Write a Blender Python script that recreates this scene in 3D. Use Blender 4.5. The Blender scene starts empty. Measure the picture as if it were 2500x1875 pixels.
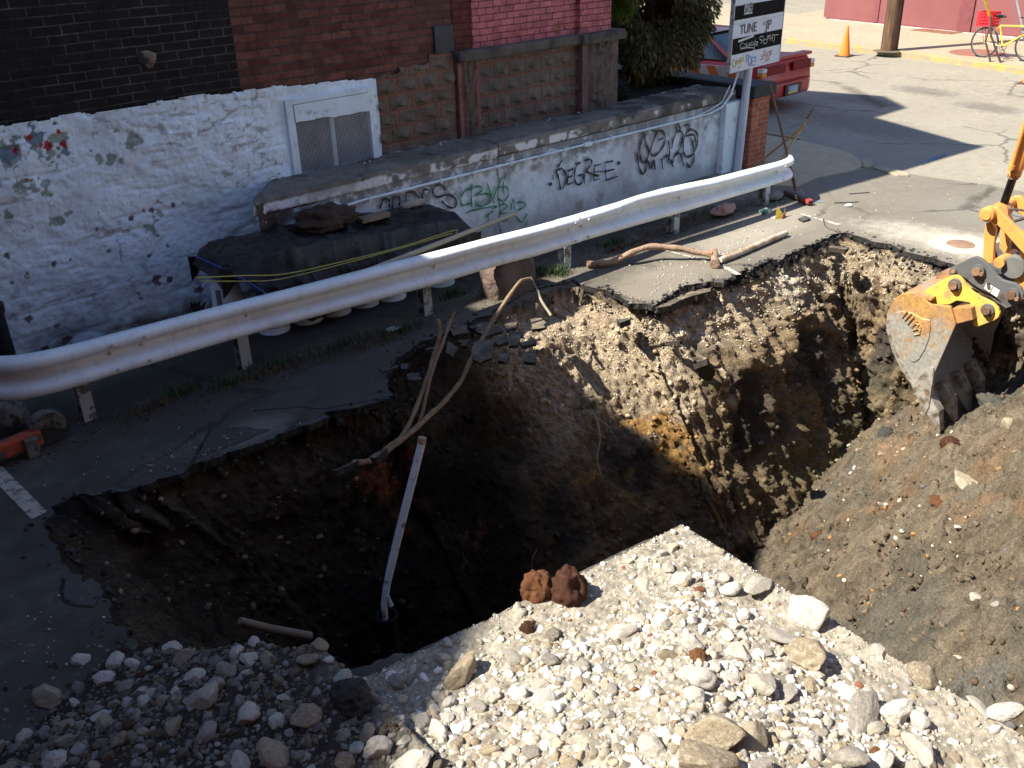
import bpy, bmesh, math, random
import numpy as np
from mathutils import Vector, Matrix, noise as mnoise
from mathutils.geometry import delaunay_2d_cdt
rnd = random.Random(7)
rng = np.random.default_rng(11)
D = bpy.data
scn = bpy.context.scene
COL = scn.collection
R = math.radians

# ------------------------------------------------------------ camera, sky, sun, exposure
# world axes: x runs along the house wall, y into the wall, z up; metres
PITCH, ROLL, AZ, CH, FPX = R(27.015), R(-1.721), R(48.354), 3.6, 2292.0
def camera_axes():
    c, s = math.cos(PITCH), math.sin(PITCH)
    f = Vector((math.sin(AZ)*0+0, c, -s)); rt = Vector((1, 0, 0)); up = Vector((0, s, c))
    r2 = rt*math.cos(ROLL)+up*math.sin(ROLL); u2 = -rt*math.sin(ROLL)+up*math.cos(ROLL)
    X = Vector((math.sin(AZ), math.cos(AZ), 0)); Y = Vector((-math.cos(AZ), math.sin(AZ), 0))
    t = lambda v: Vector((v.dot(X), v.dot(Y), v.z))
    return t(f), t(r2), t(u2)
FW, RT, UP = camera_axes()
CAM = Vector((0, 0, CH))
cam = D.cameras.new('camera'); camo = D.objects.new('camera', cam); COL.objects.link(camo)
m3 = Matrix((RT, UP, -FW)).transposed()
camo.matrix_world = Matrix.Translation(CAM) @ m3.to_4x4()
cam.sensor_width = 36; cam.lens = 36*FPX/2500; cam.clip_start = 0.05; cam.clip_end = 600
scn.camera = camo

SUN_EL, SUN_AZ = R(50), R(-25.4)      # shadows run towards SUN_AZ
SD = Vector((math.cos(SUN_AZ)*math.cos(SUN_EL), math.sin(SUN_AZ)*math.cos(SUN_EL), -math.sin(SUN_EL)))
w = D.worlds.new('World'); scn.world = w; w.use_nodes = True
sky = w.node_tree.nodes.new('ShaderNodeTexSky'); sky.sky_type = 'NISHITA'; sky.sun_disc = False
sky.sun_elevation = SUN_EL; sky.sun_rotation = math.atan2(-SD.x, -SD.y); sky.altitude = 200
sky.air_density = 1.0; sky.dust_density = 0.4; sky.ozone_density = 2.0
bg = w.node_tree.nodes['Background']; bg.inputs[1].default_value = 0.105
w.node_tree.links.new(sky.outputs[0], bg.inputs[0])
sl = D.lights.new('sun', 'SUN'); sl.energy = 5.0; sl.angle = R(0.53); sl.color = (1.0, 0.93, 0.80)
so = D.objects.new('sun', sl); COL.objects.link(so); so.location = (-20, 20, 30)
so.rotation_euler = SD.to_track_quat('-Z', 'Y').to_euler()
scn.view_settings.view_transform = 'Standard'; scn.view_settings.look = 'None'
scn.view_settings.exposure = 1.2; scn.view_settings.gamma = 1
scn.render.engine = 'CYCLES'

# survey helpers: what a photo pixel (2500 wide) hits on a plane of the site
def ray(x, y): return FW+RT*((x-1250)/FPX)-UP*((y-937.5)/FPX)
def G(x, y, z=0.0): d = ray(x, y); return CAM+d*((z-CH)/d.z)
def WY(x, y, Y): d = ray(x, y); return CAM+d*(Y/d.y)
def WX(x, y, X): d = ray(x, y); return CAM+d*(X/d.x)
def ON(x, y, f):
    z = 0.0
    for _ in range(25):
        p = G(x, y, z); z = z*0.4+0.6*f(p.x, p.y)
    return G(x, y, z)
def proj(P):
    v = P-np.array(CAM); z = v@np.array(FW)
    return 1250+FPX*(v@np.array(RT))/z, 937.5-FPX*(v@np.array(UP))/z, z

# ------------------------------------------------------------ numpy noise
PERM = np.random.default_rng(3).permutation(256); PERM = np.concatenate([PERM]*3)
RNDV = np.random.default_rng(5).random(256)*2-1
def vn(p):
    i = np.floor(p).astype(int); f = p-i; u = f*f*f*(f*(f*6-15)+10); i &= 255
    def h(a, b, c): return RNDV[PERM[PERM[PERM[(i[..., 0]+a) & 255]+((i[..., 1]+b) & 255)]+((i[..., 2]+c) & 255)]]
    def L(a, b, t): return a+(b-a)*t
    x0 = L(L(h(0,0,0), h(1,0,0), u[..., 0]), L(h(0,1,0), h(1,1,0), u[..., 0]), u[..., 1])
    x1 = L(L(h(0,0,1), h(1,0,1), u[..., 0]), L(h(0,1,1), h(1,1,1), u[..., 0]), u[..., 1])
    return L(x0, x1, u[..., 2])
def fbm(p, s=1.0, o=4, g=0.5, off=0.0):
    p = np.asarray(p, float)*s+off+17.3; r = 0; a = 1; t = 0
    for k in range(o):
        r = r+a*vn(p+k*31.7); t += a; a *= g; p = p*2.03
    return r/t
def ridge(p, s=1.0, o=4, off=0.0):
    p = np.asarray(p, float)*s+off+9.1; r = 0; a = 1; t = 0
    for k in range(o):
        r = r+a*(1-np.abs(vn(p+k*13.7))*2); t += a; a *= .5; p = p*2.1
    return r/t
def sm(a, b, x): t = np.clip((np.asarray(x, float)-a)/(b-a), 0, 1); return t*t*(3-2*t)

# ------------------------------------------------------------ objects
def tag(o, label=None, cat=None, group=None, kind=None):
    if label: o['label'] = label
    if cat: o['category'] = cat
    if group: o['group'] = group
    if kind: o['kind'] = kind
    return o
def thing(name, loc, label, cat, group=None):
    o = D.objects.new(name, None); COL.objects.link(o); o.location = loc; o.empty_display_size = .2
    return tag(o, label, cat, group)
def attach(o, parent):      # meshes are modelled in world space, so a part keeps its place under its thing
    o.parent = parent
    o.matrix_parent_inverse = Matrix.Translation(-Vector(parent.location)) if parent.parent is None else Matrix.Identity(4)
def link(name, me, mat=None, parent=None, smooth=False, centre=True):
    o = D.objects.new(name, me); COL.objects.link(o)
    if mat is not None: me.materials.append(mat)
    if smooth: me.polygons.foreach_set('use_smooth', [True]*len(me.polygons))
    if parent is not None: attach(o, parent)
    elif centre and len(me.vertices):
        n = len(me.vertices); a = np.empty(n*3); me.vertices.foreach_get('co', a); a = a.reshape(-1, 3)
        c = np.array([(a[:, 0].min()+a[:, 0].max())/2, (a[:, 1].min()+a[:, 1].max())/2, a[:, 2].min()])
        me.vertices.foreach_set('co', (a-c).ravel()); me.update(); o.location = c
    return o
def npmesh(name, V, F, col=None):
    """V (n,3); F (m,k) equal sided faces; col (n,3) albedo"""
    me = D.meshes.new(name); V = np.asarray(V, np.float32); F = np.asarray(F, np.int32)
    me.vertices.add(len(V)); me.vertices.foreach_set('co', V.ravel())
    k = F.shape[1]; me.loops.add(F.size); me.loops.foreach_set('vertex_index', F.ravel())
    me.polygons.add(len(F)); me.polygons.foreach_set('loop_start', np.arange(0, F.size, k, dtype=np.int32))
    me.polygons.foreach_set('loop_total', np.full(len(F), k, np.int32))
    me.update(calc_edges=True)
    if col is not None:
        a = me.color_attributes.new('Col', 'FLOAT_COLOR', 'POINT')
        a.data.foreach_set('color', np.concatenate([np.clip(col, 0, 1), np.ones((len(V), 1))], 1).astype(np.float32).ravel())
    return me
def gridfaces(nu, nv, keep=None):
    i = np.arange(nu-1)[:, None]*nv+np.arange(nv-1)[None, :]
    if keep is not None: i = i[keep]
    i = i.ravel(); return np.stack([i, i+nv, i+nv+1, i+1], 1)

class MB:
    def __init__(s): s.v = []; s.f = []
    def add(s, vs, fs):
        b = len(s.v); s.v += [tuple(v) for v in vs]; s.f += [tuple(b+i for i in f) for f in fs]; return s
    def box(s, a, b, M=None):
        x0, y0, z0 = a; x1, y1, z1 = b
        vs = [Vector(p) for p in ((x0,y0,z0),(x1,y0,z0),(x1,y1,z0),(x0,y1,z0),(x0,y0,z1),(x1,y0,z1),(x1,y1,z1),(x0,y1,z1))]
        if M is not None: vs = [M @ v for v in vs]
        return s.add(vs, [(0,3,2,1),(4,5,6,7),(0,1,5,4),(1,2,6,5),(2,3,7,6),(3,0,4,7)])
    def bar(s, p, q, w, h=None, up=(0,0,1)):
        p, q = Vector(p), Vector(q); h = h or w; d = (q-p).normalized(); u = Vector(up)
        if abs(d.dot(u)) > .98: u = Vector((1, 0, 0))
        r = d.cross(u).normalized(); u = r.cross(d)
        vs = [e+r*(a*w/2)+u*(b*h/2) for e in (p, q) for a, b in ((-1,-1),(1,-1),(1,1),(-1,1))]
        return s.add(vs, [(0,3,2,1),(4,5,6,7),(0,1,5,4),(1,2,6,5),(2,3,7,6),(3,0,4,7)])
    def tube(s, pts, rad, n=10, cap=True, sq=1.0):
        pts = [Vector(p) for p in pts]; m = len(pts)
        rs = rad if isinstance(rad, (list, tuple)) else [rad]*m
        vs = []; pr = None
        for i, p in enumerate(pts):
            d = (pts[min(i+1, m-1)]-pts[max(i-1, 0)]).normalized()
            if pr is None:
                pr = d.cross(Vector((0, 0, 1)) if abs(d.z) < .95 else Vector((1, 0, 0))).normalized()
            pr = (pr-d*pr.dot(d)).normalized(); q = d.cross(pr)
            for k in range(n):
                t = 2*math.pi*k/n; vs.append(p+pr*(math.cos(t)*rs[i])+q*(math.sin(t)*rs[i]*sq))
        fs = [(i*n+k, i*n+(k+1) % n, (i+1)*n+(k+1) % n, (i+1)*n+k) for i in range(m-1) for k in range(n)]
        if cap: fs += [tuple(range(n))[::-1], tuple((m-1)*n+k for k in range(n))]
        return s.add(vs, fs)
    def lathe(s, prof, c=(0,0,0), n=24, M=None, cap=True):
        vs = []
        for r_, z in prof:
            for k in range(n):
                t = 2*math.pi*k/n; v = Vector((r_*math.cos(t), r_*math.sin(t), z))
                if M is not None: v = M @ v
                vs.append(v+Vector(c))
        m = len(prof)
        fs = [(i*n+k, i*n+(k+1) % n, (i+1)*n+(k+1) % n, (i+1)*n+k) for i in range(m-1) for k in range(n)]
        if cap: fs += [tuple(range(n))[::-1], tuple((m-1)*n+k for k in range(n))]
        return s.add(vs, fs)
    def prism(s, poly, off):
        """poly: list of 3-D points, extruded by vector off"""
        n = len(poly); off = Vector(off); P = [Vector(p) for p in poly]
        vs = P+[p+off for p in P]
        fs = [tuple(range(n))[::-1], tuple(range(n, 2*n))]+[(i, (i+1) % n, n+(i+1) % n, n+i) for i in range(n)]
        return s.add(vs, fs)
    def build(s, name, mat, parent=None, smooth=False, bevel=0, seg=2, tri=True, centre=True):
        me = D.meshes.new(name); bm = bmesh.new()
        vv = [bm.verts.new(v) for v in s.v]
        for f in s.f:
            try: bm.faces.new([vv[i] for i in f])
            except ValueError: pass
        bmesh.ops.recalc_face_normals(bm, faces=bm.faces)
        if bevel:
            es = [e for e in bm.edges if len(e.link_faces) == 2 and e.calc_face_angle(0) > .6]
            bmesh.ops.bevel(bm, geom=es, offset=bevel, segments=seg, affect='EDGES', clamp_overlap=True, profile=.6)
        if smooth:
            for f in bm.faces: f.smooth = True
            for e in bm.edges:
                if len(e.link_faces) == 2 and e.calc_face_angle(0) > .7: e.smooth = False
        bm.to_mesh(me); bm.free(); me.update()
        return link(name, me, mat, parent, centre=centre)
def copy_tree(o, parent=None):
    c = o.copy(); COL.objects.link(c)
    if parent is not None: c.parent = parent
    for ch in [x for x in D.objects if x.parent == o]: copy_tree(ch, c)
    return c
def text_mesh(s, size, M, name, mat, parent, off=0.0, ext=0.002, sx=1.0):
    cu = D.curves.new('t', 'FONT'); cu.body = s; cu.size = size; cu.extrude = ext; cu.align_x = 'LEFT'; cu.offset = off
    o = D.objects.new('t', cu); COL.objects.link(o)
    dg = bpy.context.evaluated_depsgraph_get(); me = D.meshes.new_from_object(o.evaluated_get(dg))
    D.objects.remove(o); me.name = name
    me.transform(M @ Matrix.Diagonal((sx, 1, 1, 1)))
    return link(name, me, mat, parent)

# ------------------------------------------------------------ materials
class NT:
    def __init__(s, name):
        s.m = D.materials.new(name); s.m.use_nodes = True; s.t = s.m.node_tree; s.N = s.t.nodes
        s.b = s.N['Principled BSDF']; s.pos = s.N.new('ShaderNodeNewGeometry').outputs['Position']
        s.obj = s.N.new('ShaderNodeTexCoord').outputs['Object']
    def put(s, sock, v):
        if hasattr(v, 'is_output'): s.t.links.new(v, sock)
        else:
            if isinstance(v, (tuple, list)) and len(v) == 3 and sock.type == 'RGBA': v = (*v, 1)
            sock.default_value = v
    def noise(s, vec, scale, detail=4, rough=.55, col=False, dist=0):
        n = s.N.new('ShaderNodeTexNoise'); s.put(n.inputs['Vector'], vec)
        n.inputs['Scale'].default_value = scale; n.inputs['Detail'].default_value = detail
        n.inputs['Roughness'].default_value = rough; n.inputs['Distortion'].default_value = dist
        return n.outputs['Color' if col else 'Fac']
    def vor(s, vec, scale, feat='F1', out='Distance', rand=1):
        n = s.N.new('ShaderNodeTexVoronoi'); n.feature = feat; s.put(n.inputs['Vector'], vec)
        n.inputs['Scale'].default_value = scale; n.inputs['Randomness'].default_value = rand
        return n.outputs[out]
    def ramp(s, v, stops, interp='LINEAR'):
        n = s.N.new('ShaderNodeValToRGB'); s.put(n.inputs[0], v); e = n.color_ramp.elements; n.color_ramp.interpolation = interp
        while len(e) < len(stops): e.new(.5)
        for k, (p, c) in enumerate(stops):
            e[k].position = p; e[k].color = (c, c, c, 1) if isinstance(c, (int, float)) else (*c, 1)
        return n.outputs[0]
    def mix(s, f, a, b, mode='MIX'):
        n = s.N.new('ShaderNodeMix'); n.data_type = 'RGBA'; n.blend_type = mode
        s.put(n.inputs[0], f); s.put(n.inputs[6], a); s.put(n.inputs[7], b); return n.outputs[2]
    def math(s, op, a, b=0.0, c=None, clamp=False):
        n = s.N.new('ShaderNodeMath'); n.operation = op; n.use_clamp = clamp; s.put(n.inputs[0], a); s.put(n.inputs[1], b)
        if c is not None: s.put(n.inputs[2], c)
        return n.outputs[0]
    def vmath(s, op, a, b):
        n = s.N.new('ShaderNodeVectorMath'); n.operation = op; s.put(n.inputs[0], a); s.put(n.inputs[1], b)
        return n.outputs['Value' if op in ('LENGTH', 'DISTANCE', 'DOT_PRODUCT') else 0]
    def sep(s, v): n = s.N.new('ShaderNodeSeparateXYZ'); s.put(n.inputs[0], v); return n.outputs
    def comb(s, x, y, z):
        n = s.N.new('ShaderNodeCombineXYZ')
        for i, q in enumerate((x, y, z)): s.put(n.inputs[i], q)
        return n.outputs[0]
    def attr(s, name='Col'): n = s.N.new('ShaderNodeAttribute'); n.attribute_name = name; return n.outputs['Color']
    def rand(s): return s.N.new('ShaderNodeObjectInfo').outputs['Random']
    def bump(s, h, strength=.5, dist=.01, prev=None):
        n = s.N.new('ShaderNodeBump'); n.inputs['Strength'].default_value = strength; n.inputs['Distance'].default_value = dist
        s.put(n.inputs['Height'], h)
        if prev is not None: s.t.links.new(prev, n.inputs['Normal'])
        return n.outputs[0]
    def done(s, col, rough=.8, nrm=None, metal=0.0, spec=None, **kw):
        s.put(s.b.inputs['Base Color'], col); s.put(s.b.inputs['Roughness'], rough); s.put(s.b.inputs['Metallic'], metal)
        if spec is not None: s.b.inputs['Specular IOR Level'].default_value = spec
        if nrm is not None: s.t.links.new(nrm, s.b.inputs['Normal'])
        for k, v in kw.items(): s.put(s.b.inputs[k], v)
        return s.m
def sc(c, k): return tuple(min(1, x*k) for x in c)
def simple(name, c, rough=.6, metal=0, var=.25, scale=6, bump=.15, bd=.004, bs=40, coord='obj', dirt=None, dscale=3, dpos=(.5, .62), spec=None):
    t = NT(name); v = t.obj if coord == 'obj' else t.pos
    n1 = t.noise(v, scale, 5)
    col = t.ramp(n1, [(.25, sc(c, 1-var)), (.75, sc(c, 1+var))])
    if dirt is not None:
        n2 = t.noise(v, dscale, 8, .65); col = t.mix(t.ramp(n2, [(dpos[0], 0.0), (dpos[1], 1.0)]), col, dirt)
    nb = t.bump(t.noise(v, bs, 4), bump, bd)
    return t.done(col, rough, nb, metal, spec=spec)
# ------------------------------------------------------------ ground, pit, spoil, gravel
RIM = [(4.12,3.02),(3.26,3.14),(2.6,3.21),(2.12,3.29),(1.75,3.42),(1.5,3.7),(1.25,4.0),(1.05,4.35),(1.04,4.66),(1.07,4.96),
 (1.05,5.21),(1.07,5.53),(1.1,5.96),(1.2,6.18),(1.4,6.26),(1.6,6.11),(1.82,5.97),(2.17,5.98),(2.47,5.95),(2.84,5.95),(3.09,5.88),
 (3.31,5.99),(3.81,5.8),(4.02,6.16),(4.3,6.42),(4.8,6.5),(5.4,6.6),(6.0,6.7),(6.4,6.72),(6.8,6.62),(6.79,6.36),(6.83,6.09),(6.71,5.75),
 (6.87,5.54),(7.15,5.62),(7.62,5.62),(8.02,5.45),(8.36,5.43),(9.04,5.45),(9.69,5.41),(10.07,5.43),(10.2,5.3),(10.17,5.1),(10.05,4.5),
 (9.98,3.97),(9.98,3.2),(9.98,2.2),(9.95,1.0),(9.9,-1.6),(3.85,-1.6),(3.91,.8),(3.97,1.68),(4.03,2.24)]
STRAIGHT = {0,1,2,49,50,51,52}
def dense_rim(step=.02):
    P = np.array(RIM, float); out = []
    n = len(P)
    for i in range(n):
        a, b = P[i], P[(i+1) % n]; L = np.linalg.norm(b-a); k = max(1, int(L/step))
        nn = np.array([-(b-a)[1], (b-a)[0]])/max(L, 1e-6)
        amp = .012 if i in STRAIGHT or i >= 49 else .05
        for j in range(k):
            t = j/k; p = a+(b-a)*t
            e = min(1, min(t, 1-t)*4+.3)
            q = np.array([[p[0], p[1], 0]])
            d = (fbm(q, 2.5, 2)[0]*1.6+fbm(q, 11, 3, off=5)[0]*.9)*amp*e
            out.append(p+nn*d)
    return np.array(out)
rim = dense_rim(.022)
# curved depth: where each rim point comes down to on the floor
def bottom(p):
    x, y = p
    if y > 3.25 or x < 2.2:
        bx = min(max(x, 3.3), 9.3) if x < 9.8 else 9.35
        by = min(max(y, 3.3), 4.6-.62*min(1, max(0, (x-5.2)/1.6)))
        if x > 9.8: by = min(y, 4.6)
        if x < 1.9: by = 3.3+(y-3.4)*.5
    else:
        bx, by = (x, y-.12) if x < 4.2 and y > 2.9 else (x+.15 if x < 5 else x-.55, y)
    return np.array([bx, by])
def ycurve(p, t):
    x, y = p
    if 3.95 < x < 6.85 and y > 5.9: return t**(1.0-.22*min(1, max(0, (x-4.8)/1.0)))
    if x < 1.9: return t**.9
    if x > 6.6 and y > 4: return t**(.97 if x < 9.8 else 1.0)
    return t**1.15
DEPTH = 3.0
nt = 130; nr = len(rim)
T = np.linspace(0, 1, nt)
PV = np.zeros((nr, nt, 3))
_k = np.hanning(101); _k /= _k.sum()
rims = np.stack([np.convolve(np.concatenate([rim[-50:, a], rim[:, a], rim[:50, a]]), _k, 'valid') for a in (0, 1)], 1)
_e = np.array([(p[0] < 4.3 and p[1] < 3.3) or p[1] < 2.9 for p in rim]); rims[_e] = rim[_e]
for i in range(nr):
    p = rim[i]; b = bottom(rims[i])
    for j, t in enumerate(T):
        k = ycurve(p, t)
        p_ = p+(rims[i]-p)*min(1, t*7); q = p_+(b-p_)*k
        PV[i, j] = (q[0], q[1], -DEPTH*t-.01)
# displacement along the normal
du = np.roll(PV, -1, 0)-np.roll(PV, 1, 0); dv = np.gradient(PV, axis=1)
N = np.cross(du, dv); N /= np.linalg.norm(N, axis=2, keepdims=True)+1e-9
cx = np.array([5.5, 4.2, -1.5]); s_ = np.sign(((cx-PV)*N).sum(2, keepdims=True)); N = N*s_
env = sm(0, .06, T)[None, :]
gx_ = PV[..., 0]; gy_ = PV[..., 1]; gz_ = PV[..., 2]
right = sm(6.3, 7.6, gx_)
big = fbm(PV, 1.3, 4)*.32
clump = ridge(PV, 4.2, 4)*.11
seg = np.hypot(*(np.roll(rim, -1, 0)-rim).T); S = np.concatenate([[0], np.cumsum(seg)[:-1]])
Q = np.zeros_like(PV); Q[..., 0] = S[:, None]+.10*gz_+.05*fbm(PV, 2, 2); Q[..., 2] = gz_*.20
tooth = ridge(Q, 3.6, 2, off=3)*.095+ridge(Q, 9.5, 2, off=8)*.045+fbm(Q*np.array([1, 1, 3.0]), 5, 3, off=5)*.10
clod = np.maximum(0, ridge(PV, 8.5, 3, off=11)-.35)*.10
slope_ = sm(4.9, 5.3, gx_)*sm(7.0, 6.7, gx_)*sm(-1.4, -1.1, gz_)
fine = fbm(PV, 26, 3)*.035
left = 1-sm(3.6, 4.6, gx_)
bulge = .13*np.exp(-((gx_-7.45)/.75)**2-((gz_+.75)/.5)**2)*(gy_ > 4)+.06*np.exp(-((gx_-8.7)/.5)**2-((gz_+.6)/.4)**2)*(gy_ > 4)
disp = env*(bulge+big*.5+clump*(.6-.35*slope_)+tooth*(.05+1.0*right)*sm(.06, .2, T)[None, :]+clod*(.45+.6*right)*(1-.6*slope_)+fine*(1+.5*slope_))
disp = disp-.03*env
top_ = np.exp(-((T-.035)/.03)**2)[None, :]*.05
PVd = PV+N*(disp-top_)[..., None]
PVd[..., 2] = np.minimum(PVd[..., 2], -.012)
near = ((rim[:, 0] < 4.3) & (rim[:, 1] < 3.3)) | (rim[:, 1] < 2.9)*(rim[:, 0] < 5)
PVd[near] = PV[near]+N[near]*(fbm(PV[near], 5, 3)*.04)[..., None]-N[near]*.03
# colour by layer, with the shade of the left and bottom painted in
z = PVd[..., 2]; x = PVd[..., 0]; y = PVd[..., 1]
nz = z+.10*fbm(PVd, 1.7, 3)+.03*fbm(PVd, 9, 2)
n1 = fbm(PVd, 2.2, 4)[..., None]; n2 = fbm(PVd, 14, 3)[..., None]; n3 = fbm(PVd, 45, 2)[..., None]
asph = np.array([.020, .019, .020]); grav = np.array([.36, .29, .205]); brown = np.array([.23, .17, .105]); dark = np.array([.060, .050, .042])
ochre = np.array([.27, .155, .05]); rust = np.array([.26, .10, .035]); olive = np.array([.12, .105, .06])
C = brown*(1+n1*.8+n2*.5+n3*.4)
C = C+(dark-C)*sm(-.1, .35, n1+.2*n2)
C = C*(.10+.10*sm(3.6, 2.2, x)+.90*sm(5.0, 6.1, x+.25*n1[..., 0]-.35*np.minimum(0, z+.5)))[..., None]  # low x: pit shade multiplied into the earth colour
C = C*(1-.5*sm(-.9, -1.7, nz)*sm(10, 6, x))[..., None]  # bottom of the pit darkened as painted shade too
C = C+(olive*(1+n2*.5)-C)*(sm(-1.0, -2.0, nz)*sm(7.0, 8.5, x)*.6)[..., None]
gl = np.where((x > 3.9) & (x < 7.1), .62, .46)
wgr = sm(-gl-.18, -gl+.1, nz)*sm(-.02, -.10, nz)
wslope = sm(5.3, 5.9, x)*sm(7.2, 6.9, x)*sm(-1.35, -.95, nz+.3*n1[..., 0])
wg = np.maximum(wgr, wslope*.9)*(.08+.92*sm(4.9, 5.7, x))*(1-.35*sm(9.5, 10.0, x))  # gravel colour faded at low x to keep the painted shade
C = C+(grav*(1+.7*n3+.35*n2)-C)*wg[..., None]
C = C+(asph-C)*(sm(-.13, -.09, nz)*np.where(x > 6.9, 1, .55))[..., None]
def patch(px, py, Y, r, c, k=.9, X=None, ax=1.0):
    global C
    P = WX(px, py, X) if X else WY(px, py, Y)
    r *= .8; d = np.sqrt((x-P.x)**2+((y-P.y)*.5)**2+((z-P.z)/ax)**2)+.55*r*fbm(PVd, 7, 3)*2.2
    C = C+(np.array(c)*(1+.5*n2+.4*n3)-C)*(sm(r, r*.45, d)*k)[..., None]
PG = (.46, .41, .33)
for a in [(1570,820,5.9,.34,PG),(1660,870,5.6,.38,PG),(1700,930,5.4,.28,PG),(1600,930,5.6,.25,PG),(1450,760,6.2,.3,(.34,.26,.18)),(1400,860,6.0,.3,(.30,.23,.155)),(1900,690,5.4,.22,PG),(1960,740,5.3,.2,(.36,.3,.22))]: patch(*a, k=.85)
for a in [(1645,1060,5.1,.22,ochre),(1590,1045,5.2,.2,ochre),(1460,985,5.4,.16,ochre),(1480,1010,5.3,.12,rust),(1640,1110,5.05,.2,ochre),
          (1385,900,5.7,.18,rust),(1360,850,5.8,.14,rust),(1340,950,5.6,.22,rust),(1700,1130,4.9,.2,(.2,.13,.06)),(1930,1120,4.9,.25,ochre),(1975,1060,4.9,.22,ochre),
          (1870,1180,4.8,.3,ochre),(2010,1010,4.9,.18,ochre),(1480,1190,5.0,.3,(.17,.11,.04)),(1570,1230,4.9,.3,(.14,.1,.04)),(1560,870,5.9,.13,rust),(1020,1200,5.4,.4,(.14,.045,.02)),
          (680,1290,4.9,.3,(.12,.05,.02)),(1250,1350,5.0,.4,(.1,.05,.03))]: patch(*a)
for a in [(2155,870,0,.14,ochre,1,9.55),(2130,920,0,.13,ochre,1,9.5),(2165,970,0,.15,rust,.9,9.45),(2140,1000,0,.12,ochre,1,9.4),(2060,930,0,.12,ochre,.7,9.5)]: patch(a[0],a[1],a[2],a[3],a[4],a[5],X=a[6])
ok = np.ones((nr, nt-1), bool)
idx = np.arange(nr)[:, None]*nt+np.arange(nt-1)[None, :]
nx_ = (np.roll(np.arange(nr), -1))[:, None]*nt+np.arange(nt-1)[None, :]
PF = np.stack([idx, idx+1, nx_+1, nx_], -1).reshape(-1, 4)

t = NT('pit_earth'); c = t.attr(); n = t.noise(t.pos, 60, 6, .7); n2_ = t.vor(t.pos, 55)
c2 = t.mix(1.0, c, t.ramp(n, [(.3, .55), (.7, 1.45)]), 'MULTIPLY')
b1 = t.bump(t.math('ADD', t.noise(t.pos, 22, 8, .7), t.math('MULTIPLY', t.noise(t.pos, 90, 4, .7), .4)), .9, .035)
b2 = t.bump(n2_, .5, .01, b1)
M_EARTH = t.done(c2, .95, b2, spec=.15)
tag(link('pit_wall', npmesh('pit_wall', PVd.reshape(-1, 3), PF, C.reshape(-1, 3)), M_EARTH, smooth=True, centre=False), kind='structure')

# pit floor
gx0 = np.linspace(1.5, 10.2, 200); gy0 = np.linspace(-1.5, 6.2, 180); GX, GY = np.meshgrid(gx0, gy0, indexing='ij')
P3 = np.stack([GX, GY, np.zeros_like(GX)], -1)
FZ = -DEPTH+.1+.18*fbm(P3, 1.5, 4)+.05*ridge(P3, 6, 3)
FC = np.array([.025, .018, .014])*(1+.6*fbm(P3, 5, 4)[..., None])
tag(link('pit_floor', npmesh('pit_floor', np.stack([GX, GY, FZ], -1).reshape(-1, 3), gridfaces(200, 180), FC.reshape(-1, 3)), M_EARTH, smooth=True, centre=False), kind='structure')

# spoil ramp on which the bucket digs
def spoil(x_, y_):
    x_ = np.asarray(x_, float); y_ = np.asarray(y_, float)
    z_ = -.35+.26*(x_-4.6)-.85*(y_-1.0)
    return z_-.24*np.exp(-((x_-9.35)/.55)**2-((y_-3.15)/.5)**2)
nsx, nsy = 330, 360
gx0 = np.linspace(4.02, 10.15, nsx); gy0 = np.linspace(-1.55, 5.4, nsy); GX, GY = np.meshgrid(gx0, gy0, indexing='ij')
P3 = np.stack([GX, GY, spoil(GX, GY)], -1)
SZ = P3[..., 2]+.16*fbm(P3, 1.1, 4)+.085*ridge(P3, 3.2, 4)+.09*np.maximum(0, ridge(P3, 8, 3, off=4)-.15)+.018*fbm(P3, 26, 3)-.03
def SP(x_, y_): return float(spoil(x_, y_)+.16*fbm(np.array([[x_, y_, spoil(x_, y_)]]), 1.1, 4)[0])
bd = np.minimum(GX-4.02, 99)
n1 = fbm(P3, 1.1, 4)[..., None]; n2 = fbm(P3, 8, 3)[..., None]; n3 = fbm(P3, 40, 2)[..., None]
SCo = np.array([.138, .112, .080])*(1+.35*n1+.5*n2+.35*n3)
SCo = SCo+(np.array([.10, .093, .074])*(1+.4*n2)-SCo)*sm(-.12, .3, fbm(P3, .9, 3, off=7)[..., None])*.8
SCo = SCo+(np.array([.23, .115, .05])*(1+.4*n2)-SCo)*sm(.22, .55, fbm(P3, 1.6, 4, off=21)[..., None])*.35
SCo = SCo+(np.array([.12, .125, .125])-SCo)*sm(.3, .55, fbm(P3, 2.1, 4, off=33)[..., None])*.4
sand = sm(5.4, 4.3, GX+.6*GY-.9+.3*n1[..., 0])*0+sm(.6, -.4, GY+.25*(GX-6.5)-.0+.4*n1[..., 0])
SCo = SCo+(np.array([.22, .165, .105])*(1+.25*n3+.2*n2)-SCo)*np.clip(sand, 0, 1)[..., None]*.7
tag(link('spoil_slope', npmesh('spoil_slope', np.stack([GX, GY, SZ], -1).reshape(-1, 3), gridfaces(nsx, nsy), SCo.reshape(-1, 3)), M_EARTH, smooth=True, centre=False), kind='structure')

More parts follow.
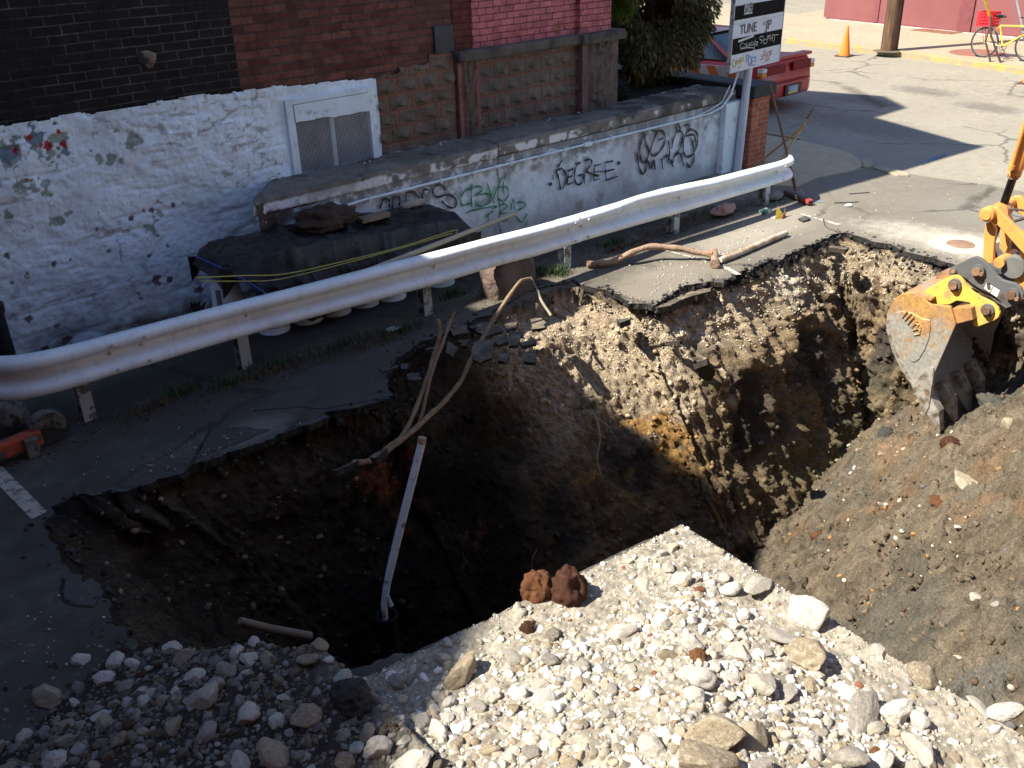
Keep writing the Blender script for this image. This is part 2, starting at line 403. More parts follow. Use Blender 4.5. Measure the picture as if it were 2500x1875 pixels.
# ---- asphalt lot and street as one cut sheet round the pit
outer = [(-60,-60),(140,-60),(140,140),(-60,140)]
def cut_sheet(name, outer, holes, z, mat, lip=None):
    pts = []; edges = []
    for loop in [outer]+holes:
        b = len(pts); pts += [Vector((p[0], p[1])) for p in loop]; m = len(loop)
        edges += [(b+i, b+(i+1) % m) for i in range(m)]
    vo, eo, fo, ov, oe, of = delaunay_2d_cdt(pts, edges, [], 0, 1e-6)
    hp = [np.array(h) for h in holes]; op = np.array(outer)
    def inside(P, q):
        x_, y_ = q; c_ = False; n = len(P); j = n-1
        X = P[:, 0]; Y = P[:, 1]; Xj = np.roll(X, 1); Yj = np.roll(Y, 1)
        m = ((Y > y_) != (Yj > y_)) & (x_ < (Xj-X)*(y_-Y)/(Yj-Y+1e-12)+X)
        return m.sum() % 2 == 1
    V = [(v.x, v.y, z) for v in vo]; F = []
    for f in fo:
        cxy = sum((vo[i] for i in f), Vector((0, 0)))/len(f)
        if inside(op, cxy) and not any(inside(h, cxy) for h in hp): F.append(tuple(f))
    me = D.meshes.new(name); 
    if lip:
        for h in holes:
            b = len(V); m = len(h); V += [(p[0], p[1], z) for p in h]
            V += [(p[0], p[1], z-lip) for p in h]
            F += [(b+i, b+(i+1) % m, b+m+(i+1) % m, b+m+i) for i in range(m)]
    me.from_pydata(V, [], F); me.update()
    return link(name, me, mat, centre=False)
lotpoly = [(-8,-8),(13.1,-8),(13.25,2),(13.35,5.0),(13.2,6.1),(13.15,6.7),(12.8,6.76),(12.16,6.93),(11.56,6.9),(11.2,7.35),(11.2,8.2),(-8,9.0)]
rimL = [tuple(p) for p in rim]

def ground_mat(name, base, blobs=(), speck=.5, cracks=1.0, rough=.85, crk=.55, worn=None):  # worn also carries shade painted in at low x
    t = NT(name); p = t.pos
    n1 = t.noise(p, .8, 6, .6); n2 = t.noise(p, 6, 6, .7); n3 = t.noise(p, 140, 3, .6)
    c = t.ramp(n1, [(.25, sc(base, .78)), (.55, base), (.8, sc(base, 1.22))])
    c = t.mix(.55, c, t.ramp(n2, [(.25, sc(base, .7)), (.75, sc(base, 1.3))]))
    if worn: c = t.mix(t.math('MULTIPLY', t.ramp(t.math('ADD', t.math('MULTIPLY', t.sep(p)[0], .1), t.math('MULTIPLY', n2, .06)), [(.92, 1.0), (1.0, 0.0)]), .8), c, t.mix(1.0, (.108, .098, .080), t.ramp(t.noise(p, 2.3, 8, .7), [(.3, .7), (.5, 1.0), (.7, 1.5)]), 'MULTIPLY'))
    if worn: c = t.mix(t.math('MULTIPLY', t.ramp(t.math('ADD', t.math('MULTIPLY', t.sep(p)[0], .1), t.math('MULTIPLY', n2, .06)), [(worn[0], 1.0), (worn[1], 0.0)]), .93), c, t.mix(1.0, worn[2], t.ramp(t.noise(p, 1.7, 8, .7), [(.3, .55), (.5, 1.0), (.7, 1.9)]), 'MULTIPLY'))  # left side: shade painted into the asphalt colour, not wear
    for (bx, by, r, ang, el, bc, k) in blobs:
        v = t.vmath('SUBTRACT', p, (bx, by, 0)); s_ = t.sep(v); ca, sa = math.cos(R(ang)), math.sin(R(ang))
        u_ = t.math('ADD', t.math('MULTIPLY', s_[0], ca/el), t.math('MULTIPLY', s_[1], sa/el))
        w_ = t.math('ADD', t.math('MULTIPLY', s_[0], -sa), t.math('MULTIPLY', s_[1], ca))
        d = t.vmath('LENGTH', t.comb(u_, w_, 0.0), (0, 0, 0))
        d = t.math('ADD', d, t.math('MULTIPLY', t.math('SUBTRACT', n2, .5), r*1.3))
        c = t.mix(t.math('MULTIPLY', t.ramp(t.math('DIVIDE', d, r), [(.45, 1.0), (1.0, 0.0)]), k), c, bc)
    c = t.mix(1.0, c, t.ramp(n3, [(.25, 1-speck), (.75, 1+speck*.9)]), 'MULTIPLY')
    wn = t.noise(p, 3, 4, .6, col=True); pv = t.vmath('ADD', p, t.vmath('MULTIPLY', wn, (.35, .35, 0)))
    e = t.vor(pv, .42, 'DISTANCE_TO_EDGE'); ck = t.ramp(e, [(.004, 1.0), (.016, 0.0)])
    ck = t.math('MULTIPLY', ck, t.ramp(t.noise(p, .55, 3), [(.44, 0.0), (.58, 1.0)]))
    c = t.mix(t.math('MULTIPLY', ck, cracks*crk), c, (.012, .011, .010))
    b = t.bump(n3, .35, .004); b = t.bump(t.math('MULTIPLY', ck, -1.0), .6, .01, b); b = t.bump(n2, .25, .012, b)
    return t.done(c, rough, b, spec=.25)
pale = (.42, .38, .31); tan = (.40, .34, .26)
M_LOT = ground_mat('lot_asphalt', (.18, .162, .133), [
    (10.75, 4.0, .55, 93, 3.2, (.40,.37,.31), .85), (10.5, 2.6, .8, 80, 2.5, (.46,.43,.37), .8), (9.9, 6.2, .5, 0, 2.5, (.33,.30,.25), .5), (9.0, 6.15, .35, -5, 2.4, pale, .55),
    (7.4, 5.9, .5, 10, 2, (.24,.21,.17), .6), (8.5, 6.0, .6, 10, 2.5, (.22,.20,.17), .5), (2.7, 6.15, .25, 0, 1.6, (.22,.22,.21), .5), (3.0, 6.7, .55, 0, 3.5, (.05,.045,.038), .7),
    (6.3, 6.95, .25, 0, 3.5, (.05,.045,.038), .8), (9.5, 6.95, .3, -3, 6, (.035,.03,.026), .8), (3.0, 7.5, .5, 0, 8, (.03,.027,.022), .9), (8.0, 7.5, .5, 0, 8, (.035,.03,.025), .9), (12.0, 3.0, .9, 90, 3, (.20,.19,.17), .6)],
    speck=.35, worn=(.50, .68, (.066, .060, .049)))  # last colour paints the shade of the lot's left side
M_STREET = ground_mat('street_asphalt', (.27, .245, .195), [
    (19.5, 9.0, .5, 80, 1.8, (.15,.14,.12), .8), (18.6, 7.3, .5, 70, 1.6, (.14,.13,.11), .8), (17.8, 9.5, .5, 90, 2.0, (.16,.14,.12), .7), (20.5, 4.5, 1.2, 90, 3.5, (.15,.14,.12), .7),
    (15.8, 8.2, .8, 80, 2.2, (.15,.14,.125), .6), (18.5, 5.0, .8, 60, 3, (.27,.25,.21), .7), (16, 4, 1.0, 90, 4, (.26,.245,.20), .7)], speck=.28, crk=.5)
M_WALK = ground_mat('sidewalk_concrete', (.33, .285, .205), [(26, 10.5, .8, 100, 2, (.36,.24,.15), .6)], speck=.2, cracks=.25, crk=.35)
M_WALK2 = ground_mat('near_sidewalk_concrete', (.42, .34, .23), [], speck=.15, cracks=.3, crk=.35)
M_PSIDE = simple('plate_edge', (.05, .043, .036), .95, var=.4, scale=20, bump=.8, bd=.02, bs=45, coord='pos', spec=.1)
M_BRINK = simple('asphalt_edge', (.030, .029, .029), .9, var=.5, scale=20, bump=.8, bd=.02, bs=45, coord='pos', spec=.2)
base = cut_sheet('street', outer, [rimL], -.004, M_STREET); tag(base, kind='structure')
# keep the pit rim jagged and give the lot its broken black edge
lot = cut_sheet('parking_lot', lotpoly, [rimL], 0.0, M_LOT, lip=.062); tag(lot, kind='structure')
me = lot.data; me.materials.append(M_BRINK)
for p_ in me.polygons:
    if abs(p_.normal.z) < .5: p_.material_index = 1
# ------------------------------------------------------------ rocks
def ico(sub):
    bm = bmesh.new(); bmesh.ops.create_icosphere(bm, subdivisions=sub, radius=1)
    V = np.array([v.co[:] for v in bm.verts]); F = np.array([[v.index for v in f.verts] for f in bm.faces]); bm.free(); return V, F
ICO = {k: ico(k) for k in (1, 2, 3, 4)}
def rock_shape(seed, sub, ang=.6, rough=.05):
    V, F = ICO[sub]; r = np.random.default_rng(seed); P = V.copy()
    P = P*(1+.22*fbm(V, 1.1, 2, off=seed*3.1))[:, None]
    for k in range(int(5+17*ang)):
        n = r.normal(size=3); n /= np.linalg.norm(n); d = r.uniform(.55, .88) if ang > .3 else r.uniform(.72, .92)
        e = P@n; P = P-np.outer(np.maximum(e-d, 0)*.96, n)
    if sub > 2: P = P*(1+rough*fbm(V, 3.2, 4, off=seed)*2.2)[:, None]
    s = np.array([1, r.uniform(.7, .95), r.uniform(.5, .8)]); return P*s, F
def rotm(r):
    q = r.normal(size=4); q /= np.linalg.norm(q); w_, x_, y_, z_ = q
    return np.array([[1-2*(y_*y_+z_*z_), 2*(x_*y_-w_*z_), 2*(x_*z_+w_*y_)], [2*(x_*y_+w_*z_), 1-2*(x_*x_+z_*z_), 2*(y_*z_-w_*x_)], [2*(x_*z_-w_*y_), 2*(y_*z_+w_*x_), 1-2*(x_*x_+y_*y_)]])
def scatter(name, pts, rad, colors, mat, sub=1, nproto=14, ang=.6, seed=0, label=None, sink=.25, flat=.25, smooth=False):
    r = np.random.default_rng(seed); pr = [rock_shape(seed*50+k, sub, ang) for k in range(nproto)]
    VV = []; FF = []; CC = []; b = 0; nv = len(pr[0][0]); F0 = pr[0][1]
    for k in range(len(pts)):
        P = pr[r.integers(nproto)][0]@rotm(r).T if r.random() > flat else pr[r.integers(nproto)][0]@np.array([[math.cos(k), -math.sin(k), 0], [math.sin(k), math.cos(k), 0], [0, 0, 1]]).T
        P = P*rad[k]+pts[k]+np.array([0, 0, rad[k]*(.55-sink)])
        VV.append(P); FF.append(F0+b); b += nv
        CC.append(np.repeat(colors[k][None], nv, 0)*(1+.12*fbm(P, 12/max(rad[k]*20, .5), 2)[:, None]))
    me = npmesh(name, np.concatenate(VV), np.concatenate(FF), np.concatenate(CC))
    return tag(link(name, me, mat, smooth=smooth, centre=False), label, 'gravel' if 'gravel' in name else 'clods', kind='stuff')
t = NT('stone'); c = t.attr(); n = t.noise(t.pos, 55, 6, .7); n1 = t.noise(t.pos, 14, 4)
c = t.mix(1.0, c, t.ramp(n, [(.3, .72), (.5, 1.0), (.72, 1.22)]), 'MULTIPLY'); c = t.mix(1.0, c, t.ramp(n1, [(.3, .8), (.7, 1.12)]), 'MULTIPLY')
M_STONE = t.done(c, .9, t.bump(t.noise(t.pos, 80, 6, .75), .5, .006), spec=.2)
def stone_mat(name, cols, bs=30, bump=.6, dust=None, pit=0):
    t = NT(name); r_ = t.rand(); n = t.noise(t.obj, 9, 6, .65); n2 = t.noise(t.obj, 40, 6, .7)
    base = t.ramp(r_, [(i/(len(cols)-1) if len(cols) > 1 else 0, c) for i, c in enumerate(cols)])
    c = t.mix(1.0, base, t.ramp(n, [(.28, .66), (.5, 1.0), (.75, 1.22)]), 'MULTIPLY')
    c = t.mix(1.0, c, t.ramp(n2, [(.3, .8), (.7, 1.15)]), 'MULTIPLY')
    if dust:
        c = t.mix(t.ramp(t.noise(t.obj, 5, 6, .7), [(.48, 0.0), (.6, .85)]), c, dust)
    b = t.bump(n, .5, .03); b = t.bump(t.noise(t.obj, bs, 8, .75), bump, .012, b)
    if pit: b = t.bump(t.vor(t.obj, 35), .8, .02, b)
    return t.done(c, .92, b, spec=.2)
MS_PALE = stone_mat('pale_limestone', [(.56, .53, .47), (.66, .64, .60), (.46, .42, .36), (.60, .56, .50)], dust=(.43, .385, .31))
MS_TAN = stone_mat('tan_stone', [(.30, .24, .16), (.38, .32, .23), (.25, .20, .14), (.34, .28, .19)], dust=(.42, .375, .30))
MS_GREY = stone_mat('grey_stone', [(.26, .24, .22), (.36, .34, .31), (.20, .18, .15)], dust=(.42, .37, .29))
MS_RUST = stone_mat('rust_clod', [(.30, .13, .06), (.27, .12, .06), (.34, .16, .07)], pit=1, bump=1.0, bs=18)
MS_UMBER = stone_mat('red_brown_clod', [(.16, .07, .045), (.13, .06, .04)], pit=1, bump=1.0, bs=18)
MS_DARK = stone_mat('dark_clod', [(.07, .07, .068), (.10, .095, .085)], bump=1.0)

# gravel mound lying over the lot slab in front of the camera
def edge_d(x_, y_):
    """distance inside the slab edges"""
    a = 3.02-(np.asarray(x_)-4.12)*.135-np.asarray(y_); b = 4.12+(np.asarray(y_)-3.02)*.09-np.asarray(x_)
    lf = np.where(np.asarray(x_) < 1.9, 9.0, a)
    return np.minimum(np.where(np.asarray(x_) < 1.7, 1.6+0*a, a), b)
def Zg(x_, y_):
    x_ = np.asarray(x_, float); y_ = np.asarray(y_, float)
    d = edge_d(x_, y_); P = np.stack([x_, y_, 0*x_], -1)
    h = .34*sm(.12, 1.7, d)+.07*fbm(P, 1.3, 4)*sm(.1, .7, d)+.02*fbm(P, 7, 3)*sm(0, .3, d)
    lf = sm(4.45, 3.6, y_-.25*np.minimum(x_-1.0, 0)+.12*fbm(P, 2.2, 3))
    h = np.where(x_ < 1.7, .20*lf+.06*fbm(P, 1.4, 3)*lf-.012*(1-lf), h*sm(1.55, 1.9, x_)+(1-sm(1.55, 1.9, x_))*.2*lf)
    return h
def Zgf(x_, y_): return float(Zg(np.array([x_]), np.array([y_]))[0])
NX, NY = 260, 330
gx0 = np.linspace(-1.2, 4.2, NX); gy0 = np.linspace(-1.5, 4.7, NY); GX, GY = np.meshgrid(gx0, gy0, indexing='ij')
GZ = Zg(GX, GY)+.004
P3 = np.stack([GX, GY, GZ], -1)
GZ2 = GZ+.003+.006*fbm(P3, 22, 3)*sm(0, .2, edge_d(GX, GY))+.010*np.maximum(0, ridge(P3, 16, 2)-.1)*sm(.05, .4, edge_d(GX, GY))
rp = np.array(rim)
def in_poly(P, X_, Y_):
    c_ = np.zeros(X_.shape, bool); n = len(P)
    for i in range(n):
        a, b = P[i], P[i-1]
        c_ ^= ((a[1] > Y_) != (b[1] > Y_)) & (X_ < (b[0]-a[0])*(Y_-a[1])/(b[1]-a[1]+1e-12)+a[0])
    return c_
RC = np.array(rim[::4])
inpit = in_poly(RC, GX, GY)
GZ2 = np.where(GX > 1.75, np.maximum(GZ2, .004), GZ2)
keepv = (~inpit) & (edge_d(GX, GY) > .012) & (GZ2 > .001)
keep = keepv[:-1, :-1] & keepv[1:, :-1] & keepv[:-1, 1:] & keepv[1:, 1:]
n1 = fbm(P3, 2.2, 4)[..., None]; n2 = fbm(P3, 25, 3)[..., None]
n3 = fbm(P3, 70, 2)[..., None]
BC = np.array([.285, .255, .205])*(1+.25*n1+.5*n2+.6*n3)
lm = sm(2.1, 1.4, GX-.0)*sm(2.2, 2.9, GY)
BC = BC+(np.array([.035, .028, .022])*(1+.6*n2)-BC)*lm[..., None]  # left corner of the bed: shade painted into the colour
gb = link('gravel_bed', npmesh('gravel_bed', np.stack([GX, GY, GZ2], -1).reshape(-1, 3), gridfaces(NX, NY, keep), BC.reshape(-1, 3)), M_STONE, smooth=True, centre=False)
tag(gb, kind='structure')

def vis(P, mx=260, my=260):
    px, py, z_ = proj(P.T if False else P) if P.ndim == 1 else (None, None, None)
def projN(P):
    v = P-np.array(CAM); z_ = v@np.array(FW)
    return 1250+FPX*(v@np.array(RT))/z_, 937.5-FPX*(v@np.array(UP))/z_, z_
def cull(P, m=220):
    a, b, z_ = projN(P); return (a > -m) & (a < 2500+m) & (b > -m) & (b < 1875+m) & (z_ > .3)
r = np.random.default_rng(21)
def pal(n, r, kind='pale'):
    A = np.array([[.78,.75,.69],[.62,.57,.47],[.46,.38,.27],[.34,.27,.18],[.40,.38,.35],[.24,.10,.055],[.52,.46,.36]])
    p = {'pale': [.27,.24,.16,.07,.07,.01,.18], 'shade': [.10,.18,.22,.18,.14,.04,.14], 'dirt': [.05,.1,.25,.3,.15,.05,.1]}[kind]
    c = A[r.choice(7, n, p=p)]*np.array([.93, .95, 1.0]); return c*r.uniform(.60, 1.0, (n, 1))
def gpts(n, r):
    x_ = r.uniform(-1.0, 4.15, n); y_ = r.uniform(-1.2, 4.7, n)
    P = np.stack([x_, y_, np.zeros(n)], -1); m = cull(P) & (edge_d(x_, y_) > .01)
    m &= ~in_poly(RC, x_, y_)
    x_, y_ = x_[m], y_[m]; d = edge_d(x_, y_); lf = np.where(x_ < 1.7, sm(4.6, 3.9, y_), 1.0)
    P = np.stack([x_, y_, 0*x_], -1)
    dens = np.where(x_ < 1.7, lf, .16+.84*sm(.12, .62, d+.22*fbm(P, 1.8, 3)))
    return x_, y_, dens
def put_gravel(name, n, r0, r1, pw, sub, seed, label, shape=.6, dpow=1):
    r = np.random.default_rng(seed); x_, y_, dens = gpts(n, r); m = r.random(len(x_)) < dens**dpow; x_, y_ = x_[m], y_[m]
    rad = r0+(r1-r0)*r.random(len(x_))**pw
    rad *= 1
    m = edge_d(x_, y_) > rad*.6; x_, y_, rad = x_[m], y_[m], rad[m]
    ls = (x_ < 1.75) & (y_ > 2.2)
    c = pal(len(x_), r, 'pale'); c2 = pal(len(x_), r, 'shade'); c[ls] = c2[ls]*.42  # stones of the left corner dimmed, shade put into their colour
    P = np.stack([x_, y_, Zg(x_, y_)], -1)
    return scatter(name, P, rad, c, M_STONE, sub, 14, shape, seed, label)
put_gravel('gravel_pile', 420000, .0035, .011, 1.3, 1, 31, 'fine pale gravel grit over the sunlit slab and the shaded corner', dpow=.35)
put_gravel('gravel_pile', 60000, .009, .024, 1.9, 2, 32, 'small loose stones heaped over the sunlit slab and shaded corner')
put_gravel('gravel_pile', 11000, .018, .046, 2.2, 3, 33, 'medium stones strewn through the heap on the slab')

# individual stones: about 300 that show largest
PROTO = {}
def proto_rock(kind, k, ang=.6, sub=3):
    key = (kind, k)
    if key not in PROTO:
        P, F = clod_mesh(k) if kind in ('rust', 'umber', 'dark') else rock_shape(900+k*7+hash_(kind), sub, ang); me = npmesh('rock', P, F)
        me.materials.append({'pale': MS_PALE, 'tan': MS_TAN, 'grey': MS_GREY, 'rust': MS_RUST, 'umber': MS_UMBER, 'dark': MS_DARK}[kind])
        me.polygons.foreach_set('use_smooth', [True]*len(me.polygons)); PROTO[key] = me
    return PROTO[key]
def hash_(s): return sum(ord(c) for c in s) % 97
def clod_mesh(k):
    V, F = ICO[4]; P = V*(1+.35*fbm(V, 1.3, 3, off=k*5.3)+.30*ridge(V, 2.6, 4, off=k)+.06*fbm(V, 9, 3, off=k))[:, None]*.85
    return P, F
def rock(p, rad, kind, k, label, group=None, sc3=(1,1,1), rot=None, ang=.6, sink=.3, cat='rock', name='rock', sub=4):
    o = D.objects.new(name, proto_rock(kind, k, ang, sub)); COL.objects.link(o)
    rr = random.Random(int(abs(p[0]*7919+p[1]*104729)*100)+k)
    o.rotation_euler = rot if rot else (rr.uniform(-.5, .5), rr.uniform(-.5, .5), rr.uniform(0, 6.28))
    o.scale = [rad*s for s in sc3]; o.location = (p[0], p[1], p[2]+rad*(.6-sink))
    return tag(o, label, cat, group)
BIG = [(1965,1498,48,'pale',1,'round pale boulder with brown stains at the sunlit slab edge',.25,(1,1,1.2)),
 (1965,1592,60,'tan',2,'brown angular boulder just below the round pale boulder',.7,(1.15,.9,.9)),
 (1905,1550,40,'grey',3,'flat grey brown rock left of the brown angular boulder',.6,(1.2,.9,.5)),
 (1745,1790,66,'tan',4,'largest brown boulder at the bottom of the sunlit heap',.5,(1.1,1,1.2)),
 (1722,1860,62,'tan',5,'brown boulder cut by the bottom frame edge below the largest one',.5,(1.2,1,1)),
 (1832,1800,48,'tan',6,'dark brown boulder right of the largest brown boulder',.6,(1.1,.9,.9)),
 (1860,1870,36,'grey',7,'grey stone on the bottom edge beside the two brown boulders',.6,(1,1,.8)),
 (2250,1650,34,'tan',8,'round tan stone on the sunlit slab edge near the dirt slope',.3,(1,1,.9)),
 (2070,1690,36,'pale',9,'long cream slab of stone in the right half of the heap',.7,(1.5,.8,.8)),
 (2185,1735,44,'pale',10,'big white block casting a dark shadow, right half of heap',.8,(1.2,.9,1)),
 (2240,1765,28,'pale',11,'white wedge leaning against the right of the big white block',.8,(.8,.8,1.4)),
 (2130,1780,26,'pale',12,'egg shaped white stone on a grey slab in the heap',.2,(1,.8,.8)),
 (2100,1740,44,'grey',13,'large flat grey slab stone under the egg shaped white stone',.6,(1.6,1.1,.5)),
 (2245,1830,40,'pale',14,'white triangular boulder near the bottom right of the heap',.8,(1.2,.9,1)),
 (2070,1850,42,'grey',15,'sandy grey boulder on the bottom edge of the frame, right half',.5,(1,1,1)),
 (2140,1872,40,'pale',16,'pale boulder on the bottom frame edge right of the sandy grey one',.6,(1.3,1,.7)),
 (2450,1738,28,'pale',17,'smooth white stone on the far right slab edge',.3,(1.3,.9,.7)),
 (2385,1722,22,'pale',18,'small white oval stone near the far right slab edge',.3,(1.2,.9,.7)),
 (2145,1588,22,'pale',19,'bright white block alone on the small gravel by the slab edge',.8,(1.1,.9,.8)),
 (1990,1650,22,'pale',20,'pale cube shaped stone under the brown angular boulder',.6,(1,1,1)),
 (1900,1630,26,'pale',21,'white cube of stone with grey side left of centre right',.8,(1,1,1)),
 (1850,1665,50,'pale',22,'large flat cream rock in the middle of the right heap',.7,(1.3,.9,.6)),
 (1920,1690,34,'grey',23,'grey angular rock below the white cube of stone',.7,(1.2,.8,.6)),
 (1780,1655,24,'pale',24,'white rounded stone right of the small rusty clod',.4,(1,1,.8)),
 (1700,1650,44,'pale',25,'broad dusty cream rock below the small rusty clod',.5,(1,1,.7)),
 (1690,1572,32,'pale',26,'pale flat topped rock above the small rusty clod',.6,(1,1,.8)),
 (1850,1430,36,'pale',27,'long white stone lying near the slab corner edge',.6,(1.5,.9,.6)),
 (1660,1415,26,'pale',28,'snow white lumpy rock near the slab corner',.4,(1,1,1)),
 (1768,1412,17,'pale',29,'small white knob of stone with a sharp shadow near the slab corner',.3,(.9,.9,1)),
 (1570,1430,22,'pale',30,'cream lumpy stone left of the snow white lumpy rock',.4,(1,1,.8)),
 (1520,1540,36,'pale',31,'pale wedge shaped rock with a grey shaded side',.9,(1.2,.9,1.1)),
 (1605,1510,24,'pale',32,'white angular stone right of the pale wedge shaped rock',.8,(1.2,.8,.9)),
 (1130,1640,50,'tan',33,'large cream and tan boulder at the sun and shade border',.7,(1.25,.9,1)),
 (1085,1612,19,'pale',34,'smooth cream pebble leaning on the large border boulder',.1,(1,1,1)),
 (1092,1570,16,'pale',35,'pale upright stone on the slab edge above the border boulder',.4,(.9,.9,1.3)),
 (972,1665,26,'grey',36,'square grey block in the shade by the slab edge',.9,(1.1,.9,1)),
 (922,1825,34,'pale',37,'smooth cream egg shaped boulder near the bottom, left of heap',.25,(1,.95,1.1)),
 (872,1828,22,'pale',38,'dusty pale stone left of the smooth egg shaped boulder',.4,(1,1,.9)),
 (900,1790,28,'tan',39,'tan faceted rock behind the smooth egg shaped boulder',.7,(1.2,.9,.9)),
 (840,1862,34,'tan',40,'ochre rock on the bottom frame edge left of the cream stones',.7,(1.1,.9,.9)),
 (975,1768,24,'pale',41,'rough pale stone above the smooth egg shaped boulder',.5,(1,1,1)),
 (1070,1785,30,'pale',42,'white sloping stone in the lower left of the sunlit heap',.7,(1.3,.8,.9)),
 (1010,1862,38,'pale',43,'long pale rock on the bottom edge under the white sloping stone',.7,(1.5,.9,.8)),
 (1000,1660,16,'grey',44,'small grey stone in the shade beside the square block',.5,(1,1,1)),
 (499,1703,40,'pale',45,'largest pale boulder in the shaded gravel at bottom left',.7,(1.1,1,.9)),
 (520,1678,26,'grey',46,'grey stone behind the largest pale shaded boulder',.6,(1.1,.8,1)),
 (475,1652,24,'pale',47,'pale round stone above the largest pale shaded boulder',.3,(1,1,.9)),
 (257,1655,23,'pale',48,'pale round stone in shade nearest the left pit rim',.3,(1,1,1)),
 (199,1612,19,'pale',49,'pale egg shaped stone at the shaded asphalt edge',.2,(1,1,1)),
 (120,1700,42,'tan',50,'dark brown wedge shaped rock in the shaded gravel',.9,(1.1,.9,.9)),
 (750,1752,38,'tan',51,'brown lump of earth at the shaded left of the heap',.5,(1,1,1)),
 (670,1840,42,'tan',52,'brown boulder near the bottom edge in the shade',.4,(1.1,1,.8)),
 (135,1862,28,'pale',53,'pale stone with a dark hollow on the bottom frame edge at left',.5,(1,1,.9)),
 (560,1632,26,'grey',54,'flat grey stone in shade near the pit rim',.6,(1.3,.9,.7)),
 (425,1775,26,'tan',55,'brown block in the middle of the shaded gravel',.8,(1.2,.9,.8)),
 (345,1690,18,'pale',56,'pale square pebble in the middle of the shaded gravel',.8,(1.2,.9,1)),
 (250,1745,22,'pale',57,'pale flat stone in shade below the round pale one',.5,(1.1,.9,.6)),
 (60,1800,20,'pale',58,'pale round stone by the left frame edge in shade',.2,(1,1,1)),
 (590,1870,26,'pale',59,'pale stone with pink paint on the bottom frame edge',.2,(1.4,.9,.8))]
bigpos = []
for a in BIG:
    px, py, rp_, kind, k, lab, ang, s3 = a
    p = ON(px, py+rp_*.35, Zgf); dist = (p-CAM).length; rad = rp_*dist/FPX*1.08
    bigpos.append((p.x, p.y, rad)); rock(p, rad, kind, k, lab, None, s3, ang=ang, sink=.22)
for px, py, rp_, kind, k, lab, s3 in [(1312,1435,37,'rust',70,'orange rust coloured clod on the slab edge',(1.02,.9,1.15)), (1388,1440,44,'umber',71,'tall red brown clod beside the orange clod on the slab edge',(.98,.88,1.3)),
      (1287,1533,17,'umber',72,'small brown clod below the orange and red brown clods',(1,1,1)), (1702,1602,22,'rust',73,'small rusty clod in the middle of the sunlit stones',(1.1,.9,.8)),
      (860,1700,44,'dark',74,'dark earth lump in the shade at the pit rim',(1.2,1,.9)), (2130,1848,20,'rust',75,'long rusty stone chip near the bottom right boulders',(1.4,.6,.4))]:
    p = ON(px, py+rp_*.4, Zgf); rad = rp_*(p-CAM).length/FPX*1.1; bigpos.append((p.x, p.y, rad))
    rock(p, rad, kind, k, lab, None, s3, rot=(0.1, .1, k*1.3), ang=.5, sink=.2, cat='clod', name='clod')
r = np.random.default_rng(77); cnt = 0; bp = np.array([(b[0], b[1], b[2]) for b in bigpos])
while cnt < 200:
    x_, y_, dens = gpts(40, r)
    for a, b, d in zip(x_, y_, dens):
        if r.random() > d*d or cnt >= 200: continue
        rad = .032+.045*r.random()**2.2
        if (np.hypot(bp[:, 0]-a, bp[:, 1]-b) < bp[:, 2]+rad*.8).any() or edge_d(a, b) < rad: continue
        bp = np.vstack([bp, [a, b, rad]]); z_ = Zgf(a, b); sh = a < 1.75 and b > 2.3
        kind = r.choice(['pale', 'tan', 'grey'], p=[.35, .4, .25] if sh else [.55, .25, .2])
        nm = {'pale': 'pale whitish', 'tan': 'tan brown', 'grey': 'dusty grey'}[kind]
        if sh: lab, gr = nm+' stone among the shaded gravel at bottom left', nm+' stones in the shaded gravel'
        else: lab, gr = nm+' stone lying loose in the sunlit gravel heap', nm+' stones in the sunlit gravel heap'
        rock(Vector((a, b, z_)), rad, kind, int(r.integers(8)), lab, gr, (1, 1, r.uniform(.7, 1)), ang=float(r.uniform(.2, .8)), sink=.2); cnt += 1

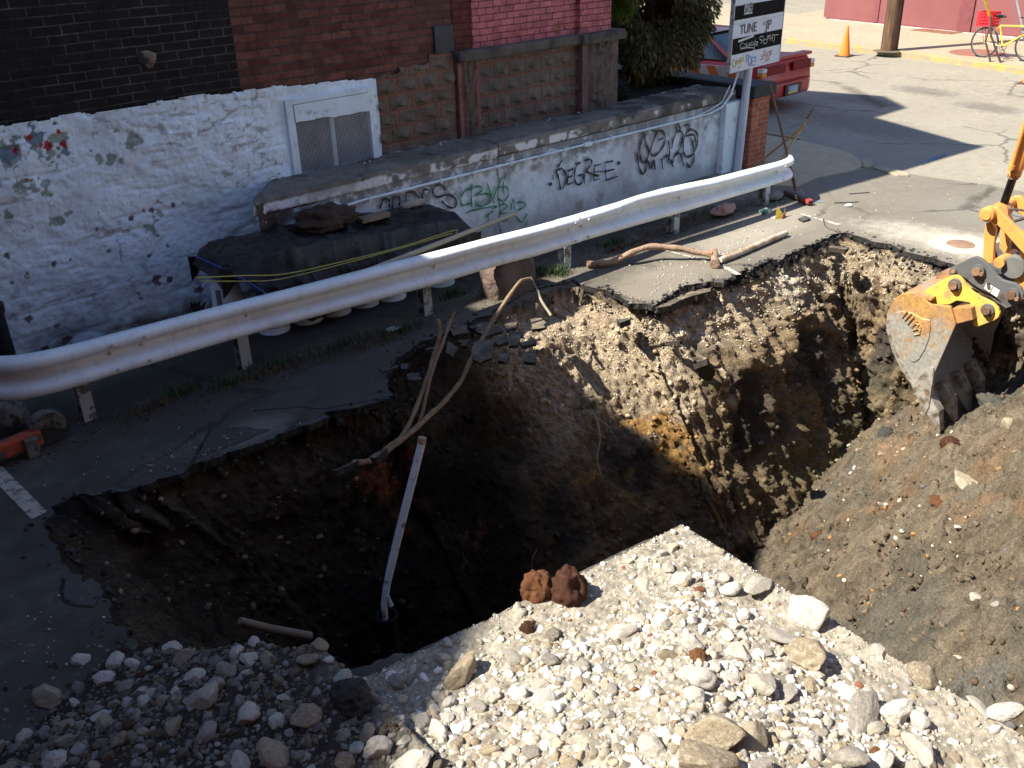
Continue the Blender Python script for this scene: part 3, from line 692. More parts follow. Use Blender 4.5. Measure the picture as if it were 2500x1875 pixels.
# spoil slope clods and stones
r = np.random.default_rng(5); n = 15000
x_ = r.uniform(4.1, 10, n); y_ = r.uniform(-.8, 5.0, n); zz = spoil(x_, y_)+.16*fbm(np.stack([x_, y_, spoil(x_, y_)], -1), 1.1, 4)
P = np.stack([x_, y_, zz], -1); m = cull(P); P = P[m]
rad = .005+.034*r.random(len(P))**3.5
c = np.array([.115, .085, .056])*r.uniform(.6, 1.4, (len(P), 1)); q = r.random(len(P)); c[q < .05] = (.46, .41, .33); c[(q > .10) & (q < .16)] = (.30, .17, .07); c[(q > .16) & (q < .22)] = (.12, .12, .12)
scatter('earth_clods', P, rad, c, M_STONE, 1, 10, .4, 61, 'small crumbs of earth and stone on the sunlit spoil slope', smooth=True)
SPL = [(2365,1190,44,'tan',80,'large flat ochre rock half buried in the spoil slope',(1.1,.8,.5)),(1910,1232,26,'dark',81,'dark grey clod at the foot of the spoil slope',(1,.9,.9)),(1995,1110,20,'dark',82,'dark grey clod at the top of the pebble trail',(1,.9,.9)),
 (2105,1008,18,'tan',83,'tan block against the pit wall above the spoil',(1.1,.8,.9)),(2075,1060,16,'pale',84,'white and pink stone on the upper spoil slope',(1.1,.8,.8)),(2165,1068,20,'dark',85,'dark clod in the middle of the spoil below the bucket',(1,1,.8)),
 (2290,1232,19,'rust',86,'orange brown stone below left of the flat ochre rock',(1.1,.9,.7)),(1998,1312,13,'rust',87,'bright orange clod low on the spoil slope',(1.2,.9,.8)),(2450,1110,13,'pale',88,'white stone high on the right of the spoil slope',(1,.9,.8)),
 (2480,1110,18,'tan',89,'tan clod right of the high white stone',(1,.9,.7)),(2340,1290,13,'pale',90,'pale stone in the middle of the spoil slope',(1,.9,.8)),(2010,1120,13,'tan',91,'tan pebble beside the dark clod of the pebble trail',(1,1,1)),
 (2385,1465,18,'pale',92,'pale pink stone on the right of the sandy slope',(1,1,1)),(2430,1480,18,'grey',93,'grey stone right of the pale pink one',(1,1,.7)),(2485,1648,6,'pale',94,'tiny white stone on sand at the right frame edge',(1,1,1)),
 (1952,1203,10,'pale',95,'bright white oval pebble at the foot of the pebble trail',(1.2,.9,.7)),(2104,1145,8,'pale',96,'white chip in the middle of the spoil slope',(1.2,.9,.7)),(2150,1230,9,'pale',97,'lower white chip on the spoil slope',(1.2,.7,.7)),
 (2320,1090,22,'umber',98,'brown clod right under the bucket teeth',(1,1,.8)),(2420,990,24,'dark',99,'dark heap of clods beside the farthest bucket tooth',(1.5,.9,.8)),(2460,1040,22,'tan',79,'brown clod on the slope right of the teeth',(.8,1,1)),(2250,980,14,'tan',78,'tan pebble left of the nearest bucket tooth',(1.2,1,.8))]
for px, py, rp_, kind, k, lab, s3 in SPL:
    p = ON(px, py, SP); rad = rp_*(p-CAM).length/FPX*1.1
    rock(p, rad, kind, k, lab, None, s3, ang=.6, sink=.45)
for k in range(60):
    px, py = [(1930+r.normal(0, 18), 1200+r.normal(0, 25)), (2000+r.normal(0, 28), 1110+r.normal(0, 32)), (2060+r.normal(0, 30), 1120+r.normal(0, 30)), (2170+r.normal(0, 22), 1105+r.normal(0, 12))][k % 4]
    p = ON(px, py, SP); rock(p, r.uniform(.022, .05), 'tan' if k % 3 else 'pale', int(r.integers(8)), 'tan pebble in the pebble trail down the spoil slope', 'pebbles trailing down the spoil slope', sink=.35, sub=2, ang=.3)

# crumbled black asphalt along the broken rim
r = np.random.default_rng(19); RR = np.array([p for p in rim if p[1] > 3.5 and p[0] > 1]); i = r.integers(len(RR), size=2600); P = np.zeros((2600, 3)); P[:, :2] = RR[i]
w_ = np.where(P[:, 0] > 6.8, 1.0, .35); kk = r.random(2600) < w_; P = P[kk]; cen_ = np.array([5.5, 4.4]); dv_ = cen_-P[:, :2]; dv_ /= np.linalg.norm(dv_, axis=1)[:, None]
off_ = r.normal(.04, .09, len(P)); P[:, :2] += dv_*off_[:, None]; P[:, 2] = np.where(off_ > 0, -r.random(len(P))*.16*np.minimum(1, off_/.05), 0)
n = len(P); scatter('asphalt_crumbs', P, .005+.034*r.random(n)**3.2, np.array([.030, .029, .030])*r.uniform(.6, 2.2, (n, 1)), M_STONE, 1, 10, .8, 91, 'black asphalt crumbs along the broken rim of the pit', sink=.5)
# clods hanging on the pit wall and pale grit in the base course
NR = np.where(~near)[0]
def wallpts(n, zr, xr, seed, w=None):
    r = np.random.default_rng(seed); i = r.choice(NR, n); j = r.integers(2, nt-2, n); P = PVd[i, j]+r.normal(0, .006, (n, 3)); 
    m = (P[:, 2] < zr[0]) & (P[:, 2] > zr[1]) & (P[:, 0] > xr[0]) & (P[:, 0] < xr[1]); return P[m], C[i, j][m], r
P, cc, r = wallpts(90000, (-.09, -.62), (4.6, 10.2), 3); g = (cc[:, 0] > .2); P, cc = P[g], cc[g]; n = len(P)
c = np.array([.60, .54, .44])*r.uniform(.6, 1.25, (n, 1)); scatter('gravel_base', P, .005+.011*r.random(n)**2, c, M_STONE, 1, 8, .6, 71, 'crushed pale stone base exposed in the pit wall under the asphalt')
P, cc, r = wallpts(9000, (-.5, -1.2), (5.1, 7.0), 4); g = (cc[:, 0] > .2); P, cc = P[g], cc[g]; n = len(P)
c = np.array([.60, .54, .44])*r.uniform(.5, 1.2, (n, 1)); scatter('gravel_base', P, .005+.012*r.random(n)**2, c, M_STONE, 1, 8, .6, 72, 'pale grit spilled down the sunlit slope under the asphalt tongue')
P, cc, r = wallpts(11000, (-.15, -2.9), (3.2, 10.2), 6); n = len(P)
scatter('earth_clods', P, .008+.045*r.random(n)**3, cc*r.uniform(.8, 1.25, (n, 1)), M_STONE, 1, 10, .4, 73, 'crumbling clods of earth clinging to the pit wall', sink=.55, smooth=True)
P, cc, r = wallpts(6000, (-.05, -2.9), (0.9, 3.4), 8); n = len(P)
scatter('earth_clods', P, .006+.04*r.random(n)**3, cc*r.uniform(.8, 5.0, (n, 1))**1.0, M_STONE, 1, 10, .5, 74, 'rubble on the dark left bank of the pit', sink=.3, smooth=True)
# ------------------------------------------------------------ the house along the far side
WYP = 8.85
def brick_mat(name, c1, c2, mortar, bw=.245, bh=.0785, off=(0, 0), msize=.007, dirt=None, bumpk=.6, flake=None, mvar=None):
    t = NT(name); s_ = t.sep(t.pos)
    wob = t.noise(t.pos, 2.5, 3, .5, col=True); wv = t.sep(wob)
    u = t.math('ADD', s_[0], t.math('MULTIPLY', wv[0], .02)); v = t.math('ADD', s_[2], t.math('MULTIPLY', wv[1], .018))
    vec = t.comb(t.math('ADD', u, off[0]), t.math('ADD', v, off[1]), 0.0)
    n = t.N.new('ShaderNodeTexBrick'); t.put(n.inputs['Vector'], vec); n.inputs['Scale'].default_value = 1
    n.inputs['Brick Width'].default_value = bw; n.inputs['Row Height'].default_value = bh; n.inputs['Mortar Size'].default_value = msize
    n.inputs['Mortar Smooth'].default_value = .3; n.inputs['Bias'].default_value = -.1
    t.put(n.inputs['Color1'], c1); t.put(n.inputs['Color2'], c2); t.put(n.inputs['Mortar'], mortar)
    fac = n.outputs['Fac']; col = n.outputs['Color']
    nn = t.noise(t.pos, 9, 6, .65); nf = t.noise(t.pos, 60, 5, .7)
    if mvar is not None:   # mortar only visible here and there
        mm = t.ramp(t.noise(t.pos, 3.2, 5, .6), [(.38, 0.0), (.58, 1.0)])
        col = t.mix(t.math('MULTIPLY', fac, t.math('SUBTRACT', 1.0, mm)), col, mvar)
    col = t.mix(1.0, col, t.ramp(nn, [(.25, .5), (.5, 1.0), (.75, 1.55)]), 'MULTIPLY')
    col = t.mix(1.0, col, t.ramp(nf, [(.3, .8), (.7, 1.2)]), 'MULTIPLY')
    if dirt is not None: col = t.mix(t.ramp(t.noise(t.pos, 1.3, 6, .6), [(.45, 0.0), (.7, .7)]), col, dirt)
    if flake is not None: col = t.mix(t.ramp(t.noise(t.pos, 2.2, 8, .7), [(.60, 0.0), (.64, .9)]), col, flake)
    b = t.bump(t.math('SUBTRACT', 1.0, fac), bumpk, .012); b = t.bump(nn, .35, .012, b); b = t.bump(nf, .3, .003, b)
    return t.done(col, .8, b, spec=.25)
MB_BLACK = brick_mat('black_painted_brick', (.010, .010, .011), (.018, .010, .008), (.075, .07, .062), mvar=(.02, .018, .017), off=(.06, .018))
MB_RED = brick_mat('worn_red_brick', (.095, .026, .018), (.19, .075, .05), (.085, .06, .046), off=(.1, .018), dirt=(.085, .045, .033), mvar=(.06, .03, .022), msize=.009, bumpk=.9)
MB_DKRED = brick_mat('dark_red_brick', (.10, .022, .018), (.13, .030, .022), (.05, .016, .014), bw=.22, bh=.0735)
MB_PINK = brick_mat('pink_painted_brick', (.42, .12, .13), (.46, .14, .15), (.15, .035, .03), bw=.215, bh=.0735, msize=.007, flake=(.22, .07, .045), bumpk=.4, off=(0, .01))
MB_PILLAR = brick_mat('orange_brick', (.33, .085, .04), (.38, .115, .06), (.30, .22, .18), bw=.2, bh=.0735)

house = thing('brick_house', (4, WYP, 0), 'old brick house with white painted base, brown stone panels and pink painted bay', 'house')
ROOF = [(9.75, 7.75), (6.05, 6.5), (4.0, 6.1), (2.9, 5.4), (1.15, 5.5), (.36, 6.2), (-.32, 7.2), (-1.06, 8.5), (-1.5, 9.2), (-2.1, 10.1), (-9.95, 16.2), (-14, 19.5)]
def roofz(x_):
    for (a, za), (b, zb) in zip(ROOF, ROOF[1:]):
        if b <= x_ <= a: return zb+(za-zb)*(x_-b)/(a-b)
def wall_prism(x0, x1, z0, yf=WYP, depth=5):
    pts = [(x0, z0), (x1, z0), (x1, roofz(x1))]+[(a, z_) for a, z_ in ROOF if x0 < a < x1]+[(x0, roofz(x0))]
    return [(a, yf, z_) for a, z_ in pts]
tag(MB().prism(wall_prism(-14, 4.43, -.2), (0, 5.5, 0)).build('brick_wall', MB_BLACK, house), 'black painted brickwork with pale mortar lines')
tag(MB().prism(wall_prism(4.43, 7.12, -.2), (0, 5.5, 0)).build('brick_wall', MB_RED, house), 'worn unpainted red brickwork')
tag(MB().prism(wall_prism(7.12, 7.40, 2.1, WYP-.012), (0, 5, 0)).build('brick_wall', MB_DKRED, house), 'narrow strip of dark red brick beside the pink bay')
tag(MB().prism(wall_prism(7.40, 9.70, 2.1, WYP-.02), (0, 5.5, 0)).build('brick_wall', MB_PINK, house), 'pink painted brick bay')
MB().box((9.12, WYP-.09, 2.1), (9.70, WYP-.02, 5.5)).build('pilaster', MB_PINK, house)
M_ROOF = simple('roof_felt', (.05, .05, .05), .9)
MB().prism([(9.7, 12.0, 6), (9.7, 12.2, 10.5), (9.7, 13.5, 11.6), (9.7, 15, 11), (9.7, 17, 10.6), (9.7, 17, 6)], (-6, 0, 0)).build('roof', M_ROOF, house)
MB().prism([(9.72, WYP, 7.6), (9.72, 12.4, 9.3), (9.72, 12.4, 6), (9.72, WYP, 6)], (-.3, 0, 0)).build('roof', M_ROOF, house)

# white painted rubble base, real relief and flaking paint
def on_wall(zx, zy, ox, oy, k=.31646, Y=WYP): return WY(ox+zx*k, oy+zy*k, Y)
NU, NV = 520, 200
ux = np.linspace(-.3, 6.0, NU); vz = np.linspace(-.02, 2.24, NV); UX, VZ = np.meshgrid(ux, vz, indexing='ij')
P3 = np.stack([UX, 0*UX, VZ], -1)
topz = np.interp(UX, [-.3, 1, 2.2, 3.25, 4.0, 4.2, 4.75, 5.98], [2.10, 2.09, 2.075, 2.065, 2.08, 2.05, 2.06, 1.985])+.035*fbm(np.stack([UX, 0*UX, 0*UX], -1), 3.5, 4)
th = .045+.035*fbm(P3, 1.6, 4)+.018*fbm(P3, 6, 4)+.006*fbm(P3, 25, 3)-.03*np.maximum(0, ridge(P3*np.array([.6, 1, 1.8]), 3.2, 3)-.45)
foot = sm(.35, .0, VZ); th = th+foot*.05*fbm(P3, 3, 3)+foot*.05
fr = np.maximum(np.abs(UX-5.4)-.56, np.abs(VZ-1.47)-.42); th = np.where(fr < .05, th*sm(-.0, .05, fr)+.035*(1-sm(0, .05, fr)), th)
right_fl = sm(4.6, 4.95, UX)*sm(1.0, 1.2, VZ); th = th*(1-right_fl*.4)
n1 = fbm(P3, 1.5, 4)[..., None]; n2 = fbm(P3, 8, 4)[..., None]; n3 = fbm(P3, 30, 3)[..., None]
WC = np.array([.78, .88, .95])*(1+.10*n1+.07*n2)
WC = WC+(np.array([.60, .50, .44])-WC)*np.clip(sm(.12, .5, fbm(P3*np.array([1, 1, 2.0]), 3.0, 5, off=4)[..., None])*.12, 0, 1)
spk = ridge(P3*np.array([.7, 1, 1.6]), 9, 3, off=2)
WC = WC+(np.array([.24, .20, .18])-WC)*(sm(.60, .72, spk)*sm(-.1, .3, fbm(P3, 2.0, 3, off=9)))[..., None]*.6
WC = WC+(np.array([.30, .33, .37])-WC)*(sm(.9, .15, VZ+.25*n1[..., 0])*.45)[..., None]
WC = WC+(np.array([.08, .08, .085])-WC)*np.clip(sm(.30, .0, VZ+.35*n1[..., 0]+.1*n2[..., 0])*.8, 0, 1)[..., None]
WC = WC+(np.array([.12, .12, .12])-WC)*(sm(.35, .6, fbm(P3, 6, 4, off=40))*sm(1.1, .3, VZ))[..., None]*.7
def wpatch(zx, zy, rr, c, oy=0, ox=0, soft=.7, edge=.5):
    global WC, th
    p = on_wall(zx, zy, ox, oy); rr = rr*(.55 if sum(c) < .4 else .9); d = np.hypot(UX-p.x, (VZ-p.z))+rr*edge*2.0*fbm(P3, 9, 4, off=2)+rr*1.0*fbm(P3, 28, 2)
    m = sm(rr, rr*(1-.12), d); WC = WC+(np.array(c)*(1+.25*n2)-WC)*m[..., None]; th = th-.006*m
GRN = (.30, .36, .32); BLU = (.18, .24, .30); RED_ = (.38, .03, .04); DKB = (.15, .12, .12)
for a in [(70,1170,.115,GRN),(40,1190,.06,BLU),(110,1150,.02,RED_),(255,1050,.075,BLU),(215,1045,.03,RED_),(420,1060,.075,GRN),(435,1010,.028,RED_),(370,1200,.095,GRN),(480,1180,.085,BLU),(355,1120,.05,RED_),
          (480,1120,.035,RED_),(440,1200,.05,GRN),(400,950,.04,DKB),(880,1010,.04,GRN),(1010,1070,.06,GRN),(1060,1085,.03,GRN),(755,1225,.045,GRN),(840,1225,.05,GRN),(915,1235,.03,GRN),(690,1160,.025,DKB),
          (180,1395,.03,RED_),(150,1435,.07,GRN),(230,1440,.06,GRN),(350,1420,.06,GRN),(350,1490,.06,GRN),(285,1370,.025,DKB),(1820,990,.035,DKB),(1550,1000,.02,DKB),(1800,1140,.03,(.5,.40,.34))]: wpatch(*a)
for a in [(40,395,.05,GRN),(420,430,.055,GRN),(465,450,.03,GRN),(515,385,.03,GRN),(740,375,.022,DKB),(735,500,.028,DKB),(1165,480,.07,GRN),(1220,385,.035,GRN),(1090,360,.03,DKB),(1160,355,.03,DKB),(1400,300,.045,DKB),(1330,320,.04,DKB),
          (1215,290,.03,(.4,.3,.24)),(1010,410,.05,DKB),(405,770,.045,DKB),(185,860,.04,GRN),(85,905,.04,DKB),(45,705,.04,DKB),(530,735,.025,DKB),(825,670,.025,BLU),(1135,700,.035,DKB),(1270,620,.04,DKB),(1190,890,.07,DKB),(1290,880,.05,DKB),
          (1060,1010,.055,(.2,.2,.21)),(1510,950,.08,DKB),(1500,1110,.12,(.03,.03,.03)),(490,1350,.07,(.08,.06,.05)),(330,1430,.06,(.04,.04,.04)),(205,1190,.05,DKB),(420,1245,.045,DKB)]: wpatch(a[0], a[1], a[2], a[3], oy=400)
kv = (VZ < topz) & ~((np.abs(UX-5.4) < .50) & (VZ > 1.09) & (VZ < 1.87))
keep = kv[:-1, :-1] & kv[1:, :-1] & kv[:-1, 1:] & kv[1:, 1:]
t = NT('peeling_white_paint'); c = t.attr(); n = t.noise(t.pos, 45, 6, .7)
b = t.bump(t.noise(t.pos, 14, 8, .7), .5, .03); b = t.bump(n, .4, .006, b)
M_PLASTER = t.done(t.mix(1.0, c, t.ramp(n, [(.3, .86), (.7, 1.1)]), 'MULTIPLY'), .75, b, spec=.3)
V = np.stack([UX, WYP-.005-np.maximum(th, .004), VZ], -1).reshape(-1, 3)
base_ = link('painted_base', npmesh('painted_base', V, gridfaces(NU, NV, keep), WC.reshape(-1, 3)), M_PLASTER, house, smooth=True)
tag(base_, 'white painted rough base with flaking green and red spots')

# basement window
M_WHITE = simple('weathered_white_paint', (.70, .79, .84), .6, var=.10, scale=5, bump=.4, bd=.006, bs=25, dirt=(.32, .29, .27), dscale=7, dpos=(.58, .72))
wy = WYP-.06
win = MB(); 
for a, b in (((4.86, 1.05), (4.945, 1.90)), ((5.865, 1.05), (5.945, 1.90)), ((4.945, 1.05), (5.865, 1.115)), ((4.945, 1.845), (5.865, 1.90))):
    win.box((a[0], wy, a[1]), (b[0], WYP+.06, b[1]))
win.box((5.365, wy+.015, 1.115), (5.415, WYP+.03, 1.68))
wf = tag(win.build('window', M_WHITE, house, bevel=.005), 'white framed basement window behind wire mesh')
hp_ = MB(); nz_ = 14
for i in range(nz_):
    x0 = 4.945+i*.92/nz_; x1 = x0+.92/nz_; zb = 1.655+.004*math.sin(i*1.7)+(.015 if i < 7 else -.0)
    hp_.add([(x0, wy-.012-.006*math.sin(i), zb), (x1, wy-.012-.006*math.sin(i+1), 1.655+.004*math.sin((i+1)*1.7)+(.015 if i+1 < 7 else 0)), (x1, wy-.006, 1.843), (x0, wy-.006, 1.843)], [(0, 1, 2, 3)])
hp_.build('window_panel', M_WHITE, wf, smooth=True)
M_MESHW = simple('galvanised_wire', (.48, .51, .55), .6, .2)
mw = MB(); st = .0165; x_ = 4.945; k = 0
while x_ < 5.865:
    mw.bar((x_, wy+.004, 1.115), (x_, wy+.004, 1.70), .0028); x_ += st
z_ = 1.12
while z_ < 1.70:
    mw.bar((4.945, wy+.002, z_), (5.865, wy+.002, z_), .0028); z_ += st
mw.build('wire_mesh', M_MESHW, wf)
t = NT('dusty_glass'); n = t.noise(t.pos, 5, 5, .6)
M_DGLASS = t.done(t.ramp(n, [(.3, (.012, .014, .018)), (.6, (.03, .034, .042)), (.75, (.08, .085, .10))]), .3, None, spec=.5)
MB().box((4.93, WYP-.004, 1.1), (5.88, WYP+.01, 1.86)).build('window_pane', M_DGLASS, wf)

# rock faced stone panels with painted joints
def stone_panel(name, x0, x1, z0, z1, yf, joint, c1, c2, label, bw=.245, bh=.185, seed=0, keepf=None, boss=.030):
    nu, nv = int((x1-x0)/.0085)+2, int((z1-z0)/.0085)+2
    a = np.linspace(x0, x1, nu); b = np.linspace(z0, z1, nv); A, B = np.meshgrid(a, b, indexing='ij'); Pq = np.stack([A, 0*A, B], -1)
    row = np.floor((B-z0)/bh); cu = (B-z0)/bh-row; xx = (A-x0)/bw+(row % 2)*.5+.1*np.sin(row*3+seed); colm = np.floor(xx); cv = xx-colm
    ej = np.minimum(np.minimum(cu, 1-cu)*bh, np.minimum(cv, 1-cv)*bw); jm = sm(.012, .006, ej+.003*fbm(Pq, 30, 2))
    rr = np.hypot((cv-.5)*1.15, (cu-.45)*1.3)
    bo = np.exp(-(rr/.26)**2)*(.6+.8*np.abs(np.sin(row*7.3+colm*3.1+seed)))
    lip = np.exp(-((cu-.33-.08*np.sin(cv*6))/.05)**2)*np.exp(-((cv-.5)/.2)**2)
    hgt = .01+bo*boss*(1+.6*fbm(Pq, 9, 3))+lip*.018+.006*fbm(Pq, 18, 3)-.008*jm
    n_ = fbm(Pq, 5, 4, off=seed)[..., None]; nf_ = fbm(Pq, 35, 3)[..., None]
    Cc = np.array(c1)*(1+.45*n_+.3*nf_); Cc = Cc+(np.array(c2)-Cc)*sm(.05, .5, fbm(Pq, 2.2, 4, off=seed+5)[..., None])*.8
    Cc = Cc+(np.array(joint)*(1+.3*nf_)-Cc)*(jm*sm(-.45, .0, fbm(Pq, 4, 3, off=seed+8)+.25))[..., None]
    Cc = Cc*(1-.45*sm(.25, 0, B-z0)[..., None]*.6)
    kp = None
    if keepf is not None:
        kk = keepf(A, B); kp = kk[:-1, :-1] & kk[1:, :-1] & kk[:-1, 1:] & kk[1:, 1:]
    return tag(link(name, npmesh(name, np.stack([A, yf-hgt, B], -1).reshape(-1, 3), gridfaces(nu, nv, kp), Cc.reshape(-1, 3)), M_PLASTER, house, smooth=True), label)
stone_panel('stone_panel', 5.99, 7.10, 1.06, 2.20, WYP-.012, (.26, .085, .06), (.15, .107, .078), (.105, .082, .064), 'rough brown stone blocks with red joints beside the window', bw=.30, bh=.175, seed=1,
    keepf=lambda A, B: B < 1.995+.0*A+np.where(A > 6.32, .05, 0)+np.where(A > 6.75, .09, 0)+.008*np.sin(A*30))
MB().box((6.84, WYP-.035, 2.13), (7.11, WYP, 2.42)).build('slate_block', simple('slate', (.04, .037, .043), .7, var=.3, scale=4, bump=.5), house, bevel=.006)
by = WYP-.03
stone_panel('stone_panel', 7.44, 9.12, 1.0, 2.02, by-.0, (.20, .07, .055), (.13, .10, .078), (.08, .07, .062), 'brown rock faced stone panel under the pink bay', bw=.262, bh=.188, seed=3, boss=.03)
def pil(x0, x1, yf, seed, c1, lab):
    nu, nv = int((x1-x0)/.01)+2, 105; a = np.linspace(x0, x1, nu); b = np.linspace(.95, 2.02, nv); A, B = np.meshgrid(a, b, indexing='ij'); Pq = np.stack([A, 0*A, B], -1)
    q = (A-x0)/(x1-x0); inn = sm(.16, .24, q)*sm(.84, .76, q)
    Pw = Pq.copy(); Pw[..., 2] += .1*np.sin(q*5); rg = ridge(Pw*np.array([1, 1, .8]), 6, 2, off=seed)
    hgt = .01+inn*(.02+.05*np.maximum(0, rg))+.004*fbm(Pq, 25, 3)
    n_ = fbm(Pq, 5, 4, off=seed)[..., None]
    Cc = np.array(c1)*(1+.3*n_); Cc = Cc+(np.array([.10, .075, .06])-Cc)*(inn*.85)[..., None]; Cc = Cc*(1+.3*fbm(Pq, 30, 2)[..., None])
    Cc = Cc+(np.array([.06, .05, .05])-Cc)*sm(.1, .5, fbm(Pq*np.array([4, 1, .6]), 2, 4, off=9)[..., None])*.6
    MB().box((x0, yf+.002, .95), (x1, WYP+.02, 2.02)).build('pilaster', MS_PIL, house)
    return tag(link('pilaster', npmesh('pilaster', np.stack([A, yf-hgt, B], -1).reshape(-1, 3), gridfaces(nu, nv), Cc.reshape(-1, 3)), M_PLASTER, house, smooth=True), lab)
MS_PIL = simple('pinkish_cement', (.17, .085, .07), .85, var=.3, bump=.4, bd=.01, bs=20, coord='pos')
pil(7.12, 7.44, WYP-.06, 2, (.24, .10, .078), 'pinkish carved pilaster left of the stone panel')
pil(9.12, 9.80, WYP-.13, 6, (.15, .095, .082), 'broad weathered corner pilaster')
ledge = MB(); 
pts = [(7.10, WYP-.14), (9.07, WYP-.14), (9.07, WYP-.22), (9.87, WYP-.22), (9.87, WYP+.3), (7.10, WYP+.3)]
ledge.prism([(a, b, 2.0) for a, b in pts], (0, 0, .125))
M_LEDGE = simple('weathered_brownstone', (.10, .08, .063), .9, var=.4, scale=4, bump=.7, bd=.02, bs=16, coord='pos', dirt=(.04, .036, .034))
ledge.build('ledge', M_LEDGE, house, bevel=.03, seg=3)
# loose patch in the black brick
pp = on_wall(1130, 460, 0, 0); pm = MB()
P_, F_ = rock_shape(5, 3, .2); pm.add([(pp.x+v[0]*.10, WYP-.002+v[1]*.03, pp.z+v[2]*.13) for v in P_], F_.tolist()); pm.build('mortar_patch', simple('pale_mortar', (.20, .15, .10), .9, var=.4, bump=.8, bd=.02, dirt=(.02, .02, .02), dpos=(.45, .55), dscale=8), house, smooth=True)
# cast iron downpipe at the far left
dp = MB(); a = WY(14, 640, 8.72); dp.tube([(1.70, 8.62, 0), (1.70, 8.62, .62)], .075, 14).tube([(1.70, 8.62, .58), (1.70, 8.62, .66)], .092, 14).tube([(1.70, 8.66, .6), (1.70, 8.66, 3.0)], .05, 12)
tag(dp.build('downpipe', simple('black_iron', (.018, .017, .018), .5, .3), None, smooth=True), 'black iron downpipe against the white wall at the left edge', 'pipe')

# ------------------------------------------------------------ white garden retaining wall with graffiti
RY = 8.2
rw = thing('retaining_wall', (8, RY, 0), 'long white garden wall covered in mould stains and graffiti', 'wall')
NU, NV = 640, 105
ux = np.linspace(4.08, 11.62, NU); vz = np.linspace(-.03, 1.0, NV); UX, VZ = np.meshgrid(ux, vz, indexing='ij'); P3 = np.stack([UX, 0*UX, VZ], -1)
th = .006*fbm(P3, 3, 4)+.004*fbm(P3, 12, 3)+np.where(UX < 4.72, .05, 0)*sm(4.76, 4.68, UX)
n1 = fbm(P3, 1.5, 4)[..., None]; n2 = fbm(P3, 8, 4)[..., None]; n3 = fbm(P3, 26, 3)[..., None]
WC = np.array([.74, .80, .84])*(1+.12*n1+.10*n2); WC = WC+(np.array([.52, .46, .46])-WC)*sm(0, .5, fbm(P3, 2.6, 4, off=3)[..., None])*.6
stre = fbm(P3*np.array([1, 1, .16]), 9, 4, off=5); speck = fbm(P3, 14, 4, off=12)
mould = sm(.55, 1.0, VZ+.22*n1[..., 0]+.25*stre)*sm(-.35, .25, speck+.35*sm(.75, 1.0, VZ)+.25*sm(7.5, 9.5, UX)*sm(.6, .95, VZ))
WC = WC+(np.array([.055, .048, .040])-WC)*(np.clip(mould, 0, 1)*.75)[..., None]
WC = WC+(np.array([.2, .19, .2])-WC)*(sm(.25, .55, fbm(P3, 5, 5, off=30))*.5)[..., None]
WC = WC+(np.array([.20, .19, .19])-WC)*(sm(.35, .05, VZ+.2*n1[..., 0])*.55)[..., None]
fl = sm(4.62, 4.2, UX+.25*n1[..., 0])*sm(-.12, .06, fbm(P3*np.array([1.5, 1, .6]), 3, 5, off=15)+.28*sm(.7, 1.0, VZ)+.10*sm(4.3, 4.1, UX))
WC = WC+(np.array([.10, .07, .055])*(1+.3*n2)-WC)*fl[..., None]; th = th-.012*fl
crk = np.abs(UX-7.17-.012*np.sin(VZ*20)) < .007; WC[crk] = (.03, .02, .02)
V = np.stack([UX, RY-th, VZ], -1).reshape(-1, 3)
tag(link('wall_face', npmesh('wall_face', V, gridfaces(NU, NV), WC.reshape(-1, 3)), M_PLASTER, rw, smooth=True), 'stained white face')
MB().prism([(4.16, RY+.02, -.05), (11.6, RY+.02, -.05), (11.6, RY+.33, -.05), (4.45, RY+.33, -.05)], (0, 0, 1.045)).build('wall_core', MS_PIL, rw)
bl = MB().prism([(4.06, RY-.04, -.03), (4.14, RY-.04, -.03), (4.74, WYP-.03, -.03), (4.66, WYP-.03, -.03)], (0, 0, 1.15)).build('wall_end', simple('peeling_end', (.80, .82, .84), .8, var=.2, bump=.8, bd=.02, bs=12, dirt=(.10, .07, .055), dscale=5, dpos=(.48, .52), coord='pos'), rw)
# coping
nu, nv = 560, 90; a = np.linspace(4.02, 11.75, nu); prof = [(RY-.012, 1.0), (RY-.028, 1.015), (RY-.03, 1.125), (RY-.012, 1.15), (RY+.1, 1.155), (RY+.35, 1.15), (WYP+.0, 1.135)]
pl = np.cumsum([0]+[math.dist(prof[i], prof[i+1]) for i in range(len(prof)-1)]); tt = np.linspace(0, pl[-1], nv)
py_ = np.interp(tt, pl, [q[0] for q in prof]); pz_ = np.interp(tt, pl, [q[1] for q in prof])
A, K = np.meshgrid(a, np.arange(nv), indexing='ij'); Y_ = py_[K]; Z_ = pz_[K]; P3 = np.stack([A, Y_, Z_], -1)
ns = fbm(P3, 4, 4); nf_ = fbm(P3, 20, 3); rgh = 1-.7*sm(7.1, 7.3, A)*sm(10.9, 10.2, A)
A = np.maximum(A, 4.03+(Y_-8.17)*.9+.02*nf_); Y_ = Y_-(.006*nf_+.018*ns*rgh)*(Z_ < 1.14); Z_ = Z_+.012*nf_*rgh+.012*ns*rgh; Z_ = Z_+np.interp(A, [4, 7.1, 7.2, 12], [0, 0, .012, .012])
n1 = fbm(P3, 2, 4)[..., None]; n2 = fbm(P3, 11, 4)[..., None]
CC = np.array([.19, .17, .145])*(1+.35*n2+.3*n1)
front = sm(1.12, 1.09, pz_[K]); CC = CC+(np.array([.72, .72, .74])-CC)*(front*sm(-.22, .08, fbm(P3, 7, 4, off=6)+.15*sm(7, 5, A)-.30*sm(8.2, 9.5, A)))[..., None]
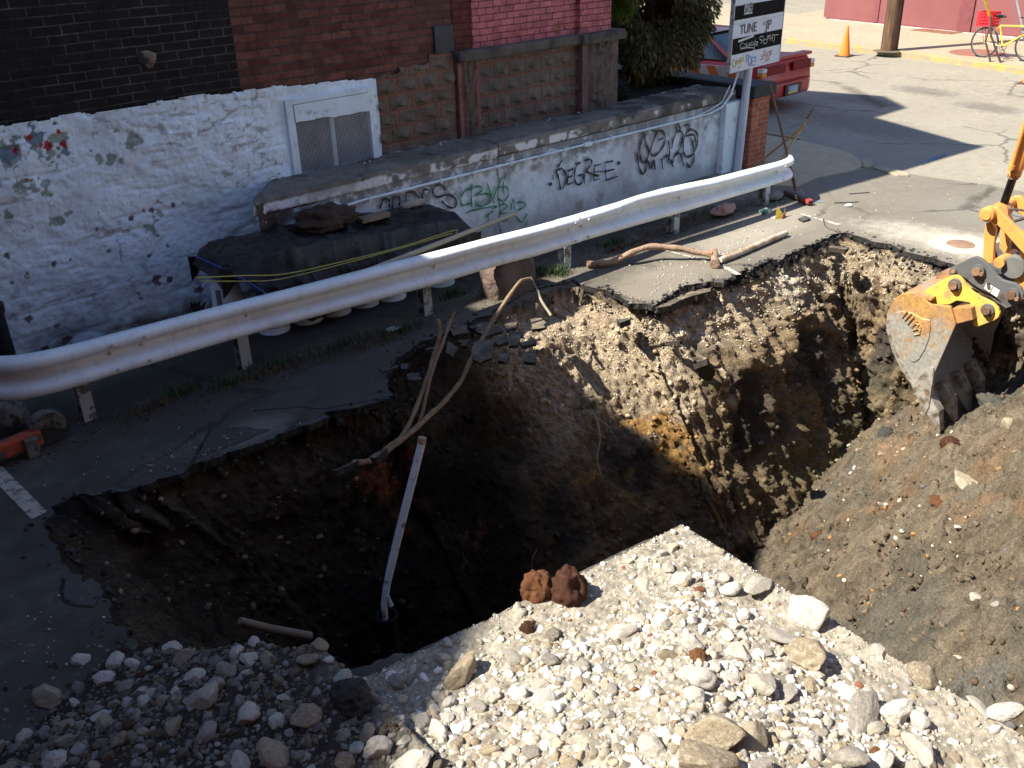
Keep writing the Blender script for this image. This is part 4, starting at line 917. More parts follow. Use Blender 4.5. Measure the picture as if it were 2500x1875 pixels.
CC = CC+(np.array([.055, .05, .042])-CC)*(np.clip(sm(.1, .4, fbm(P3, 3.4, 5, off=16)+.5*sm(8.3, 9.8, A)-.15-.25*front), 0, 1)*.8)[..., None]
CC = CC+(np.array([.12, .115, .07])-CC)*(sm(.0, .4, fbm(P3, 5, 3, off=26))*sm(7.2, 6.5, A)*.5)[..., None]
CC = CC+(np.array([.50, .49, .48])-CC)*(np.maximum(sm(WYP-.04, WYP-.01, py_[K]+.04*nf_)*sm(.0, .2, nf_+.1)*.9, sm(.42, .5, fbm(P3, 5.5, 4, off=50))*sm(10.3, 11.2, A)))[..., None]
CC[(np.abs(A-7.175) < .008)] = (.02, .018, .016)
kq = A <= 9.78+.0*A; kq = (py_[K] < WYP-.0) | True
tag(link('coping', npmesh('coping', np.stack([A, Y_, Z_], -1).reshape(-1, 3), gridfaces(nu, nv), CC.reshape(-1, 3)), M_PLASTER, rw, smooth=True), 'weathered cement coping')
cd = MB(); cp = [(4.72, RY-.035, .835), (4.85, RY-.03, .885), (5.3, RY-.03, .905), (7.17, RY-.03, .905), (8.4, RY-.03, .905), (10.9, RY-.03, .90), (11.15, RY-.05, .91), (11.38, RY-.08, .97), (11.55, RY-.09, 1.12), (11.66, RY-.1, 1.4)]
cd.tube(cp[:6], .014, 8).tube(cp[5:], [.012, .013, .014, .014, .014], 8)
for x_ in (5.35, 6.3, 7.35, 8.25, 9.1, 10.9): cd.box((x_-.012, RY-.048, .88), (x_+.012, RY, .93))
cd.box((8.58, RY-.055, .882), (8.72, RY-.005, .928)); cd.tube([(7.1, RY-.03, .905), (7.2, RY-.03, .905)], .019, 8)
cd.tube([(10.85, RY-.03, .91), (11.1, RY-.06, .955), (11.35, RY-.09, 1.04), (11.5, RY-.1, 1.25)], .008, 6)
cd.build('conduit', M_WHITE, rw, smooth=True)
# spray paint: strokes traced as thin films on the wall
def strokes(name, lines, ox, oy, mat, Y, w, parent, k=.31646, label=None, frame=None):
    m = MB()
    for li, ln in enumerate(lines):
        pts = []
        for (x_, y_) in ln:
            p = WY(ox+x_*k, oy+y_*k, Y) if frame is None else frame(ox+x_*k, oy+y_*k); pts.append(p)
        if len(pts) > 2:   # smooth curve
            q = []
            for i in range(len(pts)-1):
                p0, p1, p2, p3 = pts[max(i-1, 0)], pts[i], pts[i+1], pts[min(i+2, len(pts)-1)]
                for t_ in (0, .25, .5, .75):
                    q.append(.5*((2*p1)+(p2-p0)*t_+(2*p0-5*p1+4*p2-p3)*t_**2+(3*p1-p0-3*p2+p3)*t_**3))
            pts = q+[pts[-1]]
        n = len(pts); vs = []; dy = -.0006*li
        for i, p in enumerate(pts):
            d = (pts[min(i+1, n-1)]-pts[max(i-1, 0)]); d = Vector((d.x, 0, d.z)).normalized() if d.length > 0 else Vector((1, 0, 0)); s_ = Vector((-d.z, 0, d.x))
            ww = w*(.85+.3*math.sin(i*1.3+li))*(.7 if i in (0, n-1) else 1)/2
            a_ = p+s_*ww; b_ = p-s_*ww; vs += [(a_.x, p.y+dy, a_.z), (b_.x, p.y+dy, b_.z)]
        m.add(vs, [(2*i, 2*i+1, 2*i+3, 2*i+2) for i in range(n-1)])
    return tag(m.build(name, mat, parent), label)
def spray(name, c): t = NT(name); n = t.noise(t.pos, 30, 6, .7); return t.done(t.ramp(n, [(.25, sc(c, 3.2)), (.42, c), (.8, c)]), .55)
SPK, SPG = spray('black_spray', (.022, .020, .022)), spray('green_spray', (.012, .20, .06))
dot = lambda x_, y_, r_=7: [(x_+r_*math.cos(a_), y_+r_*math.sin(a_)) for a_ in [i*.9 for i in range(8)]]
DEG = [dot(457, 1420), dot(983, 1258), [(545,1235),(520,1275),(505,1290)], [(470,1350),(478,1390)], [(492,1310),(515,1370),(532,1465)], [(495,1320),(540,1300),(572,1345),(575,1400),(545,1460)],
 [(590,1315),(585,1425)], [(585,1320),(635,1300)], [(585,1370),(625,1355)], [(585,1425),(630,1405)], [(690,1255),(660,1265),(640,1320),(640,1390),(665,1425),(700,1400),(705,1345),(670,1358)],
 [(720,1240),(715,1420)], [(715,1240),(755,1228),(770,1260),(725,1320)], [(725,1320),(780,1345),(830,1358)], [(790,1290),(785,1395)], [(790,1280),(840,1265)], [(780,1330),(850,1320)], [(785,1390),(830,1378)],
 [(870,1260),(880,1395)], [(870,1255),(935,1240)], [(860,1325),(945,1305)], [(880,1390),(970,1358)]]
strokes('graffiti', DEG, 1200, 0, SPK, RY-.022, .030, rw, label='black tag reading DEGREE between two dots')
SCR = [[(1180,1020),(1190,1100),(1215,1180),(1180,1255),(1150,1220),(1145,1130),(1175,1060)], [(1215,1190),(1260,1060),(1300,1005),(1340,1050),(1320,1140),(1260,1200),(1230,1180)], [(1250,1010),(1330,1010)],
 [(1390,1150),(1400,1080),(1440,1010),(1475,1040),(1450,1150),(1410,1210),(1395,1260)], [(1480,1180),(1480,1080),(1530,1000),(1580,1020),(1590,1080),(1560,1180),(1510,1210),(1475,1170)], [(1500,1050),(1560,1040),(1575,1100)],
 [(1120,1170),(1135,1280),(1165,1345),(1190,1300),(1200,1230)], [(1205,1240),(1230,1300),(1250,1230),(1260,1310)], [(1310,1220),(1320,1310)], [(1320,1230),(1350,1200),(1380,1240),(1400,1290)], [(1420,1200),(1440,1180),(1460,1200),(1480,1280)],
 [(1500,1250),(1530,1290),(1560,1220),(1550,1110),(1530,1060)], [(1420,1010),(1435,955),(1455,1000)], [(1490,970),(1520,960),(1520,1010)], [(1360,1080),(1370,1180),(1350,1260)], [(1290,1080),(1330,1060)]]
strokes('graffiti', SCR, 1200, 0, SPK, RY-.022, .034, rw, label='heavy overlapping black scribbled tag')
LTG = [[(1035,1610),(1055,1550),(1085,1530),(1110,1555),(1105,1600)], [(1130,1610),(1135,1540),(1165,1515),(1190,1540),(1180,1590)], [(1235,1500),(1240,1560),(1250,1600)], [(1235,1490),(1290,1480),(1335,1530),(1300,1550),(1270,1555)],
 [(1415,1465),(1375,1465),(1360,1520),(1375,1580)], [(1540,1470),(1515,1430),(1470,1430),(1440,1480),(1480,1520),(1560,1500),(1620,1540),(1610,1600),(1560,1595),(1510,1550)]]
strokes('graffiti', LTG, 600, 0, SPK, RY-.022, .026, rw, label='black looping tag partly behind the tarpaulin')
GRT = [[(1740,1450),(1690,1475),(1658,1530),(1675,1585),(1740,1565)], [(1745,1415),(1740,1520),(1745,1610)], [(1720,1470),(1790,1435),(1825,1465),(1765,1510)], [(1765,1510),(1870,1495),(1890,1545),(1820,1592),(1765,1560)],
 [(1860,1410),(1890,1500),(1915,1565)], [(1925,1440),(1885,1530)], [(1905,1540),(1945,1430),(1980,1360)], [(2005,1345),(1985,1420),(1990,1510)], [(1935,1450),(2005,1440),(2025,1500),(1985,1555),(1940,1520)],
 [(1700,1645),(1760,1620),(1930,1590),(1900,1612)], [(1950,1600),(1990,1570),(2012,1592),(1960,1645),(2020,1640)], [(2040,1625),(2050,1570),(2065,1540),(2070,1615)], [(2090,1560),(2145,1560),(2150,1592),(2095,1622)]]
strokes('graffiti', GRT, 600, 0, SPG, RY-.022, .020, rw, label='green looping tag')
strokes('graffiti', [[(1850,410),(1890,380),(1912,358)], [(1870,380),(1872,440),(1877,490)], [(1950,440),(2000,440),(2050,405),(2085,405),(2130,450),(2172,380)], [(2180,430),(2140,510)]], 600, 400, SPG, RY-.022, .018, rw, label='second line of the green tag')

# planting bed, end panel, brick pillar and low side wall
M_SOIL = simple('bed_soil', (.015, .019, .015), .95, var=.5, scale=12, bump=1, bd=.05, bs=25, coord='pos')
nb_ = 70; A, B = np.meshgrid(np.linspace(9.75, 12.35, nb_), np.linspace(8.75, 13.2, nb_), indexing='ij'); Pq = np.stack([A, B, 0*A], -1)
tag(link('garden_bed', npmesh('garden_bed', np.stack([A, B, 1.07+.07*fbm(Pq, 2, 4)], -1).reshape(-1, 3), gridfaces(nb_, nb_)), M_SOIL, smooth=True, centre=False), kind='structure')
MB().box((11.45, RY-.10, -.03), (11.93, RY+.25, 1.0)).build('end_panel', M_WHITE, rw, bevel=.02)
MB().box((9.76, RY+.3, -.05), (11.9, RY+.34, 1.0)).build('wall_back', MS_PIL, rw)
pl_ = thing('brick_pillar', (12.1, 8.2, 0), 'orange brick pillar with a dark cap beside the sign pole', 'pillar')
MB().box((11.93, 7.99, -.02), (12.36, 8.42, 1.02)).build('pillar_shaft', MB_PILLAR, pl_)
M_CAP = simple('dark_cap_stone', (.022, .022, .022), .75, var=.4, scale=6, bump=.6, bd=.02, bs=20, coord='pos')
MB().box((11.86, 7.93, 1.02), (12.43, 8.5, 1.20)).build('pillar_cap', M_CAP, pl_, bevel=.03)
sw = thing('side_wall', (12.2, 10.5, 0), 'low brick wall with dark coping running back beside the street', 'wall')
MB().box((12.0, 8.5, -.02), (12.32, 13.4, 1.02)).build('wall_core', MB_PILLAR, sw)
MB().box((11.92, 8.503, 1.02), (12.40, 13.45, 1.19)).build('coping', M_CAP, sw, bevel=.03)
# thin trickle of small broken bits on the coping
tk = np.random.default_rng(9); q = 26
cp_ = np.stack([tk.uniform(5.6, 9.6, q), tk.uniform(8.6, 8.8, q), np.full(q, 1.14)], 1)
scatter('gravel_chips', cp_, .012+.02*tk.random(q), np.array([.6, .6, .6])*tk.uniform(.6, 1, (q, 1)), M_STONE, 1, 6, .7, 4, 'chips of white paint and mortar along the coping')

# photographer's own building, and an unseen brick block added at left to dim the skylight
gg = thing('added_sky_blocker', (-6, 4, 0), 'unseen brick block added to cut skylight on the left side of the yard', 'building')
MB().box((-12, -1.6, -.1), (-4.0, 8.8, 6.2)).build('wall', MB_DKRED, gg); MB().box((-12.1, -1.65, 6.2), (-3.9, 8.82, 6.35)).build('roof', M_ROOF, gg)
nb = thing('neighbouring_building', (0, -3, 0), 'brick building on the near side of the yard, behind the view', 'house')
MB().box((-16, -9, -.1), (7.0, -1.7, 10)).build('wall', MB_DKRED, nb)
for x_ in (-6, -3, 0, 3): MB().box((x_-.5, -1.74, 3.2), (x_+.5, -1.69, 5.0)).build('window', M_DGLASS, nb)
# ------------------------------------------------------------ guardrail
gr = thing('guardrail', (6, 6.9, 0), 'long dented white painted steel guardrail on short posts', 'guardrail')
PX = [(1.20,7.50),(1.32,7.28),(1.50,7.15),(1.80,7.09),(2.4,7.06),(3.2,7.03),(5.1,6.87),(7.0,6.82),(7.6,6.80),(8.76,6.72),(10.4,6.62),(10.75,6.61),(10.92,6.66),(11.0,6.78)]
t = NT('chipped_white_steel'); s_ = t.sep(t.pos); st_ = t.comb(t.math('MULTIPLY', s_[0], 1.0), s_[1], t.math('MULTIPLY', s_[2], .22))
c = t.ramp(t.noise(t.pos, 2.2, 5), [(.3, (.66, .71, .73)), (.7, (.80, .84, .86))])
c = t.mix(t.ramp(t.noise(st_, 13, 7, .7), [(.52, 0.0), (.72, .45)]), c, (.36, .31, .27))
c = t.mix(t.ramp(t.noise(t.pos, 17, 8, .75), [(.66, 0.0), (.69, .9)]), c, (.16, .12, .10))
c = t.mix(t.ramp(t.noise(t.pos, 60, 4, .7), [(.70, 0.0), (.73, .8)]), c, (.10, .09, .09))
M_RAIL = t.done(c, t.ramp(t.noise(t.pos, 9, 5), [(.3, .42), (.7, .7)]), t.bump(t.noise(t.pos, 7, 6, .6), .35, .012), spec=.45)
PRO = [(0,.02),(.015,.06),(.06,.10),(.13,.115),(.24,.113),(.32,.095),(.38,.03),(.42,.006),(.5,.0),(.58,.006),(.62,.03),(.68,.095),(.76,.113),(.87,.115),(.94,.10),(.985,.06),(1.0,.02)]
def beam(x0, x1, off, name):
    pts = []; n = 160
    xs = [p[0] for p in PX]; ys = [p[1] for p in PX]
    L = [0]
    for i in range(1, len(PX)): L.append(L[-1]+math.dist(PX[i], PX[i-1]))
    S = np.linspace(0, L[-1], 900); X = np.interp(S, L, xs); Y = np.interp(S, L, ys)
    k = np.ones(41)/41; Xs = np.convolve(np.pad(X, 20, 'edge'), k, 'valid'); Ys = np.convolve(np.pad(Y, 20, 'edge'), k, 'valid')
    m = (Xs >= x0) & (Xs <= x1); Xs, Ys, S = Xs[m], Ys[m], S[m]; Xs, Ys, S = Xs[::3], Ys[::3], S[::3]
    top = np.interp(Xs, [1.2,1.5,2.9,3.8,4.9,5.8,6.35,7.0,7.65,8.0,8.4,8.8,9.2,10.5,11], [.745,.735,.715,.70,.69,.67,.65,.635,.633,.648,.656,.640,.617,.59,.59])
    bot = np.interp(Xs, [1.2,1.5,2,3,4.8,5.8,6.4,7,8.5,10.5,11], [.36,.385,.41,.40,.375,.36,.33,.335,.31,.32,.31])
    dx = np.gradient(Xs); dy = np.gradient(Ys); l = np.hypot(dx, dy); nx_ = dy/l; ny_ = -dx/l
    nb = len(PRO); V = []
    endf = 1-.4*(sm(10.75, 11.0, Xs)+sm(1.5, 1.2, Xs))
    dent = 1-.35*np.exp(-((Xs-8.0)/.35)**2)
    for i in range(len(Xs)):
        for (h, d) in PRO:
            dd = d*endf[i]*(dent[i] if h > .5 else 1)+off
            wob = .006*math.sin(Xs[i]*2.3+h*3)
            V.append((Xs[i]+nx_[i]*dd, Ys[i]+ny_[i]*dd+wob, bot[i]+(top[i]-bot[i])*h))
    F = gridfaces(len(Xs), nb); me = npmesh(name, V, F); o = link(name, me, M_RAIL, gr, smooth=True)
    md = o.modifiers.new('thick', 'SOLIDIFY'); md.thickness = .006; md.offset = -1
    return o
beam(1.15, 7.03, 0, 'rail_beam'); beam(6.74, 11.1, -.010, 'rail_beam')
M_BOLT = simple('painted_bolt', (.52, .50, .51), .5)
def rail_pt(x_, h, out=0.0):
    y_ = float(np.interp(x_, [p[0] for p in PX], [p[1] for p in PX]))
    tp = float(np.interp(x_, [1.5,2.9,3.8,4.9,5.8,6.35,7.0,7.65,8.4,9.2,10.5], [.735,.715,.70,.69,.67,.65,.635,.633,.668,.617,.59]))
    bt = float(np.interp(x_, [1.2,1.5,2,3,4.8,5.8,6.4,7,8.5,10.5], [.36,.385,.41,.40,.375,.36,.33,.335,.31,.32]))
    return Vector((x_, y_-out, bt+(tp-bt)*h))
for x_ in (2.1, 2.35, 3.25, 5.15, 6.93, 7.13, 8.7, 10.55):
    for h, o_ in ((.5, .004), (.18, .116), (.82, .116)):
        if h != .5 and x_ in (3.25, 5.15, 8.7): continue
        p = rail_pt(x_, h, o_); MB().tube([p, p+Vector((0, -.012, 0))], [.016, .011], 8).build('bolt', M_BOLT, gr)
M_POST = simple('peeling_post', (.44, .48, .50), .6, .2, var=.1, scale=4, bump=.4, bd=.006, dirt=(.13, .125, .125), dscale=9, dpos=(.50, .55), coord='pos')
for x_, y_ in ((1.88, 7.26), (3.25, 7.22), (5.13, 7.02), (7.03, 6.96), (8.8, 6.86), (10.55, 6.76)):
    m = MB().box((x_-.05, y_-.045, -.02), (x_+.05, y_-.038, .46)).box((x_-.05, y_+.06, -.02), (x_+.05, y_+.067, .46)).box((x_-.004, y_-.038, -.02), (x_+.004, y_+.06, .46))
    m.build('post', M_POST, gr)

# ------------------------------------------------------------ tarpaulin over upturned buckets
t = NT('black_tarp'); n = t.noise(t.pos, 7, 6, .6)
n_b = t.noise(t.pos, 5, 8, .75, dist=1.2)
M_TARP = t.done(t.ramp(n, [(.3, (.005, .005, .006)), (.55, (.010, .010, .012)), (.74, (.05, .038, .026))]), t.ramp(n, [(.3, .20), (.7, .36)]), t.bump(n_b, .6, .035), spec=.4)
PRT = [(8.17,.36),(8.17,.60),(8.12,.655),(7.85,.655),(7.62,.645),(7.54,.60),(7.50,.50),(7.48,.36),(7.50,.22)]
pl = np.cumsum([0]+[math.dist(PRT[i], PRT[i+1]) for i in range(len(PRT)-1)]); nu, nv = 240, 90
tt = np.linspace(0, pl[-1], nv); ty = np.interp(tt, pl, [q[0] for q in PRT]); tz = np.interp(tt, pl, [q[1] for q in PRT])
U = np.linspace(0, 1, nu); TX = 3.37+U*2.86; A, K = np.meshgrid(TX, np.arange(nv), indexing='ij'); Y_ = ty[K].copy(); Z_ = tz[K].copy()
el = sm(3.37, 3.5, A); er = sm(6.23, 6.03, A)
Y_ += .15*sm(4.1, 3.4, A); Z_ += (np.interp(A, [3.37,3.6,3.95,4.4,5.1,5.6,6.0,6.4], [.11,.18,.21,.20,.13,.10,.05,.02]))*sm(.45, .62, tz[K])
front = sm(7.60, 7.50, ty[K])
skirt = np.interp(A, [3.37,3.44,3.52,3.64,3.76,3.88,4.1,4.6,5.3,6.6], [.80,.77,.68,.56,.34,.18,.10,.14,.20,.18])
Z_ = np.where(tz[K] < .6, .6-(.6-tz[K])/(.6-.22)*(.6-skirt), Z_)
Z_ = Z_-(.12*(1-el)+.20*(1-er))*(tz[K] > .5)
P3 = np.stack([A, Y_, Z_], -1); wr = ridge(P3*np.array([1.0, 1.6, 1.0]), 2.2, 3, off=3); wr2 = ridge(P3*np.array([1.0, .5, .35]), 3.4, 2, off=7)
Z_ += .020*wr*(1-front)+.010*fbm(P3, 4, 2)+.035*(np.exp(-((A-4.05-.3*(ty[K]-7.6))/.05)**2))+.05*np.maximum(0, wr-.62)+.03*np.maximum(0, ridge(P3*np.array([1, 1.5, 1]), 4.0, 2, off=21)-.6); Y_ -= (.030*wr2+.03*wr+.04*np.maximum(0, ridge(P3*np.array([1.3, 1, .6]), 4.5, 2, off=33)-.55))*front+.008*fbm(P3, 6, 2)
A2 = A-.05*(1-el)*wr2+.05*(1-er)*wr2
tp_ = link('tarpaulin', npmesh('tarpaulin', np.stack([A2, Y_, Z_], -1).reshape(-1, 3), gridfaces(nu, nv)), M_TARP, smooth=True)
tp_.modifiers.new('thick', 'SOLIDIFY').thickness = .003
tag(tp_, 'black plastic tarpaulin draped over a row of upturned buckets', 'tarp')
M_BLUE = simple('blue_plastic', (.02, .05, .22), .5)
bm_ = MB(); bm_.tube([(3.39, 8.2, .76), (3.42, 7.75, .75), (3.52, 7.50, .66), (3.64, 7.46, .54), (3.76, 7.44, .34), (3.82, 7.43, .2)], [.010, .012, .012, .014, .018, .01], 6)
bm_.build('tarp_lining', M_BLUE, tp_, smooth=True)
M_BUCKET = simple('white_bucket', (.72, .79, .84), .4, var=.06, scale=8, bump=.05)
def bucket(x_, y_, z_, lab):
    b = thing('bucket', (x_, y_, z_), lab, 'bucket', 'upturned white buckets in a row under the tarpaulin')
    pr = [(.154, 0), (.156, .015), (.150, .018), (.150, .04), (.154, .042), (.154, .050), (.148, .053), (.147, .085), (.152, .087), (.152, .095), (.146, .098), (.130, .36), (.124, .37), (.0, .37)]
    MB().lathe(pr, (x_, y_, z_), 28, cap=False).build('bucket_body', M_BUCKET, b, smooth=True)
    hh = MB(); hh.tube([(x_+.156*math.cos(a_), y_+.156*math.sin(a_), z_+.07-.05*math.sin((a_+2.6)/2.2*math.pi)*0) for a_ in np.linspace(-2.6, -.4, 12)], .003, 5); hh.build('handle', M_POST, b)
    return b
bucket(3.56, 8.05, 0.0, 'lower white bucket the labelled one is nested over, behind the rail')
b0 = bucket(3.56, 8.05, 0.17, 'white bucket with a dark label at the left end under the tarpaulin')
lb = MB()
for i in range(4):
    a0 = -2.75+i*.10; a1 = a0+.10; r0, r1 = .1435, .1375
    lb.add([(3.56+r0*math.cos(a0), 8.05+r0*math.sin(a0), .31), (3.56+r0*math.cos(a1), 8.05+r0*math.sin(a1), .31), (3.56+r1*math.cos(a1), 8.05+r1*math.sin(a1), .47), (3.56+r1*math.cos(a0), 8.05+r1*math.sin(a0), .47)], [(0, 1, 2, 3)])
lb.build('label', simple('grey_label', (.20, .22, .27), .5, var=.5, scale=40), b0)
for i, x_ in enumerate((3.83, 4.19, 4.50, 4.83, 5.13, 5.74)):
    bucket(x_+.03, [7.68, 7.66, 7.63, 7.61, 7.55, 7.50][i]+.10, 0, ['first white bucket rim showing under the rail from the left', 'second white bucket rim under the rail from the left', 'third white bucket rim under the rail from the left', 'fourth white bucket rim under the rail from the left', 'fifth white bucket rim, just left of the rail post', 'white bucket rim right of the middle rail post'][i])
# things lying on the tarpaulin
def crumple(name, c, s3, mat, seed, label, cat, amp=.35, sub=4, group=None, parent=None):
    V, F = ICO[sub]; P = V*(1+amp*ridge(V, 1.6, 4, off=seed)[:, None]*.8+.1*fbm(V, 5, 3, off=seed)[:, None]); P = P*np.array(s3); P[:, 2] = np.maximum(P[:, 2], -s3[2]*.35)
    o = link(name, npmesh(name, P+np.array(c), F), mat, parent, smooth=True); return tag(o, label, cat, group)
p = WY(782, 552, 7.85)
M_CLOTH = simple('brown_canvas', (.05, .028, .017), .95, var=.4, scale=14, bump=.9, bd=.03, bs=12)
crumple('jacket', (4.60, 7.84, .90), (.24, .16, .11), M_CLOTH, 4, 'crumpled dark brown work jacket lying on the tarpaulin', 'jacket', .9, 4)
p = WY(905, 555, 7.8)
blk = MB().bar((p.x-.15, 7.76, .845), (p.x+.21, 7.80, .83), .11, .05); tag(blk.build('timber_block', simple('old_timber', (.19, .15, .105), .9, var=.3, bump=.6, bs=30), bevel=.006), 'short grey timber block on the tarpaulin beside the jacket', 'timber')
p = WY(1008, 498, 8.05)
crumple('rag', (p.x, 8.05, .77), (.13, .05, .04), simple('pale_rag', (.36, .31, .25), .95, bump=.6), 9, 'pale twisted rag on top of the tarpaulin near the wall', 'rag', .6, 3)
M_ROPE = simple('yellow_rope', (.50, .42, .10), .8, var=.2, scale=60, bump=.6, bs=120)
def tubeat(name, pts, r_, mat, label, cat, n=8, parent=None):
    return tag(MB().tube(pts, r_, n).build(name, mat, parent, smooth=True), label, cat)
def z6(x_, y_, Y): return WY(600+x_*.31646, 400+y_*.31646, Y)
def smooth_pts(P, k=5):
    q = []
    for i in range(len(P)-1):
        p0, p1, p2, p3 = P[max(i-1, 0)], P[i], P[i+1], P[min(i+2, len(P)-1)]
        for j in range(k):
            t_ = j/k; q.append(.5*((2*p1)+(p2-p0)*t_+(2*p0-5*p1+4*p2-p3)*t_**2+(3*p1-p0-3*p2+p3)*t_**3))
    return q+[P[-1]]
tubeat('rope', smooth_pts([z6(-380, 878, 7.40), z6(0, 862, 7.36), z6(300, 850, 7.36), z6(700, 765, 7.36), z6(1200, 640, 7.38), z6(1600, 515, 7.42), z6(1620, 540, 7.44)]), .0055, M_ROPE, 'upper yellow rope stretched across the front of the tarpaulin', 'rope')
tubeat('rope', smooth_pts([z6(-350, 905, 7.40), z6(0, 905, 7.36), z6(260, 890, 7.36), z6(700, 785, 7.35), z6(1200, 650, 7.36), z6(1590, 535, 7.42)]), .005, M_ROPE, 'lower yellow rope stretched across the front of the tarpaulin', 'rope')
M_POLE = simple('pale_wood_pole', (.36, .33, .24), .75, var=.15, scale=3, bump=.3, bs=30)
tubeat('wooden_pole', [z6(780, 890, 7.0), z6(860, 858, 7.03), z6(1500, 610, 7.2), z6(2085, 380, 7.4)], [.027, .027, .026, .022], M_POLE, 'pale round pole leaning from the guardrail against the graffiti wall', 'pole', 12)

# junk behind the left end of the rail
M_BAG = simple('dusty_plastic', (.26, .30, .38), .35, var=.3, bump=.9, bd=.02, bs=14)
p = G(205, 838, .1); crumple('plastic_bag', (p.x, p.y-.1, .1), (.17, .12, .10), M_BAG, 12, 'blue grey plastic bag behind the left end of the guardrail', 'bag', .6)
p = G(285, 850, .05); tag(MB().tube([(p.x+.22*math.cos(a_), p.y-.15+.2*math.sin(a_), .15+.05*math.sin(a_*2)) for a_ in np.linspace(-.6, 4.2, 30)], .011, 6).build('hose', simple('grey_hose', (.20, .20, .19), .6), smooth=True), 'loop of grey hose behind the guardrail', 'hose')

# ------------------------------------------------------------ concrete saw at the left edge
sp_ = G(120, 1065, .1)
saw = thing('concrete_saw', (sp_.x, sp_.y, 0), 'dirty orange cut off saw lying on the asphalt at the left edge', 'saw')
M_ORD = simple('dirty_orange', (.38, .055, .02), .6, var=.25, scale=9, bump=.4, dirt=(.06, .055, .05), dscale=12, dpos=(.46, .58))
M_SAWG = simple('dusty_alloy', (.17, .16, .14), .7, .2, var=.4, scale=12, bump=.6, dirt=(.03, .03, .03), dscale=14, dpos=(.5, .6))
cx_, cy_ = G(118, 1045, .16).x, G(118, 1045, .16).y
gd = MB(); R0 = .14
for sgn in (0,):
    prof = [(0, 0)]+[(R0*math.cos(a_), R0*math.sin(a_)) for a_ in np.linspace(-.5, 3.0, 18)]
    gd.prism([(cx_+u_*.98-.0, cy_-v_*.25, .16+v_) for u_, v_ in prof], (.0, .09, .0))
gd.build('blade_guard', M_SAWG, saw, bevel=.01)
MB().tube([(cx_+.01, cy_+.03, .15), (cx_+.012, cy_+.045, .15)], .15, 30).build('blade', simple('blade_steel', (.10, .10, .10), .45, .7), saw)
a0 = G(-45, 1118, .12); a1 = G(98, 1062, .12)
MB().bar(a0, a1, .10, .12).build('saw_arm', M_ORD, saw, bevel=.015)
MB().bar(G(62, 1095, .08), G(92, 1085, .08), .1, .16).build('belt_cover', M_SAWG, saw, bevel=.01)
MB().box((a0.x-.25, a0.y-.1, .02), (a0.x+.06, a0.y+.14, .24)).build('motor_housing', M_ORD, saw, bevel=.03)
bb = G(30, 1010, .15); crumple('engine', (bb.x-.02, bb.y, .12), (.13, .1, .12), M_SAWG, 3, None, None, .4, 3, parent=saw)

# ------------------------------------------------------------ things round the pit
M_ROOT = simple('root_bark', (.24, .165, .10), .9, var=.35, scale=14, bump=1, bd=.012, bs=45)
M_BARK = simple('dead_branch', (.36, .25, .17), .9, var=.4, scale=9, bump=1, bd=.015, bs=35, dirt=(.14, .08, .05), dscale=9, dpos=(.45, .65))
def wob(pts, amp, seed):
    return [p+Vector((mnoise.noise(p*3+Vector((seed, 0, 0)))*amp, mnoise.noise(p*3+Vector((0, seed, 0)))*amp, mnoise.noise(p*3+Vector((0, 0, seed)))*amp)) for p in pts]
q = wob(smooth_pts([WY(1293, 680, 6.35), WY(1268, 690, 6.33), WY(1215, 765, 6.25), WY(1165, 850, 6.15), WY(1120, 935, 6.05), WY(1080, 985, 5.95), WY(1020, 1040, 5.8), WY(960, 1090, 5.72), WY(915, 1122, 5.7), WY(860, 1130, 5.72)]), .02, 3)
tubeat('root', q, [.017+.010*i/len(q)+.003*math.sin(i*1.9) for i in range(len(q))], M_ROOT, 'long bent root reaching up out of the pit into the sun', 'root')
tubeat('root', wob(smooth_pts([WY(1296, 676, 6.35), WY(1310, 705, 6.3), WY(1322, 735, 6.22), WY(1345, 770, 6.1)]), .01, 5), [.006]*6+[.014]*10, M_POLE, 'short pale splintered stick hanging from the bend of the long root', 'stick')
rt_ = thing('root', WY(1030, 960, 5.95), 'forked dark root standing at the pit rim with two broken tips', 'root')
q = wob(smooth_pts([WY(1066, 782, 6.2), WY(1070, 825, 6.18), WY(1050, 900, 6.1), WY(1020, 985, 5.95), WY(985, 1060, 5.8), WY(935, 1100, 5.72)]), .02, 8)
MB().tube(q, [.020+.006*math.sin(i*1.7)*.4 for i in range(len(q))], 8).build('root_fork', M_ROOT, rt_, smooth=True)
q = wob(smooth_pts([WY(1108, 764, 6.2), WY(1098, 790, 6.2), WY(1078, 845, 6.1), WY(1045, 940, 6.0), WY(1030, 1010, 5.9), WY(1020, 1040, 5.85)]), .015, 9)
MB().tube(q, [.015+.004*math.sin(i*2.1)*.4 for i in range(len(q))], 8).build('root_fork', M_ROOT, rt_, smooth=True)
def z7(x_, y_, z_): return G(1200+x_*.31646, 400+y_*.31646, z_)
q = wob(smooth_pts([z7(742, 775, .05), z7(830, 770, .05), z7(950, 755, .06), z7(1060, 700, .12), z7(1220, 640, .17), z7(1400, 648, .15), z7(1560, 672, .11), z7(1700, 700, .08)]), .02, 2)
tubeat('branch', q, [.034+.004*math.sin(i*1.3) for i in range(len(q))], M_BARK, 'curved knobbly branch lying on the sunlit asphalt', 'branch', 10)
pp_ = thing('drain_pipe', z7(1760, 740, 0), 'rusty white pipe with a knuckle joint lying on the asphalt', 'pipe')
M_RP = simple('rusted_pipe', (.48, .44, .37), .7, var=.15, bump=.4, dirt=(.30, .18, .08), dscale=7, dpos=(.42, .6))
MB().tube([z7(1760, 745, .045), z7(1880, 700, .045), z7(2212, 558, .045), z7(2275, 532, .045)], .034, 14).build('pipe_length', M_RP, pp_, smooth=True)
